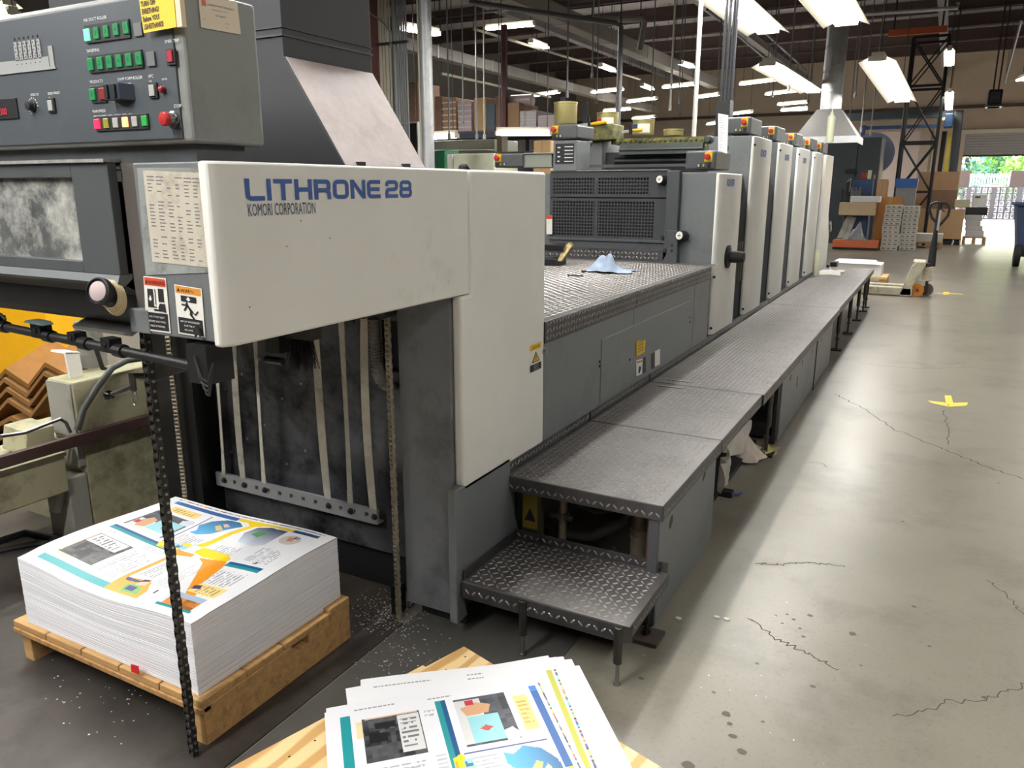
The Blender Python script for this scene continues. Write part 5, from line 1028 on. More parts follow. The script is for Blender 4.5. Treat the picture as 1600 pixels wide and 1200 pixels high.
m = MB(); q = C_; m.prism([q, q + e1 * nt_, q + e1 * nt_ - e2 * .012, q + e1 * 1.1 - e2 * .012, q + e1 * 1.1 + e2 * .80, q + e2 * .80], (0, 0, -.012)); m.build('plywood_top', plym, sk)
for k in (0.02, .38, .74):
    m = MB(); a = C_ + e2 * k + e1 * .02; m.prism([a, a + e2 * .04, a + e2 * .04 + e1 * 1.05, a + e1 * 1.05], (0, 0, -.09)); o = m.build('stringer', wood, sk); o.location.z -= .0125
for k in (.05, .5, .95):
    m = MB(); a = C_ + e1 * k; m.prism([a, a + e2 * .78, a + e2 * .78 + e1 * .09, a + e1 * .09], (0, 0, -.018)); o = m.build('bottom_board', wood, sk); o.location.z -= .1035
m = MB()
for (px, py) in ((727, 1026), (697, 1046), (452, 1182), (492, 1157)): c = PZ(px, py, ZS); m.lathe((c.x, c.y, ZS), EZ, [(.003, 0), (.002, .0006)], 8)
m.build('nail_heads', black, sk, kind='stuff')
def sheet(label, tl, ang, z, img=None, w=.57, h=.76, curl=.004, lines_=()):
    c = PZ(*tl, z); a = V((math.cos(ang), math.sin(ang), 0)); b = V((math.sin(ang), -math.cos(ang), 0))
    t = thing('proof_sheet', label, 'paper', (c.x, c.y, z), 'loose proof sheets on the skid')
    f = lambda u, v: tuple(c + a * (u * w) + b * (v * h) + EZ * (curl * (math.sin(u * 3.1) * .6 + .5 * math.exp(-v / .07) * math.sin(u * 6 + 1)) + .0004))
    im = img if img is not None else np.tile(np.array(lin((238, 238, 240))), (30, 24, 1))
    printed('printed_face', f, t, im)
    if lines_:
        mb = MB()
        for (u0, u1, v) in lines_:
            u = u0
            while u < u1: d_ = .008 + rnd.random() * .012; mb.face([V(f(u, v)) + EZ * .0005, V(f(u, v + .006)) + EZ * .0005, V(f(min(u1, u + d_), v + .006)) + EZ * .0005, V(f(min(u1, u + d_), v)) + EZ * .0005]); u += d_ + .005
        mb.build('margin_print', mat('margin_grey', (150, 150, 152), .6), t, kind='stuff')
    return t
PG2 = PAGE.copy()
A43 = math.radians(43.5)
side_strip = np.tile(np.array(lin((238, 238, 240))), (220, 170, 1)); R3 = np.random.RandomState(2)
side_strip[16:, 156:161] = lin((176, 176, 60))
for i in range(16, 220, 2): side_strip[i:i + 2, 163:165] = lin([(60, 60, 66), (110, 100, 150), (238, 200, 120), (90, 200, 230), (226, 120, 130), (250, 214, 90), (60, 90, 150)][R3.randint(7)])
sheet('lowest proof sheet, its left corner peeking out beside the blank one', (540, 1077), math.radians(44), .1435)
for i, (p, q) in enumerate((((905, 1040), 41.0), ((893, 1030), 40.2), ((880, 1026), 39.6))):
    zz = .1440 + .0007 * i; c_ = PZ(*p, zz) - V((math.cos(math.radians(q)), math.sin(math.radians(q)), 0)) * .57; d_ = c_ - CC; k_ = FPX / d_.dot(FW)
    sheet(['blank sheet edge fanned out farthest right on the skid', 'blank sheet edge fanned out second from the right', 'blank sheet edge fanned out third from the right'][i], (800 + d_.dot(RT) * k_, 600 - d_.dot(UP) * k_), math.radians(q), zz, curl=.001)
sheet('blank-margined sheet lying just under the printed top sheet, with small grey print', (564, 1063), math.radians(39.6), .1468, side_strip, w=.548, lines_=((.06, .34, .05), (.52, .60, .045), (.52, .60, .07)))
sheet('proof sheet just visible along the left edge under the top sheet', (507, 1115), A43, .1475)
sheet('top proof sheet with teal strip, blue sea picture and colour bar', (509.5, 1108), A43, .1495, PG2, lines_=((.12, .30, .035), (.45, .56, .04)))

# ------------------------------------------------------------------ paper flakes on the floor
fm = mat('paper_flakes', (206, 206, 202), .8); m = MB()
for (n, bx, kz) in ((420, (560, 650, 930, 985), .0056), (150, (520, 700, 985, 1070), .0026), (60, (60, 320, 1040, 1150), .0056), (16, (1000, 1300, 950, 1180), .0008), (40, (700, 820, 990, 1020), .0008)):
    for _ in range(n):
        c = PZ(min(bx[1] + 60, max(bx[0] - 40, rnd.gauss((bx[0] + bx[1]) / 2, (bx[1] - bx[0]) / 3.2))), rnd.gauss((bx[2] + bx[3]) / 2, (bx[3] - bx[2]) / 3.2), kz); s = rnd.uniform(.0012, .0042); a = rnd.random() * 6.28
        m.prism([c + V((s * math.cos(a + g) * rnd.uniform(.6, 1), s * math.sin(a + g) * rnd.uniform(.6, 1), 0)) for g in (0, 1.6, 3.1, 4.6)], (0, 0, .0006))
for (px, py) in ((1060, 967), (1135, 968), (1120, 965)): c = PZ(px, py, 0); m.prism([c + V((.012 * math.cos(g), .009 * math.sin(g), 0)) for g in (0, 1, 2.2, 3.5, 5)], (0, 0, .004))
o = m.build('paper_dust', fm, loc=tuple(PZ(600, 960, 0)), kind='stuff'); o['label'] = 'white paper flakes scattered on the floor plate beside the column'; o['category'] = 'paper dust'
# yellow tape arrow and small tape mark on the aisle floor
ta = mat('yellow_tape', (226, 204, 70), .5, var=.05, scale=20); tape = thing('tape_arrow', 'yellow tape arrow on the concrete aisle floor', 'tape', tuple(PZ(1481, 628, 0)))
m = MB(); m.prism([PZ(*p, 0) for p in ((1449, 626), (1476, 629), (1484, 636), (1456, 630))], (0, 0, .0012)); m.build('tape_strip', ta, tape)
m = MB(); m.prism([PZ(*p, 0) for p in ((1484, 636), (1482, 630), (1513, 629), (1510, 634))], (0, 0, .0015)); m.build('tape_strip', ta, tape)
m = MB(); m.prism([PZ(*p, 0) for p in ((1476, 618), (1486, 618), (1490, 632), (1478, 632))], (0, 0, .001)); m.build('tape_strip', ta, tape)
m = MB(); m.prism([PZ(*p, 0) for p in ((1474, 456), (1483, 456), (1483, 460), (1474, 461))], (0, 0, .001)); m.prism([PZ(*p, 0) for p in ((1460, 457.5), (1505, 459), (1505, 460), (1460, 458.5))], (0, 0, .0008)); o = m.build('tape_mark', ta, loc=tuple(PZ(1478, 458, 0))); tag(o, 'small yellow tape mark on the floor right of the pallet jack', 'tape')
# rags, plastic and fittings in the gap under the walkway
film = mat('dirty_film', (196, 192, 184), .3, var=.15, scale=10, alpha=.75); 
for k, (pts, y0, lb) in enumerate(((((1130, 690), (1170, 655), (1160, 700), (1135, 722)), 3.35, 'cloudy plastic sheet hanging below the second walkway plate'), (((1126, 725), (1136, 712), (1133, 748), (1125, 772)), 3.08, 'narrow strip of plastic hanging behind the front skirt sheet'))):
    D = [PX(*p, XR - .02) for p in pts]; mb = MB(); n = 10; vs_ = []
    for j in range(n + 1):
        for i in range(n + 1):
            u, v = i / n, j / n; p = (D[0] * (1 - u) + D[1] * u) * (1 - v) + (D[3] * (1 - u) + D[2] * u) * v; vs_.append(p + EX * .02 * math.sin(u * 7 + v * 3))
    mb.quadmesh(vs_, [(j * (n + 1) + i, j * (n + 1) + i + 1, (j + 1) * (n + 1) + i + 1, (j + 1) * (n + 1) + i) for j in range(n) for i in range(n)]); o = mb.build('plastic_sheet', film, loc=tuple(D[0]), smooth='all'); tag(o, lb, 'plastic sheet')
rag_m = mat('dirty_rag', (190, 180, 168), .9, var=.2, scale=12, dirt=(120, 92, 66), dirt_amt=.34, dirt_scale=9)
c = PZ(1172, 712, 0); cloth('rag', 'big crumpled off-white rag on the floor under the walkway', 'rag', (c.x - .04, c.y, .003), .24, .30, .17, rag_m, 8, 6)
c = PZ(1198, 710, 0); cloth('rag', 'small yellow-green rag beside the big one under the walkway', 'rag', (c.x, c.y + .05, .003), .09, .18, .07, mat('olive_rag', (172, 166, 110), .9, var=.2, scale=12), 9, 3, 24)
c = PZ(1138, 776, 0); t = thing('clamp', 'black clamp with blue tip lying on the floor by the front skirt sheet', 'tool', (c.x, c.y, 0))
m = MB(); m.box(c.x - .05, c.x + .02, c.y - .02, c.y + .03, 0, .03); m.build('clamp_body', black, t, bevel=.004); m = MB(); m.tube([(c.x + .02, c.y, .015), (c.x + .05, c.y + .01, .02), (c.x + .055, c.y + .03, .02)], .006, 8); m.build('clamp_jaw', mat('blue_grip', (70, 76, 150), .4), t, smooth=True)
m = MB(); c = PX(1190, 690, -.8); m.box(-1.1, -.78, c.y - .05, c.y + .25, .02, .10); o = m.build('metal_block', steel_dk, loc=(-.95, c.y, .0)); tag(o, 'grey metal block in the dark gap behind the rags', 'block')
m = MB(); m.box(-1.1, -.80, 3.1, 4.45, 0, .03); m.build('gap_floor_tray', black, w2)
# ------------------------------------------------------------------ ducts, pipes and columns overhead
def vpipe(mb, px, py, y, r, z0, z1, n=10):
    c = PY(px, py, y); mb.cyl((c.x, y, z0), (c.x, y, z1), r, n); return c.x
def rad(px_w, p): return px_w / 2 / FPX * (V(p) - CC).dot(FW)
colr = mat('red_oxide_column', (106, 66, 64), .6, var=.1, scale=4); pipe_c = mat('cream_conduit', (186, 180, 162), .5, var=.06, scale=8); pipe_g = mat('grey_conduit', (132, 134, 136), .45, metal=.3, var=.08, scale=8)
c = PY(584, 60, 6.5); m = MB(); m.box(c.x - .045, c.x + .045, 6.5, 6.62, 0, FZ); o = m.build('steel_column', colr, loc=(c.x, 6.55, 0)); tag(o, 'red-brown steel column behind the sloping hood sheet', 'column')
cond = thing('conduit_bundle', 'bundle of cream and grey conduits running up beside the red-brown column', 'conduit', (PY(610, 60, 6.45).x, 6.45, 0))
for (px, w, mt) in ((594, 5, pipe_c), (599, 4, pipe_c), (604, 5, pipe_c), (609, 3, pipe_c), (617, 9, pipe_g), (624, 3, pipe_g), (627.5, 3, pipe_g), (631, 3, pipe_g), (634.5, 3, pipe_g)):
    p = PY(px, 60, 6.45); m = MB(); m.cyl((p.x, 6.45, .0), (p.x, 6.45, FZ), rad(w, p), 10); m.build('conduit', mt, cond, smooth=True)
m = MB(); a, b = PY(588, 70, 6.42), PY(638, 78, 6.42); m.box(a.x, b.x, 6.40, 6.43, a.z - .01, a.z + .01); m.build('strut_rail', steel_dk, cond)
P = [PY(574, 18, 6.4), PY(590, 28, 6.4), PY(602, 38, 6.4), PY(609, 50, 6.4), PY(611, 75, 6.4)]; m = MB(); m.tube(P, .009, 8); m.build('flexible_conduit', pipe_g, cond, smooth=True)
def spiral_duct(name, label, x, y, r, z0, z1, pitch, par=None, mt=galv):
    t = par or thing(name, label, 'duct', (x, y, z0)); mb = MB(); mb.cyl((x, y, z0), (x, y, z1), r, 24); mb.build('duct_pipe', mt, t, smooth=True)
    pts = []; k = int((z1 - z0) / pitch * 16)
    for i in range(k + 1): a = i / 16 * 2 * math.pi; pts.append((x + (r + .001) * math.cos(a), y + (r + .001) * math.sin(a), z0 + (z1 - z0) * i / k))
    mb = MB(); mb.tube(pts, r * .035, 5); mb.build('spiral_seam', mt, t, smooth=True, kind='stuff'); return t
p = PY(666, 120, 6.2); sd_ = spiral_duct('spiral_duct', 'slim spiral duct rising behind the white cover left of the racks', p.x, 6.2, rad(20, p), 0.0, FZ, .22)
p = PY(655, 120, 6.15); m = MB(); m.cyl((p.x, 6.15, .0), (p.x, 6.15, FZ), .008, 8); m.build('thin_pipe', pipe_c, sd_, smooth=True)
a, b = PY(624, 252, 6.8), PY(652, 190, 6.8); t = thing('electrical_cabinet', 'dark open electrical cabinet with pale frame left of the slim spiral duct', 'cabinet', (a.x, 6.9, 0))
m = MB(); m.box(a.x, b.x, 6.85, 7.0, 0, b.z); m.build('cabinet_body', black, t)
m = MB(); m.box(a.x, b.x, 6.8, 6.85, b.z - .012, b.z); m.box(b.x - .012, b.x, 6.8, 6.85, 0, b.z - .012); m.build('door_frame', galv, t)
for k, mt in enumerate((ink_w, red_p, ink_w)): m = MB(); m.tube([(a.x + .03 + .03 * k, 6.83, a.z), (a.x + .02 + .04 * k, 6.82, a.z + .12), (a.x + .05 + .01 * k, 6.83, a.z + .25)], .004, 6); m.build('cable', mt, t)
for (k, (p, q)) in enumerate((((-12, 6), (14, 3)), ((2, 22), (22, 19)))): fixture('tube_light', ('upper', 'lower')[k] + ' tube light glimpsed above the console at the left edge', PY(*p, 6.0), PY(*q, 6.0), G2, light=False, w=.16)
# tall hood over the far machines with its spiral duct
p = PY(1292, 120, 13.0); hx = PY(1291, 172, 13.0)
hh = thing('fume_hood', 'grey canopy hood on a fat galvanised spiral duct behind the feeder', 'exhaust hood', (hx.x, 13.3, 2.2))
r_ = rad(32, p); spiral_duct('', '', hx.x + .02, 13.3, r_, PY(1290, 172, 13.3).z, FZ, .34, par=hh)
L_, R_ = PY(1241, 212, 13.0), PY(1339, 218, 13.0); zt = PY(1290, 172, 13.3).z; zb = PY(1290, 214, 13.0).z
lo = [V((L_.x, 13.0, zb)), V((R_.x, 13.0, zb)), V((R_.x, 13.9, zb)), V((L_.x, 13.9, zb))]; hi = [V((hx.x - r_, 13.15, zt)), V((hx.x + r_ * 1.2, 13.15, zt)), V((hx.x + r_ * 1.2, 13.5, zt)), V((hx.x - r_, 13.5, zt))]
m = MB(); m.quadmesh(lo + hi, [(0, 1, 5, 4), (1, 2, 6, 5), (2, 3, 7, 6), (3, 0, 4, 7), (4, 5, 6, 7)]); m.build('canopy', mat('canopy_grey', (92, 90, 90), .5, metal=.2, var=.06), hh)
m = MB(); m.box(L_.x, R_.x, 12.99, 13.0, zb - .09, zb + .01); m.box(R_.x - .005, R_.x + .005, 13.0, 13.9, zb - .09, zb + .01); m.build('canopy_rim', galv, hh)
# long pale ducts and pipes running down the hall under the roof
duct_m = mat('pale_duct', (150, 144, 138), .6, var=.08, scale=3)
def along(px0, py0, px1, py1, z, w, h, name, label, mt=duct_m, ext=3.0):
    a, b = PZ(px0, py0, z), PZ(px1, py1, z); x = (a.x + b.x) / 2; mb = MB(); mb.box(x - w / 2, x + w / 2, a.y - ext, b.y, z, z + h)
    t = thing(name, label, 'duct', (x, (a.y + b.y) / 2, z)); mb.build('duct_run', duct_m, t, bevel=.01); q = a.y
    while q < b.y: mb = MB(); mb.box(x - w / 2 - .01, x + w / 2 + .01, q, q + .04, z - .01, z + h + .01); mb.build('duct_flange', galv, t); q += 2.4
    q = a.y + .3
    while q < b.y: mb = MB(); mb.cyl((x, q, z + h), (x, q, FZ), .01, 6); mb.build('hanger_rod', steel_dk, t); q += 4.8
    return t
along(775, 2, 1120, 138, 4.55, .30, .30, 'air_duct', 'pale square duct crossing under the roof from the top centre toward the far end')
along(700, 88, 1010, 178, 4.2, .26, .24, 'air_duct', 'lower pale duct over the racks, left of the crossing one')
pip = mat('dark_pipe', (78, 78, 84), .5, metal=.2, var=.1, scale=5)
def pipe_run(label, pts, r, mt=pip, name='ceiling_pipe', hang=True):
    t = thing(name, label, 'pipe', tuple(pts[0])); mb = MB(); mb.tube(pts, r, 8); mb.build('pipe_run', mt, t, smooth=True)
    if hang:
        for p in (pts[0], pts[-1]): mb = MB(); mb.cyl(tuple(p), (p[0], p[1], FZ), .008, 6); mb.build('hanger_rod', steel_dk, t)
    return t
pipe_run('dark pipe that runs across the top centre and elbows down behind the ink cans', [PY(735, 3, 9), PY(800, 13, 9), PY(900, 28, 9), PY(962, 36, 9), PY(970, 42, 9), PY(968, 120, 9), PY(965, 200, 9)], .032, mat('grey_pipe', (112, 112, 116), .45, metal=.3))
pipe_run('pale pipe with a square drop bracket above the third ink can', [PY(925, 30, 10), PY(1003, 30, 10), PY(1007, 34, 10), PY(999, 78, 10)], .04, duct_m)
pipe_run('bright galvanised conduit across the roof right of the duct', [PY(1335, 24, 11), PY(1497, 12, 11), PY(1497, 4, 11)], .022, galv)
for k, (px0, py0, px1, py1, z, lb) in enumerate(((740, 45, 1000, 124, 4.6, 'thin pale pipe below the square duct, parallel to it'), (690, 115, 860, 152, 4.0, 'thin pipe left of the lower duct'), (1105, 15, 1200, 95, 5.0, 'cable tray pipe above the long reflector light'), (1150, 10, 1260, 110, 5.1, 'pipe just right of the cable tray pipe'), (1596, 30, 1570, 130, 4.6, 'sloping pipe at the upper right above the black heater'))):
    a, b = PZ(px0, py0, z), PZ(px1, py1, z); pipe_run(lb, [a, b], .03, pipe_c if k < 2 else pip)
for k, (py, y, z) in enumerate(((40, 8.5, 5.0), (92, 11, 4.7), (62, 12, 5.1), (108, 15, 4.9), (18, 7.0, 4.95))):
    a = PY(700, py + 20, y); m_ = z; pipe_run(['upper', 'second', 'third', 'fourth', 'nearest'][k] + ' sprinkler pipe running across the bays under the beams', [(-12, y, z), (-4 - k, y, z), (1.0 + k, y, z)], .028, pip, 'sprinkler_pipe')
# hanging rods and drops seen against the roof
HR = [(886, 9.0, 150, 'grey'), (925, 12, 120, 'grey'), (932, 14, 160, 'dark'), (1018, 13, 150, 'grey'), (1047, 11, 170, 'white'), (1060, 13, 160, 'grey'), (1063, 16, 180, 'grey'), (1122, 11, 120, 'grey'), (1207, 14, 150, 'grey'), (1263, 16, 160, 'grey'), (1326, 17, 200, 'grey'), (1345, 15, 205, 'grey'), (1360, 16, 210, 'grey'), (745, 10, 215, 'grey'), (757, 10, 216, 'pale'), (724, 12, 190, 'grey'), (702, 9, 215, 'grey'), (780, 13, 200, 'grey'), (1336, 14, 150, 'grey'), (1232, 12, 140, 'grey')]
for k, (px, y, pb, c_) in enumerate(HR):
    b = PY(px, pb, y); mb = MB(); mb.cyl((b.x, y, b.z), (b.x, y, FZ), .011 if c_ != 'white' else .016, 6); mb.cyl((b.x, y, b.z - .02), (b.x, y, b.z + .05), .022, 6)
    o = mb.build('drop_rod', {'white': lab_w, 'pale': pipe_c}.get(c_, pipe_g), ceil_o); o['kind'] = 'structure'
b = PY(1090, 100, 6.9); m = MB(); m.cyl((b.x, 6.9, 1.7), (b.x, 6.9, FZ), rad(7, b), 12); o = m.build('pole', lab_w, loc=(b.x, 6.9, 1.7), smooth=True); tag(o, 'thin white pole from the roof down to the second unit', 'pole')
t = thing('cable_riser', 'dark grey cable riser going up to the roof from the second tall unit', 'conduit', tuple(PY(1133, 170, 6.7)))
for k, (px, w) in enumerate(((1127, 5), (1133, 5), (1139, 4), (1143, 5))): p = PY(px, 150, 6.7); m = MB(); m.cyl((p.x, 6.7, 1.78), (p.x, 6.7, FZ), rad(w, p), 8); m.build('riser_pipe', pip, t, smooth=True)
p = PY(1135, 160, 6.7); m = MB(); m.box(p.x - .06, p.x + .05, 6.62, 6.74, 1.78, PY(1133, 158, 6.7).z); m.build('junction_box', black, t)
# ------------------------------------------------------------------ racks and machines behind the delivery
def crate(name, label, cat, p0, p1, y, d, mt, group=None, z0=None, extra=None):
    """a box standing at depth y whose front fills the given corner points"""
    a, b = PY(*p0, y), PY(*p1, y); x0, x1 = min(a.x, b.x), max(a.x, b.x); zb, zt = (min(a.z, b.z) if z0 is None else z0), max(a.z, b.z)
    t = thing(name, label, cat, ((x0 + x1) / 2, y + d / 2, zb), group); mb = MB(); mb.box(x0, x1, y, y + d, zb, zt); mb.build('body', mt, t, bevel=min(.012, (x1 - x0) * .1))
    if extra == 'carton':
        mb = MB(); xm = (x0 + x1) / 2; w = (x1 - x0) * .05; mb.box(xm - w, xm + w, y - .002, y + d + .001, zt - (zt - zb) * .22, zt + .002); mb.build('tape_strip', mat('carton_tape', (176, 146, 104), .4) if 'carton_tape' not in bpy.data.materials else bpy.data.materials['carton_tape'], t)
    if extra == 'wrap':
        mb = MB()
        for i in range(5): zz = zb + (zt - zb) * (.12 + .18 * i); mb.box(x0 - .004, x1 + .004, y - .004, y + .0, zz, zz + (zt - zb) * .04)
        mb.build('wrap_fold', mat('wrap_fold', (214, 204, 204), .3) if 'wrap_fold' not in bpy.data.materials else bpy.data.materials['wrap_fold'], t)
    return t
card = mat('brown_cardboard', (168, 134, 102), .8, var=.08, scale=5); card_l = mat('light_cardboard', (190, 156, 116), .8, var=.06, scale=5); card_d = mat('dark_cardboard', (128, 100, 82), .85, var=.1, scale=5)
wrap = mat('shrink_wrap', (188, 172, 172), .3, var=.14, scale=7); rack_b = mat('rack_blue_grey', (64, 72, 84), .5, var=.08)
YR = 13.5; rk = thing('pallet_rack', 'blue-grey pallet rack with boxes seen above the white cover', 'rack', (PY(770, 220, YR).x, YR + .5, 0))
zbm = PY(760, 204, YR).z; x0, x1 = PY(560, 204, YR).x, PY(880, 204, YR).x
m = MB(); m.box(x0, x1, YR - .02, YR + .06, zbm - .13, zbm - .02); m.build('beam', rack_b, rk); m = MB(); m.box(x0, x1, YR + .95, YR + 1.0, zbm - .13, zbm - .02); m.build('beam', rack_b, rk)
m = MB(); m.box(x0, x1, YR, YR + 1.0, zbm - .02, zbm); m.build('shelf_deck', card_d, rk)
for px in (620, 788, 880): p = PY(px, 204, YR); m = MB(); m.box(p.x - .05, p.x + .05, YR - .04, YR + .04, 0, 4.3 if px == 788 else 3.0); m.build('upright', colr if px == 788 else rack_b, rk); m = MB(); m.box(p.x - .04, p.x + .04, YR + .95, YR + 1.03, 0, 3.0); m.build('upright', rack_b, rk)
RB = [((636, 204), (652, 128), card_d, None, 'dark carton at the left end of the rack shelf'), ((680, 203), (690, 150), card_d, None, 'dark brown carton right of the slim spiral duct'), ((692, 203), (712, 152), card, 'wrap', 'brown carton with torn film on the rack'), ((716, 203), (736, 157), wrap, 'wrap', 'pinkish film-wrapped load on the rack'), ((741, 203), (759, 152), card_l, 'carton', 'light brown carton between two rack wires'), ((760, 203), (773, 162), mat('slate_carton', (92, 104, 112), .7), None, 'slate-grey carton right of the light brown one'), ((774, 203), (786, 150), card_d, None, 'dark carton against the red-brown rack upright'), ((793, 203), (811, 160), card, 'carton', 'brown carton just right of the red-brown rack upright'), ((812, 203), (838, 172), mat('white_carton', (196, 188, 186), .5, var=.08), 'wrap', 'white film-wrapped load of cartons on the rack'), ((840, 203), (866, 180), wrap, 'wrap', 'low pinkish wrapped load at the right end of the rack')]
for (p0, p1, mt, ex, lb) in RB: crate('carton', lb, 'box', p0, p1, YR + .02, .8, mt, 'boxes on the rack shelf', z0=zbm + .001, extra=ex)
p = PY(808, 163, YR + .1); m = MB(); m.cyl((p.x - .22, YR + .3, PY(808, 160, YR).z + .06), (p.x + .22, YR + .3, PY(808, 160, YR).z + .06), .11, 14); o = m.build('film_roll', wrap, loc=(p.x, YR + .3, PY(808, 160, YR).z), smooth=True); tag(o, 'pale film roll lying on the brown carton of the rack', 'roll')
fixture('tube_light', 'long white tube light hanging low in front of the rack, right of its column', PY(777, 207, 9.5), PY(862, 207, 9.5), G2, light=False, w=.09, wings=False)
fixture('tube_light', 'white tube light hanging low beside the slim spiral duct', PY(645, 215, 9.3), PY(714, 211, 9.3), G2, light=False, w=.09, wings=False)
crate('machine_hood', 'long grey-green machine hood below the rack', 'machine', (677, 232), (773, 217), 8.6, .6, mat('drab_grey', (136, 136, 122), .5, var=.06), z0=0.0)
crate('machine_table', 'thin white table edge right above the green bin', 'machine', (660, 237), (762, 233), 8.2, .3, lab_w, z0=None)
crate('cream_machine', 'cream machine cover right behind the white delivery cover', 'machine', (708, 275), (772, 239), 6.9, .5, mat('pale_cream_paint', (214, 216, 190), .45, var=.05, dirt=(190, 190, 170)), z0=0.0)
crate('pale_post', 'pale frame post left of the cream machine cover', 'machine', (699, 275), (707, 241), 7.0, .1, lab_w, z0=0.0)
crate('green_bin', 'green plastic bin glimpsed right of the slim spiral duct', 'bin', (680, 262), (695, 234), 7.6, .3, mat('bin_green', (54, 130, 92), .5), z0=0.0)
crate('carton', 'light brown carton right of the tube light, above the grey far cover', 'box', (833, 244), (861, 219), 7.4, .4, card_l, extra='carton', z0=0.0)
crate('work_table', 'dark table with tools behind the grey far cover', 'table', (770, 245), (834, 236), 8.0, .5, pip, z0=0.0)
crate('control_box', 'small brown box on the red-brown rack upright', 'box', (776, 232), (784, 212), 8.4, .15, mat('brown_box', (104, 92, 76), .6), z0=0.0)
m = MB(); m.prism([PX(724, 267, -1.35), PX(731, 267, -1.35), PX(729, 256, -1.35), PX(725, 259, -1.35)], (-.02, 0, 0)); m.tube([PX(728, 258, -1.34), PX(734, 267, -1.34)], .005, 8); m.build('cover_latch', black, dl)
# black wall of machinery far left behind the cabinets
drab = mat('drab_green_paint', (164, 160, 130), .55, var=.08, scale=3, dirt=(92, 88, 68), dirt_amt=.42, dirt_scale=5); drab_g = mat('drab_grey_paint', (150, 148, 140), .5, var=.08, scale=3, dirt=(96, 92, 84), dirt_amt=.4, dirt_scale=4)
XC = -3.05; cab = thing('folding_machine', 'drab green and grey machine cabinets with brown rail left of the pile', 'machine', (-3.4, 2.3, 0))
a, b = PX(113, 598, XC), PX(131, 690, XC); ytop = a.y
bx0 = PY(72, 590, a.y).x
m = MB(); m.box(bx0, XC, a.y, a.y + 1.6, b.z, a.z); m.build('upper_box', drab, cab, bevel=.008)
m = MB(); m.box(bx0 + .004, XC - .012, a.y - .006, a.y + .004, b.z + .02, a.z - .008); m.build('end_panel', drab_g, cab)
m = MB(); m.box(XC - .5, XC + .0, b.y, b.y + 1.6, .0, b.z - .005); m.build('lower_panel', drab, cab, bevel=.004)
m = MB(); m.box(XC - .17, XC - .004, b.y - .09, b.y - .002, .0, PX(110, 748, XC).z); m.build('corner_post', drab_g, cab, bevel=.006)
m = MB(); m.box(XC - .17, XC - .004, b.y - .03, b.y - .002, PX(110, 735, XC).z, b.z); m.build('corner_panel', drab_g, cab)
m = MB(); r0, r1 = PX(-40, 731, XC), PX(290, 636, XC); m.box(XC + .0, XC + .03, r0.y, r1.y, PX(120, 690, XC).z - .012, PX(120, 690, XC).z + .035); m.build('brown_rail', mat('rail_brown', (74, 54, 50), .5, var=.15, scale=8), cab, bevel=.003)
q0, q1 = PX(-40, 745, XC), PX(98, 705, XC); m = MB(); m.box(XC - .35, XC + .01, q0.y, q1.y, PX(60, 783, XC).z, PX(60, 722, XC).z); m.build('hung_tray', drab, cab, bevel=.006)
m = MB(); m.box(XC - .02, XC + .014, q0.y, q1.y + .004, PX(60, 722, XC).z - .004, PX(60, 722, XC).z + .012); m.build('tray_rim', drab, cab)
q0, q1 = PX(32, 712, XC - .1), PX(85, 700, XC - .1); m = MB(); m.prism([PX(40, 714, XC - .08), PX(88, 702, XC - .08), PX(84, 664, XC - .08), PX(42, 676, XC - .08)], (-.16, 0, .01)); m.build('grey_block', drab, cab, bevel=.004)
m = MB(); m.tube([PX(0, 682, XC + .02), PX(40, 676, XC + .02), PX(70, 664, XC + .02), PX(94, 655, XC + .02), PX(103, 660, XC + .02), PX(110, 676, XC + .02)], .007, 8); m.build('handle_bar', steel, cab, smooth=True)
m = MB(); c = PX(88, 778, XC); m.cyl(PX(96, 765, XC - .05), PX(86, 800, XC - .05), .022, 12); m.build('pipe_stub', drab_g, cab, smooth=True)
m = MB(); z = a.z; p0 = PX(115, 590, XC - .25); p1 = PX(140, 590, XC - .2)
m.prism([PX(112, 600, XC - .08), PX(133, 600, XC - .08), PX(124, 552, XC - .08), PX(102, 552, XC - .08)], (-.012, 0, 0)); m.prism([PX(112, 600, XC - .17), PX(133, 600, XC - .17), PX(124, 552, XC - .17), PX(102, 552, XC - .17)], (-.012, 0, 0)); m.prism([PX(102, 553, XC - .08), PX(103, 550, XC - .08), PX(125, 550, XC - .08), PX(125, 553, XC - .08)], (-.10, 0, 0)); m.build('channel_bracket', lab_w, cab)
c = PX(148, 588, XC - .22); m = MB(); m.cyl((c.x, c.y, z), (c.x, c.y, z + .20), .055, 18); m.cyl((c.x, c.y, z), (c.x, c.y, z + .06), .06, 18); m.build('dust_canister', mat('smoky_plastic', (128, 126, 120), .3, var=.08), cab, smooth=True)
m = MB(); m.tube([PX(121, 672, XC + .03), PX(130, 640, XC + .03), PX(152, 605, XC + .03), PX(175, 575, XC + .03), PX(198, 563, XC + .02), PX(232, 558, XC)], .014, 10); m.build('thick_cable', mat('cable_grey', (78, 80, 76), .5), cab, smooth=True)
m = MB(); m.tube([PX(150, 545, XC - .1), PX(160, 575, XC - .1), PX(180, 582, XC - .1), PX(200, 575, XC - .1)], .010, 8); m.build('loop_cable', rubber, cab, smooth=True)
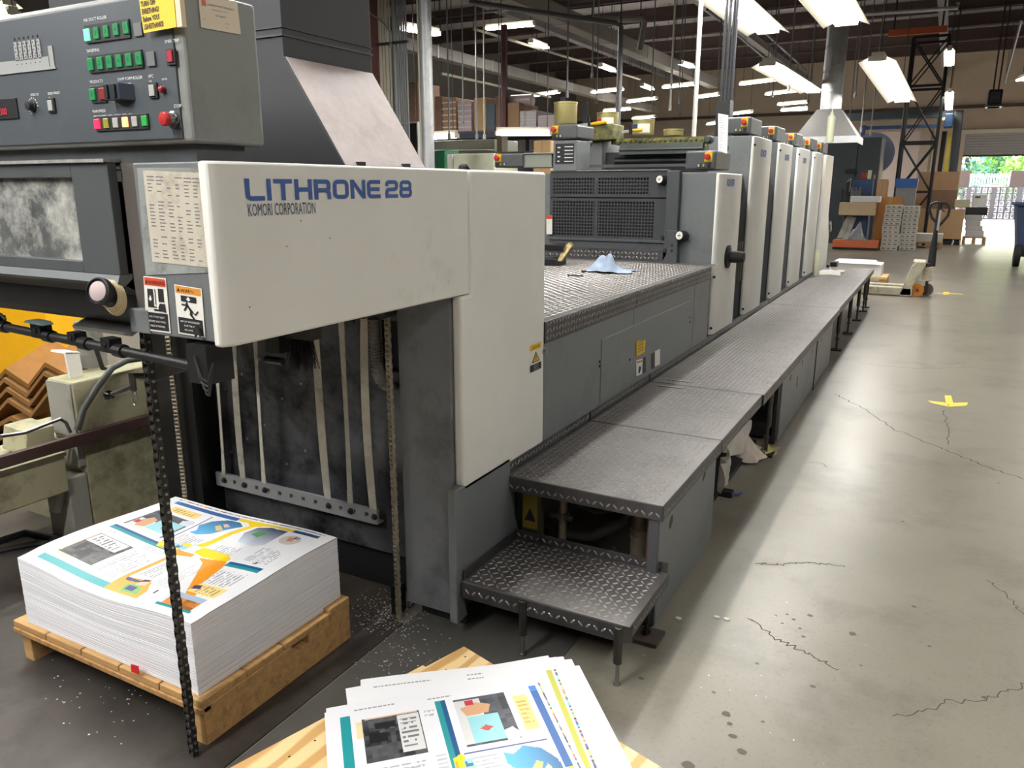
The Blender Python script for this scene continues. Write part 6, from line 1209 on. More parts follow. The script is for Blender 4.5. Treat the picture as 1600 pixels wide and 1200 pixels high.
for (lb, y, p0, p1, mt) in (('yellow machine panel at the left edge behind the folded boards', 3.0, (-30, 640), (70, 478), mat('panel_yellow', (244, 182, 20), .45, var=.04)), ('brown door post right of the yellow panel', 3.2, (70, 640), (88, 500), mat('post_brown', (84, 66, 52), .7)), ('pale post right of the brown door post', 3.15, (89, 640), (99, 500), mat('post_pale', (168, 166, 158), .6)), ('grey machine wall behind the canister', 3.4, (100, 640), (200, 500), drab_g), ('pale tank behind the thick cable', 3.3, (165, 640), (232, 520), mat('tank_pale', (150, 150, 142), .4))):
    crate({'ye': 'yellow_machine', 'br': 'brown_post', 'pa': 'storage_tank' if 'tank' in lb else 'pale_post', 'gr': 'grey_machine'}[lb[:2]], lb, 'machine', p0, p1, y, .25, mt, z0=0.0)
m = MB(); m.box(-9.0, -4.9, 4.0, 6.2, 0, 1.35); o = m.build('machine_mass', drab_g, loc=(-6.9, 5.1, 0)); tag(o, 'large grey machine far behind the pile at the left', 'machine')
gum = mat('varnished_board', (138, 94, 38), .4, var=.2, scale=5, dirt=(112, 62, 28), dirt_amt=.42, dirt_scale=4); gum2 = mat('board_edge', (140, 102, 58), .55, var=.15, scale=10)
YB2 = 2.35; bl = ['topmost', 'second', 'third', 'fourth', 'fifth', 'sixth', 'seventh']
for k in range(7):
    dy = (0, 14, 29, 46, 66, 86, 102)[k]; dx = (0, -2, 2, 4, 6, 10, 12)[k]; pr = [(-40, 628), (8, 576), (44, 600), (70, 566), (104, 584)]
    if k in (4, 5, 6): pr = [(-40, 612), (10, 584), (48, 604)]
    top = [PY(px + dx, py + dy, YB2 - .012 * k) for (px, py) in pr]; bot = [PY(px + dx, py + dy + 7, YB2 - .012 * k) for (px, py) in pr]
    mb = MB(); n = len(top); D_ = V((-.10, .34, .10)) if k == 0 else V((-.02, .2, .0))
    for i in range(n - 1): mb.prism([top[i], top[i + 1], bot[i + 1], bot[i]], D_)
    o = mb.build('folded_board', gum if k < 1 else gum2, loc=tuple(bot[2])); tag(o, bl[k] + ' varnished zigzag board of the stack at the left edge', 'board', 'zigzag boards stacked at the left')
c = PY(50, 690, 2.45); m = MB(); m.box(c.x - .5, c.x + .25, 2.40, 2.72, 0, PY(50, 690, 2.4).z); o = m.build('board_stand', card_d, loc=(c.x, 2.5, 0)); tag(o, 'dark stand under the zigzag boards', 'stand')
m = MB(); m.box(-5.2, -3.21, .2, 2.9, 0, .003); structure(m, 'floor_dirt', mat('dirty_floor', (74, 66, 58), .6, var=.2, scale=4, dirt=(46, 40, 36), dirt_amt=.45), parent=floor)
m = MB(); m.box(-3.2, -1.505, 1.925, 2.22, 0, .004); structure(m, 'floor_dirt', bpy.data.materials['dirty_floor'], parent=floor)
m = MB(); m.tube([PZ(-10, 848, .015), PZ(40, 832, .015), PZ(90, 842, .015), PZ(130, 850, .015)], .014, 8); m.tube([PZ(-10, 862, .015), PZ(50, 850, .015), PZ(100, 846, .015)], .012, 8); o = m.build('floor_hose', rubber, loc=tuple(PZ(40, 845, 0)), smooth=True, kind='stuff'); tag(o, 'black hoses lying on the dirty floor left of the pile', 'hose', kind='thing')
# ------------------------------------------------------------------ end of the press: paper on pallet, pallet jack
pl2 = thing('pallet', 'light wooden pallet held by the jack beyond the walkway end', 'pallet', (-1.05, 13.2, 0))
ex = PZ(1384, 448, 0).x; ey = PZ(1384, 448, 0).y
m = MB(); m.box(ex - .75, ex, ey, ey + .6, .105, .135); m.build('deck', mat('fresh_wood', (214, 186, 134), .6, var=.08, scale=5), pl2)
for x in (ex - .75, ex - .4, ex - .1): m = MB(); m.box(x, x + .1, ey + .01, ey + .6, 0, .105); m.build('block', wood, pl2)
pp = thing('white_pile', 'pile of blank white sheets on the pallet behind the walkway end', 'paper stack', (ex - .4, ey + .3, .135))
zt = PY(1372, 414, ey + .05).z; m = MB(); m.box(ex - .74, ex - .09, ey + .05, ey + .58, .136, zt); m.build('sheets', paper, pp); 
D = [V((ex - .78, ey + .0, zt + .01)), V((ex - .12, ey + .02, zt + .004)), V((ex - .2, ey + .5, zt + .03)), V((ex - .74, ey + .56, zt + .03))]; m = MB(); m.prism(D, (0, 0, .004)); m.build('loose_sheet', paper, pp)
jk = thing('pallet_jack', 'worn cream pallet jack with black looped handle and orange wheel', 'pallet jack', (-.2, 12.0, 0))
jm = mat('worn_cream_enamel', (186, 180, 158), .5, var=.15, scale=9, dirt=(110, 104, 92), dirt_amt=.4, dirt_scale=8)
YJ = PZ(1422, 464, 0).y
a, b = PY(1335, 461, YJ), PY(1424, 464, YJ); zt = PY(1400, 450, YJ).z
for k, yy in enumerate((YJ, YJ + .38)):
    m = MB(); m.box(a.x, b.x, yy, yy + .15, .02, zt); m.box(a.x, b.x, yy + .01, yy + .14, zt, zt + .006); m.build('fork', jm, jk, bevel=.008)
h0, h1 = PY(1405, 452, YJ), PY(1436, 411, YJ)
m = MB(); m.prism([PY(1404, 462, YJ), PY(1424, 463, YJ), PY(1424, 450, YJ), PY(1447, 414, YJ), PY(1446, 410, YJ), PY(1434, 409, YJ), PY(1424, 416, YJ)], (0, .05, 0)); m.build('slanted_frame', jm, jk, bevel=.008)
m = MB(); m.prism([PY(1404, 462, YJ + .48), PY(1424, 463, YJ + .48), PY(1424, 450, YJ + .48), PY(1447, 414, YJ + .48), PY(1434, 409, YJ + .48), PY(1424, 416, YJ + .48)], (0, .05, 0)); m.build('slanted_frame', jm, jk, bevel=.008)
m = MB(); a, b = PY(1426, 417, YJ), PY(1446, 410, YJ); m.box(a.x, b.x, YJ + .05, YJ + .48, a.z - .03, b.z); m.build('frame_top', jm, jk)
a, b = PY(1439, 439, YJ + .15), PY(1458, 418, YJ + .15); m = MB(); m.box(a.x, b.x, YJ + .15, YJ + .38, a.z, b.z); pu = m.build('pump_body', jm, jk, bevel=.01); m = MB(); m.cyl(((a.x + b.x) / 2, YJ + .2, .05), ((a.x + b.x) / 2, YJ + .2, b.z + .05), .03, 12); m.build('pump_piston', steel_dk, pu, smooth=True)
a, b = PY(1424, 448, YJ), PY(1446, 440, YJ); m = MB(); m.box(a.x, b.x, YJ + .1, YJ + .4, a.z, b.z); m.build('axle_bracket', jm, jk, bevel=.006)
for (px, yy, mt) in ((1432.5, YJ + .1, mat('orange_wheel', (200, 124, 34), .45, var=.08)), (1447, YJ + .22, mat('worn_wheel', (86, 80, 74), .6, var=.1))):
    c = PY(px, 457, yy); r = c.z if False else .085; m = MB(); m.lathe((c.x, yy, r), EY, [(r * .55, -.002), (r * .6, -.012), (r * .95, -.014), (r, 0), (r, .045), (r * .95, .055), (r * .3, .05)], 24); w_ = m.build('wheel', mt, jk, smooth=True); m = MB(); m.lathe((c.x, yy - .014, r), -EY, [(r * .25, -.008), (r * .25, .006), (.002, .006)], 14); m.build('hub', steel_dk, w_)
P = [PY(1455, 416, YJ + .25), PY(1458, 390, YJ + .25), PY(1462, 362, YJ + .25), PY(1466, 335, YJ + .25), PY(1469, 318, YJ + .25)]; m = MB(); m.tube(P, [.05, .046, .026, .026, .03], 10); hb = m.build('handle_tube', rubber, jk, smooth=True)
LP_ = [(1466, 352), (1456, 340), (1452, 328), (1455, 319), (1463, 316), (1470, 317), (1480, 318), (1484, 326), (1481, 337), (1472, 348), (1467, 353)]
m = MB(); m.tube([PY(*p, YJ + .25) for p in LP_], .017, 8); m.build('handle_loop', rubber, hb, smooth=True)
m = MB(); D = [PY(1463, 360, YJ + .2), PY(1467, 360, YJ + .2), PY(1471, 328, YJ + .2), PY(1468, 328, YJ + .2)]; m.prism(D, (0, .03, 0)); m.build('worn_sticker', mat('worn_silver', (176, 176, 174), .4, metal=.4), hb)
m = MB(); m.tube([PY(1470, 326, YJ + .22), PY(1476, 331, YJ + .22)], .008, 6); m.build('release_lever', black, hb)
# ------------------------------------------------------------------ the far right: cartons, cabinets, machines
whc = mat('white_ream_carton', (206, 202, 194), .6, var=.06, scale=6); prn = mat('carton_print', (116, 116, 114), .6)
for s_, (pl, pr_, pt, lab) in enumerate(((1376, 1404, 320, 'left'), (1405, 1431, 321, 'right'))):
    yb = PZ((pl + pr_) / 2, 391, 0).y; n = 11; zt = PY(1400, pt, yb).z; hgt = zt / n; a, b = PY(pl, 380, yb), PY(pr_, 380, yb)
    for i in range(n):
        j = rnd.uniform(-.012, .012); x0, x1 = a.x + j, b.x + j - .01
        nm_ = ['bottom', 'second from the floor', 'third from the floor', 'fourth from the floor', 'fifth from the floor', 'middle', 'fifth from the top', 'fourth from the top', 'third from the top', 'second from the top', 'topmost'][i]
        t = thing('ream_carton', nm_ + ' white carton of the ' + lab + ' stack behind the pallet jack', 'box', ((x0 + x1) / 2, yb + .2, i * hgt), 'white ream cartons in two stacks')
        m = MB(); m.box(x0, x1, yb, yb + .38, i * hgt, (i + 1) * hgt - .006); m.build('carton', whc, t, bevel=.006)
        w = x1 - x0; m = MB()
        for (u0, u1) in ((.1, .28), (.42, .56), (.72, .9)): m.box(x0 + u0 * w, x0 + u1 * w, yb - .002, yb + .001, (i + .3) * hgt, (i + .6) * hgt)
        m.build('printed_marks', prn, t, kind='stuff')
yo = PZ(1372, 392, 0).y
t = thing('orange_rack', 'orange pallet-rack base beam with leaning planks and film on it', 'rack', (PY(1335, 385, yo).x, yo, 0))
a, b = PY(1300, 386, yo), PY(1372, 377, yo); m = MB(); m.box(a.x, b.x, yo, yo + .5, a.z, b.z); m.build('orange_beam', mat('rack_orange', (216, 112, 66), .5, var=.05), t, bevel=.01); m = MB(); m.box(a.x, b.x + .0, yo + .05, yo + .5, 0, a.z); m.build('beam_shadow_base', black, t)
a, b = PY(1310, 336, yo), PY(1368, 317, yo); m = MB(); m.box(a.x, b.x, yo + .0, yo + .45, a.z, b.z); o = m.build('drawer_box', mat('beech_drawer', (206, 182, 146), .5, var=.05, stretch=(1, 1, 8)), t, bevel=.01)
for (p0, p1) in (((1354, 377), (1358, 336)), ((1314, 377), (1318, 336))): a, b = PY(*p0, yo + .1), PY(*p1, yo + .1); m = MB(); m.box(a.x, b.x, yo + .1, yo + .16, a.z, b.z); m.build('table_leg', pipe_g, t)
crate('paper_pack', 'pack of white sheets lying on the beech drawer box', 'paper', (1328, 316), (1376, 307), yo + .05, .4, paper, z0=None)
for k, (p, q) in enumerate((((1312, 372), (1327, 338)), ((1320, 374), (1334, 339)))):
    A_, B_ = PY(*p, yo + .02), PY(*q, yo + .3); m = MB(); d_ = (B_ - A_); m.obox((A_ + B_) / 2, d_ / 2, V((.06, 0, 0)), V((0, .012, 0))); o = m.build('plank', mat('grey_plank', (170, 168, 160), .6, var=.08), loc=tuple(A_)); tag(o, ('left' if k == 0 else 'right') + ' pale plank leaning on the orange rack', 'plank')
crate('blue_tote', 'dark blue tote under the beech drawer box', 'bin', (1332, 353), (1356, 337), yo + .5, .3, mat('tote_blue', (40, 66, 104), .5), z0=0.0)
cloth('film_bag', 'clear plastic film heaped on the orange rack', 'plastic sheet', tuple(PY(1341, 377, yo + .2)), .5, .3, .42, mat('clear_film', (150, 152, 156), .15, var=.2, scale=6), 21, 5, 22)
yc = yo + .7
crate('tool_cabinet', 'blue tool cabinet in front of the dark green machine', 'cabinet', (1330, 330), (1364, 281), yc + .4, .5, mat('cabinet_blue', (52, 84, 132), .45, var=.06), z0=0.0)
for (p0, p1, mt, lb) in (((1355, 280), (1362, 266), milky, 'cream jug on the blue tool cabinet'), ((1345, 280), (1354, 270), red_p, 'red tool roll on the blue tool cabinet'), ((1364, 280), (1368, 273), card, 'small brown pot on the blue tool cabinet')): crate('jug' if mt is milky else ('tool_roll' if mt is red_p else 'pot'), lb, 'container', p0, p1, yc + .45, .1, mt)
t = thing('stitching_machine', 'small black and chrome machine standing left of the blue tool cabinet', 'machine', tuple(PY(1330, 310, yc)))
m = MB(); a, b = PY(1321, 306, yc), PY(1331, 281, yc); m.box(a.x, b.x, yc, yc + .3, 0, b.z); m.tube([PY(1316, 318, yc), PY(1317, 296, yc), PY(1330, 308, yc)], .02, 8); m.build('machine_frame', black, t, bevel=.01)
m = MB()
for i in range(7): m.cyl(PY(1330 + i * 2.3, 306, yc - .05), PY(1330.5 + i * 2.3, 292 + 3 * (i % 3), yc - .05), .016, 8)
m.build('chrome_fittings', steel, t, smooth=True, kind='stuff')
m = MB(); m.tube([PY(1324, 284, yc - .02), PY(1330, 279, yc - .02), PY(1327, 300, yc - .02)], .012, 8); m.build('chrome_arm', steel, t, smooth=True)
crate('carton', 'tall brown carton standing on the white ream cartons row', 'box', (1368, 308), (1388, 280), yc, .4, card_l, extra='carton', z0=0.0)
crate('carton', 'low orange-brown carton behind the white carton stacks', 'box', (1372, 321), (1411, 308), yc - .1, .3, mat('orange_carton', (184, 128, 72), .75, var=.08), extra='carton', z0=0.0)
t = thing('blue_bin', 'blue hinged bin with grey front above the right white carton stack', 'bin', tuple(PY(1417, 320, yc))); m = MB(); m.prism([PY(1398, 293, yc), PY(1433, 293, yc), PY(1435, 279, yc), PY(1400, 279, yc)], (0, .3, 0)); m.build('bin_lid', mat('bin_blue', (36, 92, 168), .4), t); m = MB(); a, b = PY(1398, 312, yc), PY(1432, 293, yc); m.box(a.x, b.x, yc + .02, yc + .3, 0, b.z); m.build('bin_front', pipe_g, t)
yk = PZ(1500, 383, 0).y
for (p0, p1, dy, lb, mt) in (((1428, 330), (1500, 268), 1.6, 'tall brown cardboard sheet at the back below the lattice mast', card), ((1450, 320), (1497, 297), 1.3, 'brown cardboard sheet behind the jack handle', card_d), ((1431, 374), (1508, 327), .0, 'large light brown cardboard sheet standing on the black pallet', card_l)):
    a, b = PY(*p0, yk + dy), PY(*p1, yk + dy); t = thing('cardboard_sheet', lb, 'cardboard', ((a.x + b.x) / 2, yk + dy, 0 if dy else a.z)); m = MB(); m.box(a.x, b.x, yk + dy, yk + dy + (.12 if not dy else .05), 0 if dy else a.z, b.z); m.build('sheet', mt, t)
a, b = PY(1465, 383, yk), PY(1502, 374, yk); m = MB(); m.box(a.x, b.x, yk, yk + .6, 0, b.z); o = m.build('black_pallet', rubber, loc=((a.x + b.x) / 2, yk, 0)); tag(o, 'black plastic pallet under the light brown cardboard sheet', 'pallet')
for (p, q) in (((1487, 383), (1490, 375)), ((1500, 383), (1500, 375))): m = MB(); m.cyl(PY(*p, yk - .05), PY(*q, yk - .05), .02, 6); tag(m.build('prop_stick', lab_w, loc=tuple(PY(*p, yk - .05))), 'white stick propping the cardboard, ' + ('left one' if p[0] < 1490 else 'right one'), 'stick')
def small_pallet(p0, p1, y, label, mt=wood):
    a, b = PY(*p0, y), PY(*p1, y); t = thing('pallet', label, 'pallet', ((a.x + b.x) / 2, y + .3, 0)); H = b.z; m = MB(); m.box(a.x, b.x, y, y + .6, H - .03, H); m.build('deck', mt, t)
    for f in (0, .44, .88): x = a.x + (b.x - a.x) * f; m = MB(); m.box(x, x + (b.x - a.x) * .12, y + .01, y + .6, 0, H - .03); m.build('block', mt, t)
    return H
y1_ = PZ(1450, 388, 0).y; H = small_pallet((1427, 388), (1473, 379), y1_, 'low wooden pallet under the flat white packs'); crate('paper_pack', 'flat white packs on the low wooden pallet behind the jack handle', 'paper', (1428, 379), (1474, 366), y1_ + .02, .5, whc, z0=H)
y2_ = PZ(1522, 381, 0).y; H = small_pallet((1503, 381), (1541, 371), y2_, 'wooden pallet under the leaning grey paper packs'); 
for k, (pb, pt, pr_) in enumerate(((371, 361, 1538), (361, 353, 1536), (353, 345, 1533), (345, 336, 1536))): crate('paper_pack', ['lowest', 'second', 'third', 'topmost'][k] + ' grey-white paper pack of the pile beside the doorway', 'paper', (1508, pb), (pr_, pt), y2_ + .02, .5, mat('grey_pack_%d' % k, (188 - 6 * k, 186 - 6 * k, 186 - 6 * k), .6, var=.06), z0=PY(1520, pb, y2_ + .02).z if k else H)
crate('monitor', 'dark flat monitor lying on the paper packs', 'monitor', (1508, 336), (1544, 324), y2_ + .03, .4, black)
crate('archive_box', 'white archive box with black handle hole near the doorway', 'box', (1518, 323), (1542, 304), y2_ + .05, .4, whc); crate('carton', 'cream low carton left of the white archive box', 'box', (1491, 324), (1517, 312), y2_ + .05, .4, mat('cream_carton', (186, 178, 150), .7))
a = PY(1528, 308, y2_ + .045); m = MB(); m.box(a.x - .06, a.x + .06, y2_ + .044, y2_ + .049, a.z - .02, a.z + .02); m.build('handle_hole', black, [o for o in bpy.data.objects if o.get('label', '').startswith('white archive box')][0])
t = thing('trash_bin', 'blue wheeled bin cut by the right edge of the frame', 'bin', (1.6, 17.6, 0)); a = PY(1588, 322, 17.5); m = MB(); m.prism([(a.x + .12, 17.4, .28), (a.x + .75, 17.4, .28), (a.x + .9, 17.4, a.z), (a.x, 17.4, a.z)], (0, .7, 0)); m.build('bin_body', mat('bin_navy', (58, 74, 110), .45, var=.06), t, bevel=.02); m = MB(); m.box(a.x - .04, a.x + .95, 17.35, 18.15, a.z, a.z + .07); m.build('bin_rim', bpy.data.materials['bin_navy'], t, bevel=.02)
m = MB(); m.lathe((a.x + .12, 17.38, .20), EX, [(.2, -.05), (.2, .05)], 20); m.build('wheel', rubber, t, smooth=True); m = MB(); m.box(a.x + .1, a.x + .8, 17.4, 17.5, .18, .28); m.build('axle', black, t)
# big dark machine, wheel disc, lattice mast, jib, tall grey column
dkm = mat('dark_green_machine', (66, 74, 78), .5, var=.06, scale=2)
t = thing('dark_machine', 'big dark grey-green machine housing below the canopy hood', 'machine', tuple(PY(1345, 330, 22.4)) ); a, b = PY(1296, 330, 22.4), PY(1379, 214, 22.4)
m = MB(); m.box(a.x - .6, (a.x + b.x) / 2 - .005, 22.4, 23.8, 0, b.z); m.build('housing', dkm, t, bevel=.02); m = MB(); m.box((a.x + b.x) / 2 + .005, b.x, 22.4, 23.8, 0, b.z); m.build('housing_door', dkm, t, bevel=.02); a, b = PY(1320, 271, 22.39), PY(1338, 264, 22.39); m = MB(); m.box(a.x, b.x, 22.37, 22.4, a.z, b.z); m.build('grip_slot', black, t)
c = PY(1363, 240, 24.0); m = MB(); m.lathe((c.x, 24.0, c.z), EY, [(.5, 0), (.55, .02), (.55, .12), (.5, .14)], 36); w_ = m.build('flywheel', mat('slate_blue_disc', (112, 116, 140), .45), loc=(c.x, 24.0, 0), smooth=True); tag(w_, 'slate-blue round disc peeking out behind the dark machine', 'disc'); m = MB(); m.box(c.x - .1, c.x + .1, 24.02, 24.12, 0, c.z); m.build('disc_stand', dkm, w_)
YM = 22.6; mm_ = mat('mast_black', (38, 38, 40), .5, metal=.3); lt = thing('lattice_mast', 'black lattice mast with crossed braces standing among the cardboard', 'mast', (PY(1440, 300, YM).x, YM + .5, 0))
xl, xr = PY(1411, 200, YM).x, PY(1466, 200, YM).x; zs = [0, PY(1440, 300, YM).z, PY(1440, 222, YM).z, PY(1440, 134, YM).z, min(FZ - .62, PY(1440, 58, YM).z)]
for (x, y) in ((xl, YM), (xr, YM), (xl, YM + .9), (xr, YM + .9)): m = MB(); m.cyl((x, y, 0), (x, y, zs[-1]), .04 if y == YM else .03, 8); m.build('leg', mm_, lt, smooth=True)
for k in range(4):
    for yy in (YM, YM + .9):
        for (p, q) in ((xl, xr), (xr, xl)): m = MB(); m.cyl((p, yy, zs[k]), (q, yy, zs[k + 1]), .019, 6); m.build('brace', mm_, lt)
        m = MB(); m.box(xl, xr, yy - .02, yy + .02, zs[k + 1] - .03, zs[k + 1] + .03); m.build('cross_bar', mm_, lt)
m = MB(); a, b = PY(1388, 53, 20.2), PY(1480, 48, 20.2); YM = 20.4; m.box(a.x, b.x, YM - .2, YM - .1, a.z - .05, a.z + .08); o = m.build('orange_beam', mat('beam_orange', (208, 108, 72), .5), loc=tuple(a)); tag(o, 'orange beam under the roof behind the tilted reflector light', 'beam'); m = MB(); m.cyl((a.x + .1, YM - .15, a.z), (a.x + .1, YM - .15, FZ), .02, 6); m.cyl((b.x - .1, YM - .15, a.z), (b.x - .1, YM - .15, FZ), .02, 6); m.build('hanger_rod', steel_dk, o, kind='stuff')
YD = 27.0; jb = thing('jib_crane', 'dark grey column with blue jib beam, hoist motor and yellow strip before the doorway', 'crane', (PY(1495, 300, YD).x, YD, 0))
a, b = PY(1479, 300, YD), PY(1506, 172, YD); m = MB(); m.prism([(PY(1481, 300, YD).x, YD, 0), (PY(1494, 300, YD).x, YD, 0), (PY(1506, 172, YD).x, YD, PY(1506, 172, YD).z), (PY(1492, 172, YD).x, YD, PY(1506, 172, YD).z)], (0, .4, 0)); m.build('column', mat('crane_grey', (70, 76, 82), .5, var=.05), jb, bevel=.02)
a, b = PY(1318, 188, YD), PY(1490, 170, YD); m = MB(); m.box(a.x, b.x, YD + .1, YD + .5, a.z, b.z); m.build('box_beam', bpy.data.materials['crane_grey'], jb); a, b = PY(1346, 203, YD), PY(1470, 194, YD); m = MB(); m.box(a.x, b.x, YD - .1, YD + .1, a.z, b.z); m.build('blue_beam', mat('beam_blue', (40, 62, 106), .5), jb); a, b = PY(1345, 215, YD), PY(1353, 196, YD); m = MB(); m.box(a.x, b.x, YD - .12, YD + .12, a.z, b.z); m.build('beam_end', bpy.data.materials['beam_blue'], jb)
a, b = PY(1474, 201, YD), PY(1491, 179, YD); m = MB(); m.box(a.x, b.x, YD - .5, YD - .02, a.z, b.z); mo = m.build('hoist_motor', mat('motor_blue', (40, 74, 116), .45), jb, bevel=.03); a, b = PY(1472, 190, YD), PY(1477, 185, YD); m = MB(); m.box(a.x, b.x, YD - .52, YD - .49, a.z, b.z); m.build('motor_plate', lab_w, mo)
m = MB(); m.prism([(PY(1473, 290, YD - .1).x, YD - .1, 0), (PY(1479, 290, YD - .1).x, YD - .1, 0), (PY(1487, 207, YD - .1).x, YD - .1, PY(1487, 207, YD).z), (PY(1482, 207, YD - .1).x, YD - .1, PY(1487, 207, YD).z)], (0, .08, 0)); m.build('yellow_strip', mat('strip_yellow', (196, 176, 40), .5), jb)
crate('tan_machine', 'tan machine column behind the lattice mast', 'machine', (1444, 300), (1460, 200), 28, .6, mat('tan_paint', (158, 148, 124), .6, var=.05), z0=0.0); crate('dark_machine', 'dark brown machine body left of the grey crane column', 'machine', (1460, 300), (1480, 205), 28.5, .6, mat('umber_paint', (76, 72, 66), .6), z0=0.0)
crate('white_partition', 'pale partition panel behind the lattice mast', 'partition', (1362, 300), (1440, 204), 32, .15, mat('partition_pale', (206, 188, 176), .7), z0=0.0)
t = thing('unit_heater', 'black unit heater hanging under the roof above the doorway', 'heater', tuple(PY(1556, 155, 25))); a, b = PY(1542, 167, 25), PY(1568, 139, 25); m = MB(); m.box(a.x, b.x, 25, 25.6, a.z, b.z); m.build('heater_body', black, t, bevel=.02); m = MB(); m.box(a.x - .03, b.x + .03, 24.98, 25.62, a.z, a.z + .05); m.build('heater_rim', steel_dk, t); m = MB(); m.box(a.x + .05, b.x - .05, 24.985, 25.0, a.z + .1, b.z - .05); m.build('louvre_face', plate_bk, t)
for x in (a.x + .1, b.x - .1): m = MB(); m.cyl((x, 25.3, b.z), (x, 25.3, FZ), .02, 6); m.build('hanger_rod', steel_dk, t)
# ------------------------------------------------------------------ dock door and the yard outside
dd = MB(); dd.box(DX0 - .15, DX1, 35.9, 35.97, PY(1550, 208, 35.9).z, DZ + .02); structure(dd, 'door_1', mat('white_trim', (232, 226, 214), .5))
curt = mat('door_slat', (176, 176, 180), .5, metal=.1, var=.05); dr1 = bpy.data.objects['door_1']; z0, z1 = PY(1550, 242, 36.05).z, PY(1550, 208, 36.05).z
for i in range(8): mb = MB(); h = (z1 - z0) / 8; mb.box(DX0 - .02, DX1, 36.03, 36.08, z0 + i * h + .008, z0 + (i + 1) * h); o = mb.build('slat', curt, dr1); o['kind'] = 'structure'
m = MB(); m.box(DX0 - .02, DX1, 36.085, 36.10, z0 - .02, DZ + .3); o = m.build('curtain_sun_block', curt, dr1); o['kind'] = 'structure'  # backing sheet added to stop sun showing between the slats
m = MB(); m.box(DX0 - .02, DX1, 36.02, 36.09, z0 - .06, z0 + .006); o = m.build('bottom_rail', steel_dk, dr1); o['kind'] = 'structure'
m = MB(); m.box(FX0, FX1, FY1 - .05, FY1, PY(1550, 168, 36).z, PY(1550, 168, 36).z + .12); structure(m, 'trim_1', mat('beam_umber', (96, 82, 74), .7))
m = MB(); m.box(-30, 60, FY1 + .02, 140, -.2, -.02); structure(m, 'ground', mat('yard_asphalt', (128, 126, 124), .8, var=.1, scale=2))
YS2 = 43.0; sh = thing('bin_shelving', 'grey shelving full of pale bins standing outside the dock door', 'shelf', (PY(1550, 335, YS2).x, YS2, -.02)); x0, x1 = PY(1490, 335, YS2).x, PY(1640, 335, YS2).x; zt = PY(1550, 293, YS2).z
shm = mat('shelf_grey', (62, 60, 62), .6); binm = mat('bin_grey', (116, 114, 116), .6)
m = MB()
for i in range(6): m.box(x0, x1, YS2, YS2 + .6, -.02 + i * (zt + .02) / 5 - .02, -.02 + i * (zt + .02) / 5 + .03)
m.build('shelf_boards', shm, sh, kind='stuff'); m = MB(); nb = 15
for i in range(nb + 1): x = x0 + (x1 - x0) * i / nb; m.box(x - (.09 if i % 4 == 2 else .03), x + (.09 if i % 4 == 2 else .03), YS2 - .01, YS2 + .6, -.02, zt)
m.build('shelf_posts', shm, sh, kind='stuff')
for i in range(nb):
    for j in range(5):
        m = MB(); w = (x1 - x0) / nb; h = (zt + .02) / 5; m.box(x0 + i * w + .08, x0 + (i + 1) * w - .08, YS2 + .05, YS2 + .5, j * h + .04, j * h + h * .7); m.build('bin', binm, sh)
wst = mat('weathered_timber', (62, 50, 44), .8, var=.15, scale=3, stretch=(.5, 1, 8))
crate('timber_stack', 'dark timber stack outside the dock door on the left', 'timber', (1490, 291), (1517, 266), YS2, .6, wst, z0=zt + .031); crate('timber_stack', 'dark timber stack outside the dock door at the right edge', 'timber', (1577, 291), (1640, 266), YS2, .6, wst, z0=zt + .031)
c = PY(1546, 292, YS2); cloth('scrap_heap', 'heap of brown scrap lying between the two timber stacks outside', 'scrap', (c.x, YS2 + .3, zt + .031), 1.5, .5, .30, wst, 31, 6, 20)
leaf1 = mat('sunlit_leaves', (150, 190, 84), .6, var=.25, scale=3); leaf2 = mat('shaded_leaves', (96, 142, 110), .6, var=.25, scale=3)
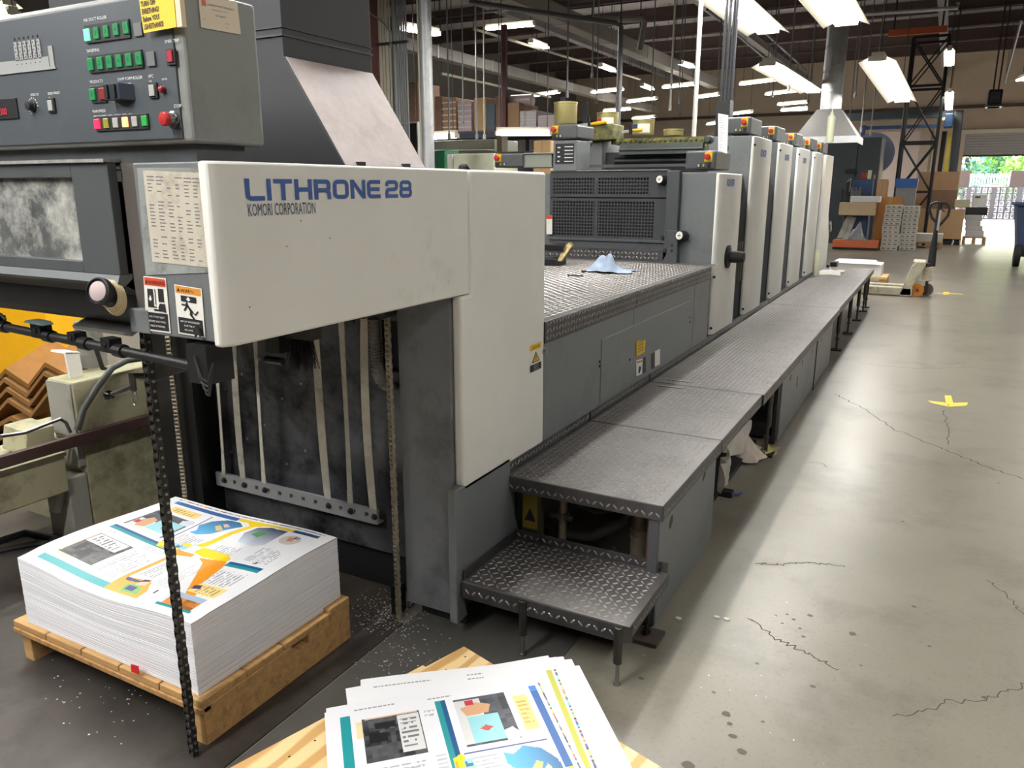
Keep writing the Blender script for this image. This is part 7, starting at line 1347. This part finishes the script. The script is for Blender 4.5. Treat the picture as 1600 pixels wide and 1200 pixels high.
def bush(label, c, rx, ry, rz, n, mt, seed):
    r_ = random.Random(seed); t = thing('tree', label, 'tree', (c[0], c[1], 0), 'trees beyond the dock door'); mb = MB()
    for _ in range(n):
        th, ph, rr_ = r_.uniform(0, 6.28), math.acos(r_.uniform(-1, 1)), r_.uniform(.55, 1) ** .5; p = V((c[0] + rx * rr_ * math.sin(ph) * math.cos(th), c[1] + ry * rr_ * math.sin(ph) * math.sin(th), max(.2, c[2] + rz * rr_ * math.cos(ph)))); s = r_.uniform(.10, .26)
        u = V((r_.gauss(0, 1), r_.gauss(0, 1), r_.gauss(0, 1))).normalized(); w = u.orthogonal().normalized(); mb.face([p - u * s, p - w * s * .6, p + u * s, p + w * s * .6])
    mb.build('foliage', mt, t, kind='stuff'); mb = MB(); mb.cyl((c[0], c[1], -.02), (c[0], c[1], c[2]), .16, 8); mb.build('trunk', wst, t)
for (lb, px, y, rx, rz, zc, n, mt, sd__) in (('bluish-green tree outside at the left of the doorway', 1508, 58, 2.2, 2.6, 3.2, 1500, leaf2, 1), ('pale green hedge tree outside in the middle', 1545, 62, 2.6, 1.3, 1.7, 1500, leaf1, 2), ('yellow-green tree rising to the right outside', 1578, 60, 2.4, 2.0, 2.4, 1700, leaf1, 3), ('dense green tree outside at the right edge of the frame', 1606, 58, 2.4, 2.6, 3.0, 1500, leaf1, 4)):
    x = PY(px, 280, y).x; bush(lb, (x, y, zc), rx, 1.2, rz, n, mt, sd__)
fn = thing('yard_fence', 'pale blue slatted fence below the trees outside the dock door', 'fence', (PY(1550, 290, 52).x, 52, 0)); x0, x1 = PY(1510, 290, 52).x, PY(1620, 290, 52).x; fm2 = mat('fence_pale', (176, 190, 206), .6); zt2 = PY(1550, 271, 52).z
for i in range(24): x = x0 + (x1 - x0) * i / 24; m = MB(); m.box(x, x + (x1 - x0) / 24 * .62, 52, 52.04, -.02, zt2); m.build('slat', fm2, fn)
for z in (.5, zt2 - .2): m = MB(); m.box(x0, x1, 52.04, 52.1, z, z + .1); m.build('rail', fm2, fn)

# ------------------------------------------------------------------ letters become plain meshes
bpy.context.view_layer.update(); dg = bpy.context.evaluated_depsgraph_get()
for o in [o for o in bpy.data.objects if o.type == 'FONT']:
    me = bpy.data.meshes.new_from_object(o.evaluated_get(dg)); n = bpy.data.objects.new('lettering', me); COL.objects.link(n); n.parent = o.parent; n.matrix_local = o.matrix_local.copy(); bpy.data.objects.remove(o)
